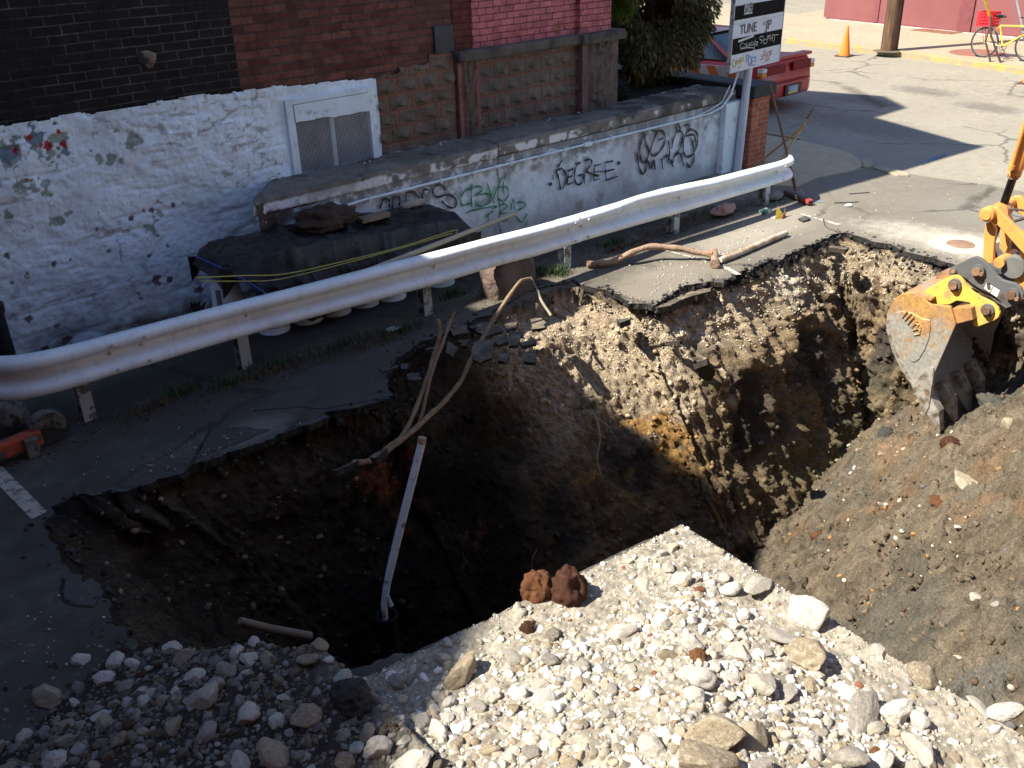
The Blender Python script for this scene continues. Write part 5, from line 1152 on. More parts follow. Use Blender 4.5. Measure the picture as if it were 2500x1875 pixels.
MB().tube([z7(1712, 672, .06), z7(1715, 705, .06), z7(1722, 735, .055), z7(1722, 775, .055)], [.045, .055, .036, .055], 12).build('pipe_joint', M_BARK, pp_, smooth=True)
for k, (pts, r0) in enumerate((([(1428,1000),(1450,1010),(1462,1040),(1465,1075),(1458,1120),(1470,1165)], .005), ([(1455,1018),(1485,1040),(1498,1062),(1512,1078)], .003), ([(1275,912),(1305,920),(1340,930)], .004), ([(1310,1340),(1298,1370),(1305,1400),(1322,1425)], .002))):
    q = wob(smooth_pts([WY(px, py, 5.38-.09*i if k == 0 else 5.32 if k == 1 else 5.75 if k == 2 else 4.6) for i, (px, py) in enumerate(pts)]), .006, k)
    tubeat('thin_root', q, [r0*(1-.7*i/len(q)) for i in range(len(q))], M_POLE, ['thin pale root dangling over the sun and shade border in the pit', 'side rootlet right of the dangling pale root', 'short rootlet in the rusty earth at the pit rim', 'hair thin root in the dark pit above the slab'][k], 'root', 5)
# the white downpipe standing in a black drain
M_WP = simple('scuffed_white_pipe', (.62, .66, .70), .55, var=.12, scale=4, bump=.2, dirt=(.10, .075, .06), dscale=8, dpos=(.55, .65), coord='pos')
wp = thing('white_pipe', WY(940, 1480, 5.0), 'dented white pipe leaning upright out of the black drain in the pit', 'pipe')
MB().tube([WY(1031, 1075, 5.0), WY(1010, 1160, 5.0), WY(977, 1290, 5.0), WY(958, 1368, 5.0), WY(945, 1425, 5.0), WY(938, 1475, 5.0), WY(941, 1510, 5.0)], [.030, .031, .032, .031, .029, .027, .022], 14).build('pipe_length', M_WP, wp, smooth=True)
pt_ = WY(1031, 1068, 5.0); MB().tube([pt_, pt_+Vector((-.012, 0, -.045))], .033, 14).build('pipe_collar', M_RP, wp)
MB().tube([WY(948, 1455, 4.97), WY(955, 1478, 4.97)], [.008, .02], 8).build('pipe_flap', M_WP, wp)
t_ = WY(944, 1500, 5.0)
bd_ = thing('black_drain', (t_.x, t_.y, t_.z-1.2), 'vertical black drain pipe rising from the bottom of the pit', 'pipe')
MB().lathe([(.078, -1.4), (.078, -.04), (.088, -.035), (.088, 0), (.072, 0), (.072, -.25)], t_, 24, cap=False).build('pipe_length', simple('black_plastic', (.010, .010, .011), .4), bd_, smooth=True)
tubeat('timber_pole', [WY(585, 1515, 4.25), WY(660, 1535, 4.22), WY(757, 1553, 4.2)], [.022, .026, .028], simple('grey_wood', (.15, .125, .095), .85, var=.3, bump=.5), 'grey wooden pole stuck in the dark left bank of the pit', 'pole', 10)

# asphalt plates broken off the rim
def plate(name, pts, z0, th_, tilt, mat, label, cat='asphalt chunk', group=None, jag=.012):
    c = sum((Vector((p[0], p[1], 0)) for p in pts), Vector())/len(pts); P = []
    for i, p in enumerate(pts):
        a_ = Vector((p[0], p[1], 0)); b_ = Vector((pts[(i+1) % len(pts)][0], pts[(i+1) % len(pts)][1], 0)); n = max(1, int((b_-a_).length/.03))
        for k in range(n):
            q = a_.lerp(b_, k/n); q += Vector((mnoise.noise(q*14), mnoise.noise(q*14+Vector((5, 5, 5))), 0))*jag*2; P.append(q)
    Rm = Matrix.Rotation(tilt[0], 3, 'X') @ Matrix.Rotation(tilt[1], 3, 'Y')
    top = [c+Rm @ (q-c)+Vector((0, 0, z0)) for q in P]
    bot = [c+Rm @ ((q-c)*.93+Vector((0, 0, -th_)))+Vector((0, 0, z0)) for q in P]
    n = len(top); m = MB().add(top+bot, [tuple(range(n)), tuple(range(2*n-1, n-1, -1))]+[(i, n+i, n+(i+1) % n, (i+1) % n) for i in range(n)])
    o = m.build(name, mat); o.data.materials.append(M_PSIDE)
    for f in o.data.polygons:
        if (Rm.transposed() @ Vector(f.normal)).z < .5: f.material_index = 1
    return tag(o, label, cat, group)
M_PLATE = simple('dusty_asphalt_plate', (.105, .088, .070), .9, var=.3, scale=5, bump=.5, bd=.006, bs=60, coord='pos', dirt=(.24, .20, .15), dscale=6, dpos=(.5, .7), spec=.2)
M_PLATED = simple('grey_asphalt_plate', (.075, .073, .070), .9, var=.25, scale=5, bump=.5, bd=.006, bs=60, coord='pos', spec=.2)
def gp(*a): return [tuple(G(x_, y_, 0)[:2]) for x_, y_ in a]
def z7g(*a): return gp(*[(1200+x_*.31646, 400+y_*.31646) for x_, y_ in a])
def z6g(*a): return gp(*[(600+x_*.31646, 400+y_*.31646) for x_, y_ in a])
def z9g(*a): return gp(*[(600+x_*.31646, 900+y_*.31646) for x_, y_ in a])
plate('asphalt_chunk', z7g((1290,985),(1500,905),(1700,890),(1690,960),(1500,1010),(1380,1090),(1270,1095)), -.05, .07, (-.22, .04), M_PLATE, 'long flap of asphalt snapped down at the sunlit pit rim')
plate('asphalt_chunk', z7g((1640,1180),(1740,1270),(1740,1420),(1620,1390),(1600,1250)), -.38, .05, (-.7, .35), M_PLATED, 'flat grey slab piece stuck upright in the sunlit pit wall')
plate('asphalt_chunk', z7g((960,1080),(1065,1085),(1060,1120),(1000,1165)), -.13, .06, (-.3, .1), M_PLATED, 'small dark slab tip under the asphalt tongue')
plate('asphalt_chunk', z7g((1345,1110),(1400,1120),(1500,1210),(1480,1240),(1400,1180)), -.27, .04, (-.4, .2), M_PLATE, 'narrow tilted slab below the snapped flap')
plate('asphalt_chunk', z7g((1720,900),(1800,890),(1790,940),(1720,935)), .02, .05, (-.1, .1), M_PLATED, 'small flat slab on the rim right of the snapped flap')
plate('asphalt_chunk', [tuple(G(x_, y_, 0)[:2]) for x_, y_ in ((2028,598),(2072,610),(2062,624),(2020,608))], .03, .05, (-.15, .15), M_PLATE, 'loose asphalt slab on the far corner of the pit')
plate('asphalt_chunk', z9g((120,320),(330,315),(600,330),(640,370),(500,440),(330,440),(160,400)), -.01, .06, (-.08, .03), M_PLATED, 'triangular slab cracked off the shaded asphalt')
plate('asphalt_chunk', z9g((620,590),(700,560),(850,470),(830,500),(690,590)), -.24, .05, (-.2, .1), M_PLATED, 'thin sliver of slab below the shaded rim')
plate('asphalt_chunk', z9g((930,490),(1070,440),(1070,470),(980,520)), -.20, .06, (-.2, -.1), M_PLATE, 'reddish slab piece below the shaded rim')
plate('asphalt_chunk', [tuple(G(x_, y_, 0)[:2]) for x_, y_ in ((155,1412),(190,1425),(240,1462),(236,1480),(190,1478),(157,1465))], .01, .07, (.03, -.03), M_PLATED, 'pentagonal slab cracked loose on the left rim of the pit')
CHUNKS = [((1560,1250),(1700,1240),(1720,1310),(1600,1330)), ((1730,1230),(1900,1150),(1990,1240),(1850,1310)), ((1760,1400),(1930,1380),(1900,1500),(1790,1530),(1740,1470)), ((1640,1320),(1740,1320),(1700,1380),(1650,1370)),
      ((1990,1170),(2100,1180),(2080,1260),(2010,1270)), ((1900,1330),(2010,1300),(2030,1370),(1940,1400)), ((2040,1290),(2140,1300),(2100,1400),(2030,1410)), ((2110,1330),(2230,1300),(2250,1380),(2130,1400)), ((1560,1340),(1640,1390),(1600,1450),(1540,1420)),
      ((2150,1420),(2240,1430),(2230,1530),(2140,1500)), ((1950,1430),(2040,1440),(2010,1540),(1940,1510)), ((1010,1480),(1150,1480),(1180,1560),(1060,1620),(1000,1540)), ((1190,1520),(1260,1510),(1240,1570),(1200,1570)), ((1240,1580),(1330,1570),(1350,1640),(1250,1640)),
      ((2190,1150),(2290,1140),(2310,1230),(2220,1250)), ((1370,1400),(1500,1390),(1480,1480),(1390,1470))]
for i, c_ in enumerate(CHUNKS):
    rr = random.Random(i)
    sun_ = i not in (11, 12, 13, 15)
    plate('asphalt_chunk', z6g(*c_), rr.uniform(-.06, .02), .032, (rr.uniform(-.35, .05), rr.uniform(-.2, .2)), M_PLATE if sun_ else M_PLATED, 'broken asphalt piece in the crumbling sunlit rim by the roots' if sun_ else 'broken asphalt piece on the shaded rim left of the roots', group='broken asphalt at the sunlit rim' if sun_ else 'broken asphalt at the shaded rim')
# old footing under the rail
p = G(1262, 735, .1)
P_, F_ = ICO[4]; P_ = np.sign(P_)*np.abs(P_)**.45*(1+.16*fbm(P_, 1.5, 4)+.05*ridge(P_, 4, 3))[:, None]; o = link('footing', npmesh('footing', P_*np.array([.30, .15, .25])+np.array([6.12, 6.88, .10]), F_), simple('brown_concrete', (.12, .085, .07), .95, var=.4, scale=5, bump=1, bd=.03, bs=14, coord='pos'), smooth=True)
tag(o, 'brown lump of old concrete footing under the guardrail', 'concrete lump')
# weeds, litter and grit along the rail
r = np.random.default_rng(8)
def tufts(name, spots, n, mat, label, hgt=.10):
    m_v = []; m_f = []; b = 0
    for (x_, y_, rx, ry) in spots:
        for k in range(n):
            a = r.uniform(0, 6.28); px_ = x_+r.normal()*rx*.5; py2 = y_+r.normal()*ry*.5; h = hgt*r.uniform(.4, 1.2); l = r.uniform(.2, .9)*h; w_ = r.uniform(.002, .005)
            dx, dy = math.cos(a), math.sin(a); sx_, sy_ = -dy*w_, dx*w_
            m_v += [(px_-sx_, py2-sy_, 0), (px_+sx_, py2+sy_, 0), (px_+dx*l*.4+sx_, py2+dy*l*.4+sy_, h*.6), (px_+dx*l*.4-sx_, py2+dy*l*.4-sy_, h*.6), (px_+dx*l, py2+dy*l, h)]
            m_f += [(b, b+1, b+2, b+3), (b+3, b+2, b+4)]; b += 5
    return tag(MB().add(m_v, m_f).build(name, mat, centre=False), label, 'weeds', kind='stuff')
M_GRASS = simple('weed_green', (.035, .075, .018), .7, var=.5, scale=5, coord='pos')
M_DEAD = simple('dead_weed', (.11, .075, .035), .9, var=.5, scale=5, coord='pos')
tufts('weeds', [(3.0, 7.0, .25, .08), (3.5, 7.05, .3, .1), (4.1, 6.95, .4, .1), (4.7, 6.85, .3, .1), (2.6, 7.15, .2, .1), (6.75, 7.0, .14, .18), (6.85, 6.85, .1, .1), (8.0, 7.1, .3, .05), (5.6, 7.2, .2, .1)], 130, M_GRASS, 'low green weeds growing along the foot of the guardrail')
tufts('dead_grass', [(3.4, 6.95, .5, .1), (4.4, 6.8, .5, .1), (2.3, 7.05, .3, .1), (9.6, 7.1, .5, .15), (9.0, 7.0, .4, .1), (8.0, 6.95, .5, .07)], 240, M_DEAD, 'dry weeds and roots matted along the foot of the guardrail', .05)
P = np.stack([r.uniform(1.0, 11, 2600), r.uniform(6.6, 8.1, 2600), np.zeros(2600)], 1); P[:, 1] = np.where(r.random(2600) < .7, np.interp(P[:, 0], [1, 11], [7.05, 6.75])+r.normal(0, .12, 2600), P[:, 1])
scatter('leaf_litter', P, .004+.012*r.random(2600)**2, np.array([.07, .05, .035])*r.uniform(.4, 2.6, (2600, 1)), M_STONE, 1, 6, .8, 15, 'leaf litter and crumbs along the foot of the guardrail')
# grit scattered over the lot
def gritzone(n, cx, cy, rx, ry, r0, r1, col, seed, label):
    r = np.random.default_rng(seed); x_ = cx+r.normal(0, rx, n); y_ = cy+r.normal(0, ry, n); m = ~in_poly(RC, x_, y_) & (y_ < 8.1); x_, y_ = x_[m], y_[m]; k = len(x_)
    scatter('gravel_grit', np.stack([x_, y_, np.full(k, .001)], 1), r0+(r1-r0)*r.random(k)**3, np.array(col)*r.uniform(.6, 1.3, (k, 1)), M_STONE, 1, 6, .7, seed, label)
gritzone(500, 8.9, 6.1, .8, .22, .003, .018, (.55, .50, .42), 101, 'white grit spilled on the asphalt beside the branch')
gritzone(260, 7.4, 5.85, .5, .2, .003, .016, (.50, .44, .34), 102, 'grit on the sunlit tongue of asphalt')
gritzone(160, 2.2, 6.15, .25, .12, .004, .022, (.20, .20, .20), 103, 'pale crumbs on the shaded slab at the rim')
gritzone(160, 1.6, 6.5, .8, .4, .003, .014, (.35, .33, .30), 104, 'scattered grit on the shaded asphalt')
gritzone(180, .75, 4.9, .25, .4, .003, .016, (.38, .36, .33), 105, 'grit on the asphalt left of the pit')
gritzone(500, 10.6, 4.4, .3, .8, .003, .012, (.60, .55, .46), 106, 'pale grit along the right rim of the pit')
gritzone(300, 13.0, 4.6, 1.5, .8, .003, .012, (.60, .55, .46), 107, 'specks of grit on the sunlit asphalt')
# fallen litter by the rail end
M_LEAFY = simple('pink_bag', (.34, .20, .17), .6, bump=.7)
p = z7(1790, 370, .04); crumple('plastic_bag', (p.x, p.y, .06), (.17, .09, .06), M_LEAFY, 31, 'crumpled dusty pink plastic bag under the rail', 'bag', .7)
p = z6(1140, 1275, 7.0); p = G(961, 803, .01); crumple('paper_scrap', (p.x, p.y, .012), (.07, .045, .012), simple('white_paper', (.55, .54, .56), .8), 33, 'scrap of white paper with dirty spots below the middle rail post', 'paper', .5, 3)
def z4(x_, y_, z_): return G(1700+x_*.36166, y_*.36166, z_)
p = z4(465, 1440, 0)
cb = thing('carton', (p.x, p.y, 0), 'squashed green and white carton beside the rail end', 'carton')
MB().box((p.x-.08, p.y-.05, 0), (p.x+.08, p.y+.05, .05)).build('carton_body', simple('green_carton', (.05, .17, .12), .5, var=.5, scale=20, dirt=(.5, .55, .5), dscale=14, dpos=(.5, .53)), cb, bevel=.01)
p = z4(565, 1470, 0)
yb = thing('crisp_packet', (p.x, p.y, 0), 'torn yellow and red box standing open on the sunlit asphalt', 'packet')
MB().add([(p.x-.10, p.y+.01, 0), (p.x-.02, p.y-.04, 0), (p.x-.03, p.y-.04, .08), (p.x-.09, p.y, .17)], [(0, 1, 2, 3)]).add([(p.x-.02, p.y-.042, 0), (p.x+.10, p.y-.01, 0), (p.x+.09, p.y, .16), (p.x+.05, p.y-.02, .07), (p.x-.02, p.y-.04, .06)], [(0, 1, 2, 3, 4)]).build('yellow_side', simple('yellow_card', (.75, .50, .06), .5), yb)
MB().add([(p.x-.03, p.y-.048, .002), (p.x+.105, p.y-.014, .002), (p.x+.10, p.y-.012, .055), (p.x-.03, p.y-.046, .035)], [(0, 1, 2, 3)]).build('red_band', simple('red_card', (.55, .05, .03), .5), yb)
MB().add([(p.x-.1, p.y+.012, .003), (p.x+.1, p.y-.008, .003), (p.x+.1, p.y+.09, .004), (p.x-.08, p.y+.1, .004)], [(0, 1, 2, 3)]).build('box_base', simple('pale_card', (.5, .5, .45), .6), yb)
p = z4(725, 1490, 0); MBp = MB(); tag(plate('plate', [(p.x-.07, p.y-.04), (p.x+.06, p.y-.05), (p.x+.08, p.y+.03), (p.x-.05, p.y+.05)], .03, .02, (.1, -.1), M_PLATED, 'flat grey scrap on the asphalt right of the torn box', 'scrap'))
p = z4(1028, 1390, 0); crumple('paper_scrap', (p.x, p.y, .01), (.06, .04, .012), simple('white_tissue', (.7, .7, .68), .9), 35, 'tiny white tissue on the sunlit asphalt', 'paper', .5, 3)
p = z4(530, 1345, 0); crumple('cloth_scrap', (p.x, p.y, .04), (.13, .07, .05), simple('grey_rag', (.22, .22, .22), .9, bump=.6), 37, 'grey rag at the foot of the last rail post', 'rag', .7, 3)
for a_, b_ in (((1030, 1308), (1170, 1298)), ((930, 1370), (1095, 1362))):
    MB_ = MB().tube([z4(*a_, .01), z4(*b_, .01)], .006, 5).build('steel_rod', simple('dark_rod', (.03, .03, .03), .6)); tag(MB_, 'thin dark rod on the asphalt, '+('upper' if a_[1] < 1350 else 'lower')+' of the two near the shadow edge', 'rod')
M_SLAB = ground_mat('slab_asphalt', (.062, .060, .055), [], speck=.4, cracks=.8, rough=.9)
def jagpoly(pts, amp=.02, seed=0):
    out = []
    for i, p in enumerate(pts):
        a_ = Vector((p[0], p[1], 0)); b_ = Vector((pts[(i+1) % len(pts)][0], pts[(i+1) % len(pts)][1], 0)); n = max(1, int((b_-a_).length/.04))
        for k in range(n):
            q = a_.lerp(b_, k/n); q = q+Vector((mnoise.noise(q*9+Vector((seed, 0, 0))), mnoise.noise(q*9+Vector((0, seed, 3))), 0))*amp; out.append((q.x, q.y))
    return out
def slabsheet(pts, z_, mat, seed=0):
    P = jagpoly(pts, .03, seed); m = MB().add([(p[0], p[1], z_) for p in P], [tuple(range(len(P)))]); tag(m.build('asphalt_patch', mat, centre=False), kind='structure')
slabsheet(z9g((60,330),(260,170),(520,-20),(760,-40),(1000,-60),(1060,80),(1125,215),(900,262),(600,312),(330,300)), .006, M_SLAB, 1)
slabsheet([tuple(G(x_, y_, 0)[:2]) for x_, y_ in ((530,1035),(600,1045),(660,1052),(560,1092),(478,1122),(500,1080))], .005, M_SLAB, 2)
# painted parking lines and blue utility marks
M_LINE = simple('worn_line_paint', (.42, .39, .33), .8, var=.2, scale=8, coord='pos', dirt=(.13, .12, .11), dscale=16, dpos=(.50, .60))
def sheet(name, pts, z_, mat): 
    m = MB().add([(p[0], p[1], z_) for p in pts], [tuple(range(len(pts)))]); return tag(m.build(name, mat, centre=False), kind='structure')
sheet('parking_line', [(1.06, 6.10), (1.17, 6.12), (1.13, 6.98), (1.02, 6.97)], .004, M_LINE)
sheet('parking_line', [z7(1290, 660, 0), z7(1400, 680, 0), z7(1660, 740, 0), z7(1650, 755, 0)], .004, M_LINE)
sheet('parking_line', [z7(1750, 785, 0), z7(1830, 800, 0), z7(1930, 855, 0), z7(1880, 858, 0)], .004, M_LINE)
sheet('parking_line', [z4(670, 1440, 0), z4(700, 1440, 0), z4(980, 1515, 0), z4(960, 1525, 0)], .004, M_LINE)
M_BLUEP = simple('blue_marking', (.06, .17, .40), .8, var=.2, coord='pos', dirt=(.17, .17, .17), dscale=9, dpos=(.42, .55))
sheet('utility_mark', [z4(1510, 1100, 0), z4(1670, 1032, 0), z4(1690, 1045, 0), z4(1530, 1110, 0)], .004, M_BLUEP)
sheet('utility_mark', [z4(770, 1350, 0), z4(860, 1355, 0), z4(870, 1370, 0), z4(775, 1362, 0)], .004, M_BLUEP)
M_CRACK = simple('crack_dark', (.02, .02, .02), .95, coord='pos')
def crack(pts, w_):
    vs = []; P = smooth_pts(wob(pts, .03, 4), 4); n = len(P)
    for i, p in enumerate(P):
        d = (P[min(i+1, n-1)]-P[max(i-1, 0)]).normalized(); s_ = Vector((-d.y, d.x, 0))*w_*.5*(1-.7*i/n)*(1+.5*math.sin(i*2.3)); vs += [(p.x+s_.x, p.y+s_.y, .005), (p.x-s_.x, p.y-s_.y, .005)]
    tag(MB().add(vs, [(2*i, 2*i+1, 2*i+3, 2*i+2) for i in range(n-1)]).build('pavement_crack', M_CRACK, centre=False), kind='structure')
def z9(x_, y_): return G(600+x_*.31646, 900+y_*.31646, 0)
def z8l(x_, y_): return G(x_*.31646, 900+y_*.31646, 0)
crack([z9(275, 268), z9(400, 160), z9(500, 60), z9(530, 0)], .014); crack([z8l(1480, 740), z8l(1550, 600), z8l(1640, 430)], .03)
crack([z9(640, 330), z9(900, 290), z9(1120, 230)], .02); crack([z4(860, 1480, 0), z4(870, 1530, 0), z4(960, 1570, 0)], .015)
crack([G(157, 1412), G(155, 1440), G(157, 1466), G(185, 1480), G(230, 1480)], .022)
# valve cover with concrete collar
c_ = G(2337, 597); 
mc = thing('manhole_cover', (c_.x, c_.y, 0), 'small round rusty cover in a pale concrete ring on the lot', 'manhole cover')
MB().lathe([(.0, .006), (.30, .006), (.31, .0)], (c_.x, c_.y, 0), 32, cap=False).build('concrete_ring', simple('pale_concrete', (.46, .42, .34), .85), mc)
MB().lathe([(.0, .012), (.15, .012), (.155, .007)], (c_.x+.02, c_.y-.03, 0), 24, cap=False).build('cover_plate', simple('rusty_iron', (.25, .15, .10), .8, var=.3, bump=.6, bs=30), mc)
# ------------------------------------------------------------ signboard on its pole
SA = R(4.7); SX = Vector((math.cos(SA), math.sin(SA), 0)); SO = Vector((11.32, 7.95, 0)); SN = Vector((math.sin(SA), -math.cos(SA), 0))
def on_sign(px, py, off=.004):
    d = ray(px, py); t_ = (SO-CAM).dot(SN)/d.dot(SN); return CAM+d*t_+SN*off
sg = thing('shop_sign', (11.85, 8.0, 0), 'striped black and white repair shop sign covered in tags, on a white pole', 'sign')
M_SW = simple('sign_white', (.52, .55, .62), .45, var=.08, scale=6, coord='pos', dirt=(.35, .33, .33), dscale=12, dpos=(.62, .72))
M_SB = simple('sign_black', (.008, .007, .007), .8, coord='pos', spec=.1)
M_INK = simple('sign_ink', (.03, .03, .034), .5)
bl_ = on_sign(1781, 181); br_ = on_sign(1902, 150); wS = (br_-bl_).dot(SX); uS0 = (bl_-SO).dot(SX); zS = bl_.z+.003
def sp3(u_, z_, off=0.0): return SO+SX*(uS0+u_)+SN*off+Vector((0, 0, z_))
def srect(m, u0, u1, z0, z1, o0, o1):
    vs = [sp3(u_, z_, o) for o in (o0, o1) for u_, z_ in ((u0, z0), (u1, z0), (u1, z1), (u0, z1))]
    m.add(vs, [(0, 3, 2, 1), (4, 5, 6, 7), (0, 1, 5, 4), (1, 2, 6, 5), (2, 3, 7, 6), (3, 0, 4, 7)]); return m
zr = lambda px, py: on_sign(px, py).z
zb1, zb2 = zr(1788, 135), zr(1788.5, 96); zc1, zc2 = zr(1791, 51), zr(1792, 16); zs = zr(1791, 60)
srect(MB(), 0, wS, zS, zS+2.3, -.05, 0).build('sign_board', M_SW, sg, bevel=.004)
srect(MB(), .02, wS-.012, zb1, zb2, 0, .003).build('black_band', M_SB, sg); srect(MB(), .02, wS-.012, zc1, zc2, 0, .003).build('black_band', M_SB, sg)
m = MB(); srect(m, .0, wS, zs-.003, zs+.003, 0, .003); srect(m, .0, wS, zS+.035, zS+.039, 0, .002); srect(m, -.006, 0.006, zS, zS+2.3, -.055, .006); srect(m, wS-.006, wS+.006, zS, zS+2.3, -.055, .006)
m.build('frame', simple('sign_frame', (.45, .45, .47), .5, dirt=(.15, .13, .13), dscale=14), sg)
def stext(s, u_, z_, size, name, mat, rot=0, sx=1, off=0):
    M = Matrix.Translation(sp3(u_, z_, .005)) @ Matrix((SX, Vector((0, 0, 1)), SN)).transposed().to_4x4() @ Matrix.Rotation(rot, 4, 'Z')
    return text_mesh(s, size, M, name, mat, sg, off=off, ext=.001, sx=sx)
def su(px, py): return (on_sign(px, py)-SO).dot(SX)-uS0
uT = su(1806, 83); zT = zr(1808, 84); hT = zr(1805, 64)-zT
stext('TUNE', uT-.01, zT, hT*1.62, 'sign_text', M_INK, sx=.98, off=.0015)
stext('JP', su(1870, 70)-.015, zr(1873, 71), hT*1.62, 'sign_text', M_INK, sx=1.12, off=.0015)
M_PENG = simple('marker_grey', (.22, .23, .26), .6)
stext('DLBC', su(1861, 65), zr(1862, 62), hT*.66, 'tag_text', M_PENG, sx=.5, off=-.002)
uq, zq = su(1816, 36), zr(1816, 36)
srect(MB(), uq, uq+.215, zq, zq+.155, .003, .005).build('sticker', simple('sticker_white', (.55, .56, .58), .6), sg)
stx = stext('SAYER', uq+.006, zq+.018, .17, 'sticker_text', M_SB, sx=.43, off=.001); stx.location.z += 0
stx.delta_location = SN*.002
# bottom edges of the big lettering at the top of the frame
for i, (u_, w_) in enumerate(((.11, .02), (.16, .035), (.215, .02))): srect(MB(), u_, u_+w_, zr(1803, -1), zr(1803, -12)+.10, .003, .0045).build('sign_text', M_INK, sg)
def sstrokes(lines, ox, oy, k, mat, w, label):
    m = MB()
    for li, ln in enumerate(lines):
        P = [on_sign(ox+x_*k, oy+y_*k, .006+.0004*li) for x_, y_ in ln]; P = smooth_pts(P, 3) if len(P) > 2 else P; n = len(P); vs = []
        for i, p in enumerate(P):
            d = (P[min(i+1, n-1)]-P[max(i-1, 0)]).normalized(); s_ = d.cross(SN)*w/2; vs += [p+s_, p-s_]
        m.add(vs, [(2*i, 2*i+1, 2*i+3, 2*i+2) for i in range(n-1)])
    return tag(m.build('graffiti', mat, sg), label)
K = .1808
M_MW, M_MY, M_MB, M_MO = simple('marker_white', (.50, .50, .50), .6), simple('marker_yellow', (.50, .40, .03), .6), simple('marker_blue', (.15, .28, .55), .6), simple('marker_orange', (.55, .17, .06), .6)
sstrokes([[(840,560),(1000,500),(1050,480)]], 1650, 0, K, M_MW, .03, 'broad white paint stroke')
sstrokes([[(1175,490),(1135,495),(1130,530),(1165,550),(1140,585)],[(1185,500),(1180,585),(1215,580)],[(1185,540),(1215,530)],[(1230,480),(1225,575)],[(1230,490),(1265,480),(1230,530)],[(1270,460),(1265,550)],[(1300,455),(1295,560)],[(1265,520),(1300,505)],[(1330,470),(1315,570)],[(1300,475),(1380,465)],
          [(900,575),(860,610),(880,655),(950,620),(910,590)],[(950,570),(960,640),(990,570),(985,640)],[(1020,560),(1000,610),(1040,600),(1030,565)],[(1060,560),(1100,570),(1060,600),(1100,610)],[(860,665),(950,645),(1040,645)],[(900,620),(870,670)]], 1650, 0, K, M_MW, .009, 'thin white marker tags on the lower black band')
sstrokes([[(790,800),(760,850),(790,915),(810,850),(780,800)],[(820,800),(830,870),(850,810),(865,870),(880,780)],[(870,790),(915,780),(900,840)],[(880,830),(915,815)],[(840,915),(880,895)]], 1650, 0, K, M_MY, .014, 'yellow tag at the bottom of the sign')
sstrokes([[(945,760),(975,740),(985,790),(955,820)],[(955,760),(950,850)],[(1000,750),(975,800),(990,880),(1020,800),(1000,760)],[(1030,760),(1025,880),(1070,870)],[(1040,780),(1075,770),(1070,820),(1035,830)],[(985,880),(1050,885)]], 1650, 0, K, M_MB, .014, 'blue tag at the bottom of the sign')
sstrokes([[(1200,670),(1180,740),(1160,800)],[(1200,670),(1215,740),(1205,810)],[(1150,760),(1230,745)],[(1230,700),(1240,800),(1270,720),(1245,690)],[(1290,670),(1265,760)],[(1260,700),(1305,685)],[(1270,730),(1300,725)],[(1140,810),(1180,790)],[(1200,830),(1265,800)]], 1650, 0, K, M_MO, .010, 'orange tag at the bottom of the sign')
MB().tube([(11.74, 8.03, -.02), (11.86, 8.05, 2.0), (11.9, 8.05, 3.8)], .058, 18).build('pole', M_SW, sg, smooth=True)
MB().bar(sp3(.45, zS+.2, -.09), sp3(.75, zS+.2, -.09), .08, .04).build('bracket', M_SW, sg)

# ------------------------------------------------------------ tools leaning on the rail end
M_HANDLE = simple('brown_handle', (.17, .085, .035), .6, var=.3, scale=4, bump=.3, bs=30)
M_HANDLE2 = simple('light_wood_handle', (.40, .24, .10), .6, var=.2, scale=4, bump=.3, bs=30)
hb = G(1941, 474, .05)
br = thing('push_broom', (hb.x, hb.y, 0), 'push broom with a long brown handle standing on its worn red ended head', 'broom')
top = WY(1880, 206, 7.55); MB().tube([top, hb+Vector((0, 0, .08))], .016, 10).build('handle', M_HANDLE, br, smooth=True)
MB().tube([hb+Vector((0, 0, .08))+(top-hb)*.18, hb+Vector((0, 0, .05))], .019, 10).build('ferrule', simple('red_ferrule', (.28, .04, .03), .5), br)
e0, e1 = G(1919, 468, .05), G(1980, 494, .05)
MB().bar(e0, e1, .08, .05).build('broom_head', simple('broom_block', (.12, .09, .075), .9, bump=.6), br, bevel=.012)
MB().bar(e0.lerp(e1, .72), e1, .085, .056).build('red_end', simple('faded_red', (.30, .05, .05), .8), br, bevel=.012)
bm_ = MB(); rr = random.Random(4)
for i in range(220):
    q = e0.lerp(e1, rr.random()); bm_.bar(q+Vector((rr.uniform(-.02, .02), rr.uniform(-.03, .03), -.02)), q+Vector((rr.uniform(-.03, .03), rr.uniform(-.05, .05), -.05)), .003)
bm_.build('bristles', simple('bristle', (.05, .045, .04), .9), br)
m = MB().tube([e0.lerp(e1, .2)+Vector((0, 0, .03)), hb+(top-hb)*.13+Vector((0, 0, .06))], .004, 5).tube([e0.lerp(e1, .8)+Vector((0, 0, .03)), hb+(top-hb)*.13+Vector((0, 0, .06))], .004, 5); m.build('brace', M_POST, br)
def shovel(a, b, mat, lab, sh):
    s_ = thing('shovel', (b.x, b.y, 0), lab, 'shovel'); MB().tube([a, b+(a-b)*.04], [.013, .016], 10).build('handle', mat, s_, smooth=True)
    MB().tube([a, a+(b-a)*.12], .0175, 10).build('grip', sh, s_, smooth=True)
    d = (a-b).normalized(); sd = d.cross(Vector((0, 0, 1))).normalized(); nrm = sd.cross(d)
    P = [b+d*.0+sd*0, b+d*.10+sd*.10, b+d*.27+sd*.11, b+d*.29+sd*.03, b+d*.29-sd*.03, b+d*.27-sd*.11, b+d*.10-sd*.10]
    MB().prism([p+nrm*.004 for p in P], nrm*-.008).build('blade', simple('shovel_steel', (.10, .09, .085), .5, .6), s_)
a_, m_ = WY(1986, 266, 6.95), WY(1912, 385, 6.98); d_ = (m_-a_).normalized(); b_ = a_+d_*((a_.z-.03)/-d_.z)
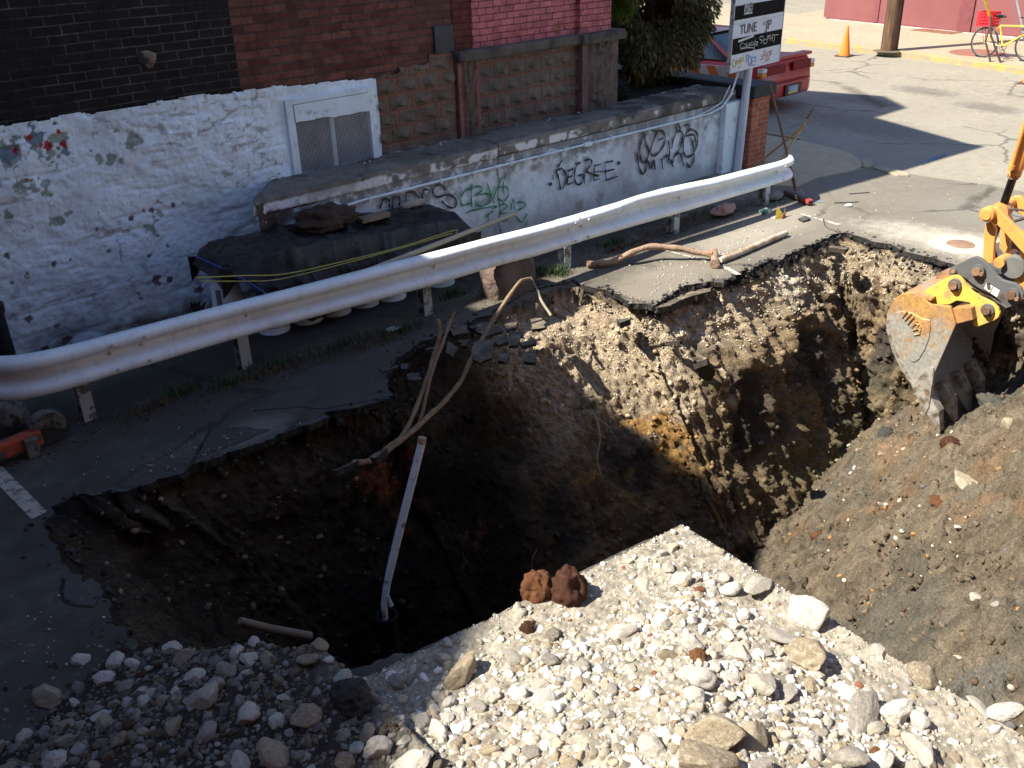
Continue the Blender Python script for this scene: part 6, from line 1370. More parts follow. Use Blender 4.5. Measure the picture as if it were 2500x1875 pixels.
shovel(a_, b_, M_HANDLE2, 'shovel leaning behind the rail end, topmost dark gripped handle', M_HANDLE)
a_, m_ = WY(1964, 307, 6.85), WY(1843, 405, 7.5); d_ = (m_-a_).normalized(); b_ = a_+d_*min(1.5, (a_.z-.03)/max(.05, -d_.z))
shovel(a_, b_, M_HANDLE2, 'shovel with a light wooden handle crossing the broom', M_HANDLE2)

# ------------------------------------------------------------ evergreens in the bed
def leafy(name, c, rx, ry, rz, n, size, mat, label, trunk_mat, seed, droop=.6, hang=1.0, clumps=60):
    root_ = thing(name, (c[0], c[1], 1.05), label, 'tree' if 'tree' in name else 'shrub')
    r = np.random.default_rng(seed); 
    m = MB(); m.tube([(c[0], c[1], 1.0), (c[0]+.03, c[1], c[2]), (c[0], c[1]+.02, c[2]+rz*.8)], [.09*rx, .06*rx, .02], 8)
    cl = []
    for k in range(clumps):
        v = r.normal(size=3); v /= np.linalg.norm(v); q = r.uniform(.45, 1.0)**.6; P = np.array(c)+v*q*np.array([rx, ry, rz]); cl.append((P, r.uniform(.14, .30)*max(rx, .45)))
        if k % 3 == 0: m.tube([(c[0], c[1], P[2]-.3*rz*.5), tuple(P)], [.02*rx+.004, .004], 5)
    m.build('trunk', trunk_mat, root_)
    ci = r.integers(len(cl), size=n); cen = np.array([q[0] for q in cl])[ci]; cr = np.array([q[1] for q in cl])[ci]
    v = r.normal(size=(n, 3)); v /= np.linalg.norm(v, axis=1)[:, None]; P = cen+v*(cr*r.random(n)**.4)[:, None]*np.array([1, 1, 1.15])
    out = P-np.array(c); out[:, 2] *= .3; out /= np.linalg.norm(out, axis=1)[:, None]+1e-6
    d = out*.7+v*.6+np.array([0, 0, -droop]); d /= np.linalg.norm(d, axis=1)[:, None]
    sd = np.cross(d, r.normal(size=(n, 3))); sd /= np.linalg.norm(sd, axis=1)[:, None]
    L = size*r.uniform(.6, 1.6, n)[:, None]*hang; W = size*.22*r.uniform(.6, 1.3, n)[:, None]
    V = np.stack([P, P+d*L*.5+sd*W, P+d*L, P+d*L*.5-sd*W], 1).reshape(-1, 3); F = np.arange(4*n).reshape(-1, 4)
    tint = np.repeat(np.clip(.5+.5*fbm(cen, 1.9, 2)*2, 0, 1), 4)*.6+np.repeat(r.random(n), 4)*.4
    A, B = mat[1], mat[2]; col = np.array(A)+(np.array(B)-np.array(A))*tint[:, None]
    link('crown', npmesh('crown', V, F, col), mat[0], root_); return root_
t = NT('evergreen_leaf'); c = t.attr(); M_LEAF = t.done(c, .6, None, spec=.25)
t.b.inputs['Subsurface Weight'].default_value = 0
TRK = simple('tree_bark', (.05, .035, .025), .9, bump=.8)
leafy('evergreen_tree', (11.65, 9.75, 2.6), 1.08, .85, 1.5, 75000, .07, (M_LEAF, (.05, .052, .02), (.27, .23, .09)), 'dark brownish evergreen with drooping sprays between the pink house and the sign', TRK, 3, .9, 1.1, 110)
leafy('evergreen_tree', (11.0, 11.3, 2.2), .8, .8, 1.25, 16000, .09, (M_LEAF, (.018, .022, .008), (.07, .065, .025)), 'second dark evergreen hidden behind the drooping one', TRK, 4, .8, 1.1, 60)
leafy('shrub', (10.38, 9.3, 2.55), .24, .24, .45, 12000, .035, (M_LEAF, (.05, .10, .012), (.18, .26, .035)), 'bright yellow green conifer bush at the corner of the pink house', TRK, 5, -.1, 1, 40)
leafy('shrub', (10.15, 9.4, 1.5), .5, .4, .6, 8000, .05, (M_LEAF, (.008, .014, .006), (.025, .04, .014)), 'dark ivy like shrub at the foot of the house corner', TRK, 6, .2, 1, 40)

# ------------------------------------------------------------ striped barricade and red car
bk = thing('barricade', (13.9, 10.0, 0), 'orange and white striped barricade plank behind the dark coping', 'barricade')
pa, pb = G(1690, 168, .92), G(1830, 181, .92); pa = G(1640, 166, .92)
dd = (pb-pa).normalized(); MB().bar(pa, pb, .03, .20).build('plank', simple('barricade_white', (.55, .53, .50), .5), bk)
M_OR = simple('barricade_orange', (.62, .15, .02), .5); L = (pb-pa).length; nrm = Vector((dd.y, -dd.x, 0))
if nrm.dot(CAM-pa) < 0: nrm = -nrm
k = .0
while k < L-.2:
    m = MB().add([pa+dd*k+nrm*.017+Vector((0, 0, .1)), pa+dd*(k+.16)+nrm*.017+Vector((0, 0, .1)), pa+dd*(k+.26)+nrm*.017+Vector((0, 0, -.1)), pa+dd*(k+.10)+nrm*.017+Vector((0, 0, -.1))], [(0, 1, 2, 3)]); m.build('stripe', M_OR, bk); k += .34
for q in (pa.lerp(pb, .25), pa.lerp(pb, .8)): 
    for s_ in (-1, 1): MB().bar((q.x, q.y, q.z), (q.x+nrm.x*.25*s_, q.y+nrm.y*.25*s_, 0), .03, .06).build('leg', M_OR, bk)

car = thing('parked_car', (16.0, 12.2, 0), 'dark red coupe parked at the kerb with its tail towards the yard', 'car')
t = NT('red_car_paint'); M_CAR = t.done((.36, .006, .014), .4, None, spec=.4); t.b.inputs['Coat Weight'].default_value = .3; t.b.inputs['Coat Roughness'].default_value = .08
CX, CY = 16.05, 10.05
def section(s, hw, zl, zb, n=9, crown=.05, bulge=.04):
    P = [(-hw*.86, zl), (-hw*.98, zl+.10), (-hw-bulge*.5, zl+(zb-zl)*.45), (-hw*.99, zl+(zb-zl)*.8), (-hw*.93, zb-.015), (-hw*.6, zb+crown*.7), (0, zb+crown), (hw*.6, zb+crown*.7), (hw*.93, zb-.015), (hw*.99, zl+(zb-zl)*.8), (hw+bulge*.5, zl+(zb-zl)*.45), (hw*.98, zl+.10), (hw*.86, zl)]
    return [(CX+a, CY+s, b) for a, b in P]
ST = [(-.02, .72, .42, .62, 0), (.0, .80, .30, .66, 0), (.05, .845, .24, .90, .02), (.12, .86, .21, .965, .025), (.22, .865, .20, .955, .02), (.75, .87, .18, .93, .02), (1.5, .87, .18, .90, .02), (2.7, .87, .18, .88, .02), (3.3, .865, .18, .86, .04), (3.9, .85, .20, .76, .05), (4.35, .80, .25, .64, .03), (4.45, .70, .35, .55, 0)]
m = MB(); rings = [section(s, a, b, c_, crown=d) for s, a, b, c_, d in ST]; n = len(rings[0])
vs = [p for r_ in rings for p in r_]; fs = [(i*n+k, i*n+(k+1) % n, (i+1)*n+(k+1) % n, (i+1)*n+k) for i in range(len(rings)-1) for k in range(n)]+[tuple(range(n)), tuple((len(rings)-1)*n+k for k in range(n))]
m.add(vs, fs); body = m.build('body', M_CAR, car, smooth=True)
md = body.modifiers.new('s', 'SUBSURF'); md.levels = 1; md.render_levels = 2
def gring(y_, hw, z_): return [(CX-hw, CY+y_, z_), (CX-hw*.7, CY+y_, z_+.02), (CX, CY+y_, z_+.03), (CX+hw*.7, CY+y_, z_+.02), (CX+hw, CY+y_, z_)]
M_CGL = simple('car_glass', (.02, .025, .03), .06, spec=.8)
gl = MB(); base_r = [(.72, .76, .93), (1.45, .60, 1.30), (2.25, .60, 1.31), (3.05, .74, .90)]
vs = []; 
for y_, hw, z_ in base_r: vs += gring(y_, hw, z_)
fs = [(i*5+k, i*5+k+1, (i+1)*5+k+1, (i+1)*5+k) for i in range(3) for k in range(4)]; b0_ = len(vs)
vs += [(CX-.78, CY+.75, .91), (CX-.78, CY+3.05, .89), (CX+.78, CY+.75, .91), (CX+.78, CY+3.05, .89)]
fs += [(0, 5, b0_), (5, 10, b0_+1, b0_), (10, 15, b0_+1), (4, 9, b0_+2), (9, 14, b0_+3, b0_+2), (14, 19, b0_+3)]
gl.add(vs, fs).build('windows', M_CGL, car)
rf = MB(); vs = gring(1.40, .62, 1.315)+gring(1.6, .61, 1.335)+gring(2.1, .61, 1.34)+gring(2.32, .62, 1.31); rf.add(vs, [(i*5+k, i*5+k+1, (i+1)*5+k+1, (i+1)*5+k) for i in range(3) for k in range(4)])
for s_ in (-1, 1): rf.bar((CX+.605*s_, CY+1.42, 1.31), (CX+.79*s_, CY+.72, .93), .05, .04).bar((CX+.605*s_, CY+2.3, 1.31), (CX+.77*s_, CY+3.05, .89), .04, .04).bar((CX+.61*s_, CY+1.9, 1.31), (CX+.80*s_, CY+1.85, .9), .05, .05)
rf.build('roof', M_CAR, car, smooth=True)
MB().box((CX-.78, CY+.0, .93), (CX+.78, CY+.20, .985)).build('spoiler', M_CAR, car, bevel=.012)
bp_ = MB(); P = []
for u_, y_ in ((-.86, .35), (-.85, .02), (-.6, -.10), (0, -.14), (.6, -.10), (.85, .02), (.86, .35)): P.append((CX+u_, CY+y_))
bp_.prism([(a, b, .28) for a, b in P], (0, 0, .26)); bp_.build('bumper', M_CAR, car, bevel=.04, seg=3)
M_TL = simple('tail_lens', (.20, .006, .010), .55, spec=.2); M_WL = simple('clear_lens', (.60, .56, .50), .2, spec=.6); M_AL = simple('amber_lens', (.62, .20, .02), .25)
for s_ in (-1, 1):
    MB().box((CX+.42*s_-.30, CY-.035, .70), (CX+.42*s_+.30, CY+.0, .86)).build('tail_light', M_TL, car, bevel=.012)
    MB().box((CX+.79*s_-.07, CY-.03, .76), (CX+.79*s_+.075, CY+.09, .84)).build('reversing_light', M_WL, car, bevel=.015)
    MB().box((CX+.79*s_-.07, CY-.03, .69), (CX+.79*s_+.075, CY+.09, .757)).build('indicator', M_AL, car, bevel=.015)
pr_ = MB().box((CX-.26, CY-.160, .30), (CX+.26, CY-.12, .50)).build('plate_recess', simple('recess', (.05, .005, .006), .5), car)
pt = MB().box((CX-.17, CY-.166, .33), (CX+.14, CY-.161, .47)).build('licence_plate', simple('plate_blue', (.30, .38, .45), .5), car)
MB().box((CX-.165, CY-.169, .335), (CX+.135, CY-.1665, .365)).build('plate_band', simple('plate_yellow', (.55, .48, .05), .5), pt)
for y_ in (.85, 3.5):
    for s_ in (-1, 1):
        wh = MB().lathe([(.0, 0), (.18, .0), (.20, .02), (.29, .02), (.31, .0), (.31, -.18), (.27, -.2), (0, -.2)], (0, 0, 0), 28, M=Matrix.Translation((CX+s_*.87, CY+y_, .31)) @ Matrix.Rotation(s_*math.pi/2, 4, 'Y'), cap=False).build('wheel', simple('tyre', (.02, .02, .02), .8), car, smooth=True)
        MB().lathe([(.0, .012), (.17, .012), (.18, .0)], (0, 0, 0), 20, M=Matrix.Translation((CX+s_*.875, CY+y_, .31)) @ Matrix.Rotation(s_*math.pi/2, 4, 'Y'), cap=False).build('rim', simple('alloy', (.35, .35, .36), .35, .7), wh)

# ------------------------------------------------------------ pavements, kerbs, far side of the street
def slab(name, pts, z0, z1, mat, bev=0):
    return tag(MB().prism([(p[0], p[1], z0) for p in pts], (0, 0, z1-z0)).build(name, mat, centre=False, bevel=bev), kind='structure')
slab('sidewalk', [(11.25, 7.4), (11.56, 6.9), (12.16, 6.95), (12.8, 6.78), (13.2, 6.80), (13.42, 7.0), (13.75, 7.35), (13.92, 7.9), (14.0, 8.4), (14.0, 30), (12.45, 30), (12.42, 7.98), (11.92, 7.98), (11.3, 8.05)], -.05, .012, M_WALK2)
slab('kerb', [(14.003, 8.42), (14.12, 8.42), (14.12, 30), (14.003, 30)], -.05, .05, M_WALK, .02)
cur = [G(x_, y_, .0) for x_, y_ in ((2102, 396), (2112, 388), (2128, 392), (2133, 404), (2122, 412), (2108, 411))]; slab('kerb', [(p.x, p.y) for p in cur], -.05, .03, M_WALK, .012)
cur = [G(x_, y_, .0) for x_, y_ in ((2128, 411), (2150, 408), (2216, 425), (2219, 432), (2190, 431))]; slab('kerb', [(p.x, p.y) for p in cur], -.05, .026, M_WALK, .01)
FK = [(1550, 62), (1750, 83), (1913, 104), (2025, 119), (2152, 134), (2268, 148), (2380, 164), (2500, 182), (2640, 207)]
KF = [G(x_, y_, 0) for x_, y_ in FK]
def inset(P, d): return [(p.x+d, p.y+d*.12) for p in P]
M_YEL = simple('worn_yellow_kerb', (.46, .30, .085), .85, var=.2, scale=3, coord='pos', bump=.6, bd=.02, dirt=(.30, .25, .17), dscale=5, dpos=(.42, .56))
i0 = 2; KY = KF[i0:]
slab('kerb', [(p.x, p.y) for p in KY][::-1]+inset(KY, .20), -.05, .13, M_YEL, .02)
K2 = KF[:i0+1]; slab('kerb', [(p.x, p.y) for p in K2][::-1]+inset(K2, .20), -.05, .125, M_WALK, .02)
inn = inset(KF, .205); PKL = G(2003, 43, .12); 
back = [(46, 3), (46, 20.5)]
slab('sidewalk', inn[::-1]+[(inn[-1][0], inn[-1][1])][:0]+[(KF[0].x+6, KF[0].y+1), (29.4, 18.3), (31.5, 18.4), (31.5, 1.0), (KF[-1].x+.3, 1.0)], -.05, .12, M_WALK)
# sheet of crossing street beyond is part of the street sheet; joints on the far pavement
# pink building
M_PW = simple('pink_render', (.21, .068, .068), .85, var=.10, scale=1.2, bump=.2, coord='pos', dirt=(.17, .055, .055), dscale=1.0, dpos=(.45, .75))
M_PB = simple('maroon_render', (.17, .045, .05), .8, coord='pos')
M_WLN = simple('white_curb_paint', (.62, .60, .55), .8, coord='pos', dirt=(.4, .33, .25), dscale=3)
bd2 = thing('pink_building', (30, 14, 0), 'pink rendered building with maroon piers across the street', 'building')
P0, P1 = G(2010, 45, .12), G(2336, 77, .12); dir_ = (P1-P0); dir_.z = 0; dir_.normalize(); nr_ = Vector((dir_.y, -dir_.x, 0))
if nr_.x < 0: nr_ = -nr_
def pwall(a, b, z0, z1, off, th_, mat, name, par=bd2, lab=None):
    A = P0+dir_*a-nr_*off; B = P0+dir_*b-nr_*off
    return tag(MB().prism([(A.x, A.y, z0), (B.x, B.y, z0), (B.x+nr_.x*th_, B.y+nr_.y*th_, z0), (A.x+nr_.x*th_, A.y+nr_.y*th_, z0)], (0, 0, z1-z0)).build(name, mat, par), lab)
LW = (P1-P0).length
pwall(-.0, 14, .17, 6, 0, 8, M_PW, 'wall')
pwall(1.95, 2.10, .16, 6, .035, .03, M_PB, 'pier'); pwall(LW+.0, LW+.42, .14, 6, .05, .04, M_PB, 'pier')
pwall(.1, 14, .09, .168, .0, .1, M_PB, 'base_strip'); pwall(.3, 14, .10, .128, .09, .085, M_WLN, 'painted_edge')
gA = P0+dir_*3.75-nr_*.12
g_ = thing('floor_grate', (gA.x, gA.y, .12), 'rusty brown grate set in the pavement at the pink wall', 'grate')
m = MB(); 
for i in range(9):
    a = gA-nr_*(i*.065); m.bar((a.x, a.y, .127), (a.x+dir_.x*1.3, a.y+dir_.y*1.3, .127), .045, .01)
m.build('grate_bars', simple('rust_grate', (.20, .09, .05), .8), g_)
dk = thing('maroon_building', (40, 30, 0), 'dark maroon building at the far end of the street', 'building')
A = G(1900, 3, 0); MB().prism([(A.x-8, A.y+10, 0), (A.x+14, A.y-2.5, 0), (A.x+14, A.y+8, 0), (A.x-8, A.y+20, 0)], (0, 0, 5)).build('wall', M_PB, dk)
# round rusty cover on the far pavement
c_ = G(2385, 129, .12); rc = thing('round_cover', (c_.x, c_.y, .12), 'round rusty cover in the far pavement under the bicycle', 'manhole cover')
MB().lathe([(.0, .006), (.62, .006), (.63, .0)], (c_.x, c_.y, .122), 28, cap=False).build('cover_plate', simple('rust_disc', (.24, .10, .07), .8, var=.2), rc)
# utility pole
pb_ = G(2168, 124, .12); tpx = WX(2188, -40, pb_.x+.0)
up_ = thing('utility_pole', (pb_.x, pb_.y, .12), 'thick brown wooden utility pole on the far pavement', 'pole')
t = NT('pole_wood'); vv = t.vmath('MULTIPLY', t.pos, (1, 1, .08)); n = t.noise(vv, 16, 6, .7)
M_UP = t.done(t.ramp(n, [(.3, (.03, .018, .012)), (.5, (.10, .052, .026)), (.7, (.19, .10, .048))]), .85, t.bump(n, .6, .02))
TP = Vector((pb_.x-.02, pb_.y+.05, 7)); MB().tube([(pb_.x, pb_.y, .1), TP], [.185, .14], 20).build('pole_shaft', M_UP, up_, smooth=True)
q = Vector((pb_.x, pb_.y, .12)).lerp(TP, .20); MB().tube([q+Vector((0, 0, -.02)), q+Vector((0, 0, .02))], .187, 20).build('band', simple('pale_band', (.6, .58, .5), .6), up_)
MB().tube([(pb_.x+.13, pb_.y-.15, .12), (TP.x+.10, TP.y-.13, 7)], .03, 8).build('cable_guard', simple('dark_conduit', (.03, .025, .02), .6), up_)
MB().lathe([(.0, .02), (.22, .015), (.36, .0)], (pb_.x, pb_.y, .122), 18, cap=False).build('dirt_ring', simple('pole_dirt', (.10, .085, .06), .95, bump=1, var=.5), up_)
# traffic cones
M_CONE = simple('orange_cone', (.85, .21, .02), .45, var=.1, coord='pos'); M_CB = simple('cone_base', (.10, .05, .04), .7)
def cone(p, lab):
    c = thing('traffic_cone', p, lab, 'traffic cone'); MB().lathe([(.135, .03), (.13, .05), (.028, .70), (.022, .72), (0, .72)], p, 24, cap=False).build('cone_body', M_CONE, c, smooth=True)
    MB().box((p[0]-.18, p[1]-.18, p[2]), (p[0]+.18, p[1]+.18, p[2]+.03)).build('cone_base', M_CB, c, bevel=.01)
p = G(2061, 137, 0); cone((p.x, p.y, 0), 'orange traffic cone standing in the street left of the utility pole')
p = G(2513, 204, 0); cone((p.x, p.y, 0), 'traffic cone tip cut off by the right edge of the frame')
# bicycle
bw0, bw1 = G(2397, 140, .12), G(2514, 152, .12); bd_ = (bw1-bw0); bd_.z = 0; bl0 = bd_.length; bd_.normalize(); bn = Vector((bd_.y, -bd_.x, 0))
bk_ = thing('bicycle', (bw0.x, bw0.y, .12), 'yellow bicycle with a red crate on its rear rack, locked to a hoop', 'bicycle')
WR = .335; U = lambda a, h, s_=0.0: Vector((bw0.x, bw0.y, .12))+bd_*a+Vector((0, 0, h))+bn*s_
wbL = 1.05
M_YF = simple('yellow_frame', (.80, .58, .06), .35); M_BLK = simple('black_rubber', (.025, .024, .022), .7); M_CHR = simple('dull_chrome', (.4, .4, .4), .35, .8)
def circ(a, h, rad, n=40): return [U(a+rad*math.cos(2*math.pi*i/n), h+rad*math.sin(2*math.pi*i/n)) for i in range(n+1)]
for a in (0, wbL):
    ty = MB().tube(circ(a, WR, WR-.016), .017, 8, cap=False).build('wheel', M_BLK, bk_, smooth=True)
    MB().tube(circ(a, WR, WR-.04), .009, 6, cap=False).build('rim', M_CHR, ty, smooth=True)
    m = MB()
    for i in range(18): an = i*math.pi/9; m.tube([U(a, WR, .02*(-1)**i), U(a+(WR-.04)*math.cos(an), WR+(WR-.04)*math.sin(an))], .0018, 4)
    m.tube([U(a, WR, -.05), U(a, WR, .05)], .02, 8); m.build('spokes', M_CHR, ty)
BB, ST_, SC_, HT, HB = U(.44, .28), U(.29, .72), U(.26, .90), U(.86, .75), U(.90, .60)
fr = MB().tube([BB, ST_], .016, 8).tube([BB, HB], .018, 8).tube([ST_, HT], .016, 8).tube([HT+Vector((0, 0, .06)), HB], .018, 8).tube([BB, U(0, WR, .04)], .010, 6).tube([BB, U(0, WR, -.04)], .010, 6).tube([ST_, U(0, WR, .04)], .009, 6).tube([ST_, U(0, WR, -.04)], .009, 6)
fr.build('frame', M_YF, bk_, smooth=True)
MB().tube([HB, U(.97, .48, .05), U(wbL, WR, .05)], .011, 6).tube([HB, U(.97, .48, -.05), U(wbL, WR, -.05)], .011, 6).build('fork', M_YF, bk_)
MB().tube([ST_, SC_], .012, 6).build('seat_post', M_CHR, bk_)
P_, F_ = ICO[3]; sd_ = MB().add([U(.27+v[0]*.13, .92+v[2]*.035, v[1]*.07*(1-.5*v[0])) for v in P_], F_.tolist()); sd_.build('saddle', M_BLK, bk_, smooth=True)
MB().tube([HT+Vector((0, 0, .06)), U(.86, .93)], .012, 6).tube([U(.84, .95, -.28), U(.92, .94, -.15), U(.86, .93, 0), U(.92, .94, .15), U(.84, .95, .28)], .012, 8).build('handlebar', M_BLK, bk_, smooth=True)
MB().tube([U(.44, .28, -.07), U(.44, .28, .07)], .02, 8).tube(circ(.44, .28, .085, 20), .008, 6, cap=False).tube([U(.44, .28, .07), U(.56, .17, .07)], .01, 6).tube([U(.44, .28, -.07), U(.32, .39, -.07)], .01, 6).box((0, 0, 0), (0.001, .001, .001), Matrix.Translation(U(.44, .28))).build('crankset', M_BLK, bk_)
MB().tube([U(-.2, .70, .06), U(.25, .70, .06)], .006, 5).tube([U(-.2, .70, -.06), U(.25, .70, -.06)], .006, 5).tube([U(-.1, .70, .06), U(0, WR, .05)], .005, 5).tube([U(-.1, .70, -.06), U(0, WR, -.05)], .005, 5).build('rack', M_BLK, bk_)
cr = thing('crate', U(-.02, .71), 'red slatted plastic crate strapped on the back of the bicycle', 'crate')
M_CRT = simple('red_plastic', (.62, .02, .03), .4)
m = MB(); cw, cd_, ch = .34, .34, .29
for h in (0, .07, .14, .21, .27):
    for s_ in (-1, 1): m.bar(U(-.02-cw/2, .71+h+.01, s_*cd_/2), U(-.02+cw/2, .71+h+.01, s_*cd_/2), .012, .035); m.bar(U(-.02+s_*cw/2, .71+h+.01, -cd_/2), U(-.02+s_*cw/2, .71+h+.01, cd_/2), .012, .035)
for i in range(6):
    for s_ in (-1, 1): a = -cw/2+cw*i/5; m.bar(U(-.02+a, .70, s_*cd_/2*1.01), U(-.02+a, 1.0, s_*cd_/2*1.01), .016, .014); m.bar(U(-.02+s_*cw/2*1.01, .70, a), U(-.02+s_*cw/2*1.01, 1.0, a), .016, .014)
m.bar(U(-.02-cw/2, .705), U(-.02+cw/2, .705), cd_, .01); m.build('crate_body', M_CRT, cr)
rk = thing('bicycle_rack', (U(.45, 0, .1).x, U(.45, 0, .1).y, .12), 'brown steel hoop stand the yellow bicycle leans on', 'bicycle rack')
a_, b_ = G(2418, 151, .12), G(2443, 153, .12); tp1 = a_.lerp(b_, .4)+Vector((0, 0, .85))
MB().tube([a_, a_+Vector((-.12, .15, .45)), a_+Vector((-.1, .12, .8))], .022, 8).tube([b_, b_+Vector((-.22, .25, .6)), b_+Vector((-.28, .3, 1.0))], .024, 8).build('hoop', simple('brown_steel', (.10, .055, .045), .6), rk, smooth=True)
gw = thing('guy_wire', (b_.x-.3, b_.y+.5, .12), 'yellow plastic guy wire guard slanting up above the bicycle', 'guy wire')
P_a = WX(2423, 60, U(.3, 0).x); P_b = WX(2404, -2, U(.3, 0).x-.4); P_c = P_a+(P_b-P_a)*3
MB().tube([P_a, P_c], .03, 10).build('wire_guard', M_YF, gw, smooth=True); MB().tube([G(2443, 153, .12), P_a], .008, 5).build('wire', M_CHR, gw)
MB().tube([WX(2388, -2, U(.2, 0).x), WX(2407, 85, U(.2, 0).x)], .006, 5).build('thin_wire', M_CHR, gw); MB().tube([WX(2469, -2, U(.8, 0).x), WX(2484, 60, U(.8, 0).x)], .006, 5).build('thin_wire', M_CHR, gw)
sp_ = thing('sign_post', (U(.95, 0, .2).x, U(.95, 0, .2).y, .12), 'grey steel street sign post behind the bicycle handlebar', 'post')
a_ = WX(2500, 85, U(.95, 0).x+.1); b_ = WX(2482, -2, U(.95, 0).x+.1); c_ = a_+(b_-a_)*2.2; f_ = a_+(a_-b_)*(a_.z-.12)/(b_.z-a_.z)
MB().tube([f_, c_], .03, 10).build('post_shaft', simple('galvanised_post', (.32, .34, .34), .5, .4), sp_, smooth=True)

# ------------------------------------------------------------ excavator arm
EX = 8.45
def E2(x_, y_, X=EX): return WX(2100+x_*.1808, 600+y_*.1808, X)
def EO(X): # plane points traced on EX but shifted along the bucket axis
    return lambda x_, y_: (lambda p: Vector((X, p.y, p.z)))(E2(x_, y_))
ex = thing('excavator', (9.1, 2.8, -1.0), 'orange excavator arm digging into the spoil with a worn grey toothed bucket', 'excavator')
t = NT('bucket_steel'); n = t.noise(t.pos, 3.2, 6, .6); n2 = t.noise(t.pos, 30, 6, .7); z_ = t.sep(t.pos)[2]
f = t.math('ADD', n, t.math('MULTIPLY', z_, .38)); c = t.ramp(f, [(.30, (.36, .35, .32)), (.42, (.38, .34, .28)), (.48, (.44, .27, .14)), (.66, (.58, .33, .11))])
c = t.mix(1.0, c, t.ramp(n2, [(.3, .65), (.7, 1.25)]), 'MULTIPLY'); M_BKT = t.done(c, t.ramp(n2, [(.3, .35), (.7, .6)]), t.bump(n2, .3, .006), .25)
def paint(name, c_, dirt, dp=(.55, .68), rough=.45):
    return simple(name, c_, rough, var=.08, scale=5, bump=.12, bd=.004, bs=30, coord='pos', dirt=dirt, dscale=7, dpos=dp)
M_YEL2, M_ORG = paint('yellow_orange_paint', (.74, .46, .085), (.42, .27, .13), (.50, .64)), paint('machine_orange', (.68, .32, .085), (.42, .22, .09), (.5, .66))
M_GRY = paint('coupler_grey', (.115, .12, .125), (.06, .05, .045)); M_PIN = paint('rusty_pin', (.32, .19, .11), (.14, .08, .05), (.4, .6))
M_WORN = simple('worn_tooth_steel', (.40, .38, .34), .45, .3, var=.2, scale=12, coord='pos', bump=.4, dirt=(.16, .12, .085), dscale=9, dpos=(.45, .6))
XB1 = 9.80
side = [(740,640),(640,636),(550,655),(480,705),(430,775),(385,850),(360,930),(352,1020),(360,1150),(395,1290),(440,1430),(560,1683),(700,1873),(880,2283),(935,2200),(950,2080),(1000,1723),(1150,1383),(1290,1060),(1222,820),(950,790)]
bucket_ = None
for X, dx, lab in ((EX, .03, 'near side plate of the bucket'), (XB1-.03, .03, 'far side plate of the bucket')):
    f_ = EO(X); o = MB().prism([f_(*p) for p in side], (dx, 0, 0)).build('bucket_side', M_BKT, ex, bevel=.006); tag(o, lab)
    if bucket_ is None: bucket_ = o
f_ = EO(EX+.03); cur = [(950,720),(740,645),(640,641),(550,662),(480,712),(425,800),(390,870),(365,950),(357,1040),(368,1150),(402,1290),(447,1430),(566,1683),(706,1873),(886,2270)]
o_ = [f_(*p) for p in cur]; i_ = []
for k, p in enumerate(o_):
    d = (o_[min(k+1, len(o_)-1)]-o_[max(k-1, 0)]).normalized(); nn = Vector((0, -d.z, d.y)); 
    if nn.dot(Vector((0, -1, .0))) < 0 and k > 3: nn = -nn
    if k <= 3 and nn.z > 0: nn = -nn
    i_.append(p+nn*.028)
sh = MB(); W_ = XB1-EX-.06; n = len(o_); vs = []
for X in (0, W_): vs += [p+Vector((X, 0, 0)) for p in o_]+[p+Vector((X, 0, 0)) for p in i_]
fs = []
for k in range(n-1): fs += [(k, k+1, 2*n+k+1, 2*n+k), (n+k, 3*n+k, 3*n+k+1, n+k+1), (k, n+k, n+k+1, k+1), (2*n+k, 2*n+k+1, 3*n+k+1, 3*n+k)]
fs += [(0, 2*n, 3*n, n), (n-1, 2*n-1, 4*n-1, 3*n-1)]
sh.add(vs, fs).build('bucket_shell', M_BKT, ex, smooth=True)
# ribs, wear plate, cast letters on the near side
f_ = EO(EX-.004); rib = [(350,1000),(358,1150),(395,1300),(442,1440),(563,1690),(702,1880),(740,1830),(600,1640),(480,1400),(430,1250),(400,1120),(395,1000)]
MB().prism([f_(*p) for p in rib], (.02, 0, 0)).build('wear_strip', M_WORN, ex, bevel=.004)
pad = [(480,900),(560,880),(700,900),(840,980),(950,1000),(955,1090),(935,1250),(880,1400),(800,1530),(740,1575),(690,1560),(600,1450),(520,1250),(480,1050)]
f_ = EO(EX-.010); MB().prism([f_(*p) for p in pad], (.02, 0, 0)).build('side_pad', M_BKT, ex, bevel=.012, seg=3)
cut = [(740,1818),(960,1640),(1000,1640),(1005,1730),(950,2080),(940,2160),(880,2283),(700,1870)]; f_ = EO(EX-.018); MB().prism([f_(*p) for p in cut], (.016, 0, 0)).build('side_cutter', M_WORN, ex, bevel=.004)
for p in ((808, 1880), (905, 1990)): q = EO(EX-.022)(*p); MB().tube([q, q+Vector((.01, 0, 0))], .014, 10).build('bolt_hole', M_PIN, ex)
f_ = EO(EX-.0135); mk = MB()
for a, b in (((575,960),(640,880)),((610,1000),(700,905)),((650,1045),(735,950)),((690,1090),(780,1010)),((700,1140),(830,1100))):
    mk.bar(f_(*a), f_(*b), .012, .022, up=(1, 0, 0))
mk.tube([f_(*p) for p in ((690,1110),(760,1040),(800,1060),(770,1110),(820,1130),(810,1185),(740,1200),(690,1110))], .010, 6)
mk.build('cast_letters', M_BKT, ex)
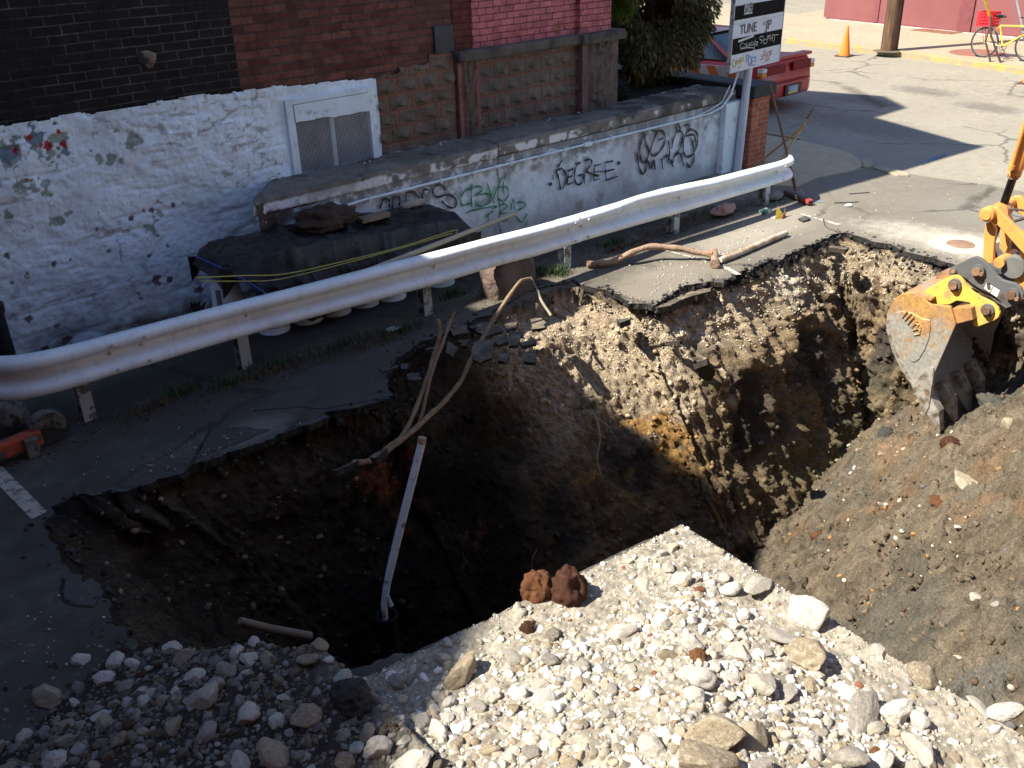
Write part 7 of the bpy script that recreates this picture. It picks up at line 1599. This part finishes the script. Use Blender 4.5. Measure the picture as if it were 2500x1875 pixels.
# teeth
lip = [EO(EX+.0)(886, 2270)]
tipv = EO(EX)(1065, 2515)
def tooth(X, nm='tooth'):
    b = EO(X)(900, 2180); t0 = EO(X)(1065, 2520); d = (t0-b); L = d.length; d.normalize(); up = Vector((0, d.z, -d.y)); 
    if up.y > 0: up = -up
    P = []
    for s_, w_, h0, h1 in ((-.14, .052, -.02, .085), (.08, .058, -.025, .095), (.13, .048, -.02, .07), (L, .044, -.008, .012)):
        for a, h in ((-1, h0), (1, h0), (1, h1), (-1, h1)): P.append(b+d*s_+Vector((a*w_, 0, 0))+up*h)
    fs = [(0, 3, 2, 1), (12, 13, 14, 15)]+[(i*4+k, i*4+(k+1) % 4, (i+1)*4+(k+1) % 4, (i+1)*4+k) for i in range(3) for k in range(4)]
    MB().add(P, fs).build(nm, M_WORN, ex, bevel=.004)
for X in (8.50, 8.80, 9.12, 9.44, 9.76): tooth(X)
# torque box and ears
M_TQ = paint('worn_brown_orange', (.50, .26, .08), (.30, .16, .08), (.42, .58))
box = [(1225,860),(1395,830),(1500,840),(1525,1000),(1283,1060)]; MB().prism([WX(2100+p[0]*.1808, 600+p[1]*.1808, EX+.03) for p in box], (1.29, 0, 0)).build('torque_box', M_TQ, ex, bevel=.006)
topp = [(740,640),(900,592),(1000,560),(1080,640),(1180,770),(950,785)]; MB().prism([WX(2100+p[0]*.1808, 600+p[1]*.1808, 8.59) for p in topp], (.9, 0, 0)).build('top_plate', M_YEL2, ex, bevel=.006)
ear = [(880,600),(1000,540),(1120,470),(1190,425),(1240,403),(1300,400),(1350,425),(1400,480),(1450,560),(1520,625),(1620,690),(1720,735),(1800,780),(1860,840),(1885,910),(1865,970),(1800,1015),(1700,1050),(1570,1098),(1522,1072),(1530,1000),(1515,880),(1480,765),(1300,740),(1200,795),(1050,800),(960,790)]
def E3(X, s_=.0):
    # trace read at its own depth X so the ear sits where the photograph shows it
    return lambda x_, y_: WX(2100+x_*.1808, 600+y_*.1808, X)
for X in (8.56, 9.50):
    g2 = (lambda p, X=X: Vector((X, p.y, p.z))); MB().prism([g2(E3(8.56)(*p)) for p in ear], (.035, 0, 0)).build('ear', M_YEL2, ex, bevel=.006)
cpl = [(1192,350),(1230,290),(1400,205),(1500,158),(1570,150),(1640,180),(1720,250),(1790,335),(1850,410),(1920,465),(2010,490),(2100,512),(2170,570),(2205,650),(2190,720),(2150,770),(2060,815),(1965,850),(1915,810),(1880,740),(1800,670),(1700,620),(1600,575),(1500,510),(1420,440),(1340,400),(1260,395),(1200,400)]
for X in (8.66, 9.40):
    MB().prism([Vector((X, p.y, p.z)) for p in [E3(8.66)(*q) for q in cpl]], (.04, 0, 0)).build('coupler_plate', M_GRY, ex, bevel=.008)
cpb = [(1300,400),(1450,480),(1600,600),(1800,700),(1905,830),(1850,800),(1700,690),(1500,590),(1400,500),(1320,440)]; MB().prism([Vector((8.70, p.y, p.z)) for p in [E3(8.66)(*q) for q in cpb]], (.70, 0, 0)).build('coupler_body', M_GRY, ex)
hk = [(975,540),(965,460),(1000,400),(1070,372),(1150,385),(1195,440),(1190,480)]; MB().prism([Vector((8.98, p.y, p.z)) for p in [E3(8.9)(*q) for q in hk]], (.14, 0, 0)).build('hook', M_PIN, ex, bevel=.01)
def pin(x_, y_, X, r_=.058, L=.06, mat=None, name='pin'):
    c = E3(X)(x_, y_); MB().lathe([(0, 0), (r_*.62, 0), (r_*.66, .01), (r_*.66, L)], c, 20, M=Matrix.Rotation(math.pi/2, 4, 'Y'), cap=False).build(name, mat or M_PIN, ex, smooth=True)
    MB().lathe([(r_*.7, L*.5), (r_, L*.52), (r_*1.02, L)], c, 20, M=Matrix.Rotation(math.pi/2, 4, 'Y'), cap=False).build('collar', M_GRY if mat is None else mat, ex, smooth=True)
pin(1245, 545, 8.50); pin(1690, 885, 8.50); pin(1560, 355, 8.59, .06); pin(2025, 675, 8.59, .06); pin(1250, 350, 8.63, .03, .03)
for x_, y_ in ((1330, 590), (1775, 930), (1635, 385), (2110, 720)): c = E3(8.55)(x_, y_); MB().tube([c+Vector((-.01, 0, 0)), c+Vector((.02, 0, 0))], .018, 8).build('retaining_bolt', M_PIN, ex)
M_STK = simple('white_label', (.72, .70, .66), .5)
for q in ([(1705,500),(1790,548),(1750,632),(1675,575)], [(1800,555),(1885,605),(1845,695),(1762,640)]):
    MB().prism([Vector((8.656, p.y, p.z)) for p in [E3(8.656)(*z_) for z_ in q]], (.003, 0, 0)).build('label', M_STK, ex)
# links, lever, stick
lk = [(1690,-300),(1760,-330),(1830,-220),(1800,60),(1790,240),(1720,235),(1655,150),(1662,0),(1672,-180)]
for X in (8.92, 9.28): MB().prism([Vector((X, p.y, p.z)) for p in [E3(8.92)(*q) for q in lk]], (.05, 0, 0)).build('link', M_ORG, ex, bevel=.008)
lv = [(1755,-520),(1850,-515),(2000,-350),(2230,-120),(2460,120),(2400,260),(2300,210),(2130,30),(1960,-160),(1850,-275),(1760,-315)]
for X in (8.86, 9.36): MB().prism([Vector((X, p.y, p.z)) for p in [E3(8.86)(*q) for q in lv]], (.06, 0, 0)).build('lever', M_ORG, ex, bevel=.012, seg=3)
c = E3(8.80)(1700, -415); MB().lathe([(0, -.01), (.045, -.01), (.047, .0), (.062, .002), (.068, .012), (.068, .10)], c, 28, M=Matrix.Rotation(math.pi/2, 4, 'Y'), cap=False).build('boss', M_ORG, ex, smooth=True)
MB().tube([c+Vector((.1, 0, 0)), c+Vector((.62, 0, 0))], .045, 20).build('cross_pin', M_ORG, ex, smooth=True)
c = E3(9.08)(1900, -470); MB().tube([c+Vector((-.05, 0, 0)), c+Vector((.06, 0, 0))], .085, 20).build('rod_eye', M_ORG, ex, smooth=True)
ra, rb = E3(9.08)(1925, -520), E3(9.08)(2095, -1010); MB().tube([ra, rb], .036, 20).build('piston_rod', simple('dark_chrome', (.05, .045, .045), .18, .9), ex, smooth=True)
dv = (rb-ra).normalized(); MB().tube([rb-dv*.03, rb+dv*.03, rb+dv*.032, rb+dv*1.6], [.060, .060, .066, .066], 24).build('cylinder', M_ORG, ex, smooth=True)
MB().tube([rb-dv*.07, rb-dv*.03], .048, 20).build('gland', M_PIN, ex, smooth=True)
for i in range(10):
    an = i*.628; o = Vector((1, 0, 0)).rotation_difference(dv); u1 = dv.cross(Vector((1, 0, 0))).normalized(); u2 = dv.cross(u1); q = rb+u1*.052*math.cos(an)+u2*.052*math.sin(an); MB().tube([q-dv*.045, q-dv*.0], .009, 6).build('gland_bolt', M_ORG, ex)
pa_, pb2 = E3(8.98)(2050, -1090), E3(8.98)(2330, -2000); MB().tube([pa_, pb2], .02, 10).build('hydraulic_pipe', M_ORG, ex, smooth=True); MB().tube([pa_-(pb2-pa_).normalized()*.04, pa_], .03, 10).build('pipe_union', M_ORG, ex)
M_HOSE = simple('dirty_hose', (.035, .032, .03), .7, bump=.8, bs=60, var=.5)
def e9(x_, y_): return E3(9.1)(x_, y_)
MB().tube(smooth_pts([e9(1960, -480), e9(1830, -160), e9(1790, 20), e9(1830, 160), e9(1960, 300), e9(2040, 420)]), .024, 8).build('hose', M_HOSE, ex, smooth=True)
MB().tube(smooth_pts([e9(1940, -400), e9(2060, -490), e9(2230, -470), e9(2400, -430)]), .011, 8).build('hose', M_HOSE, ex, smooth=True)
MB().tube(smooth_pts([e9(1930, -270), e9(2080, -330), e9(2212, -370), e9(2350, -460)]), .014, 8).build('hose', M_HOSE, ex, smooth=True)
stk = [(1990,540),(2070,500),(2115,250),(2190,-40),(2300,-400),(3300,-2600),(3900,-2300),(2900,300),(2500,620),(2250,720),(2100,740),(2000,700)]
MB().prism([Vector((9.0, p.y, p.z)) for p in [E3(9.0)(*q) for q in stk]], (.19, 0, 0)).build('stick', M_ORG, ex, bevel=.01)
MB().tube([E3(8.9)(1870, 230), E3(8.9)(1870, 230)+Vector((.34, 0, 0))], .05, 16).build('lower_cross_tube', M_ORG, ex, smooth=True)
MB().lathe([(0, 0), (.10, 0), (.11, .02), (.11, .3)], E3(8.95)(2060, 300), 20, M=Matrix.Rotation(math.pi/2, 4, 'Y'), cap=False).build('stick_nose', simple('nose_grey', (.16, .16, .155), .6, .2), ex, smooth=True)

# boom continuing from the top of the stick back over the near side of the yard
_c = [E3(9.0)(*q) for q in stk]; e_ = (_c[5]+_c[6])/2; e_.x = 9.1
bo = [e_+Vector((0, .35, -.25)), e_+Vector((0, -.9, 1.0)), e_+Vector((0, -3.2, .9)), e_+Vector((0, -5.6, -1.6)), e_+Vector((0, -5.0, -1.9)), e_+Vector((0, -2.9, .2)), e_+Vector((0, -1.0, .4)), e_+Vector((0, -.1, -.45))]
MB().prism([p+Vector((-.2, 0, 0)) for p in bo], (.4, 0, 0)).build('boom', M_ORG, ex, bevel=.02)
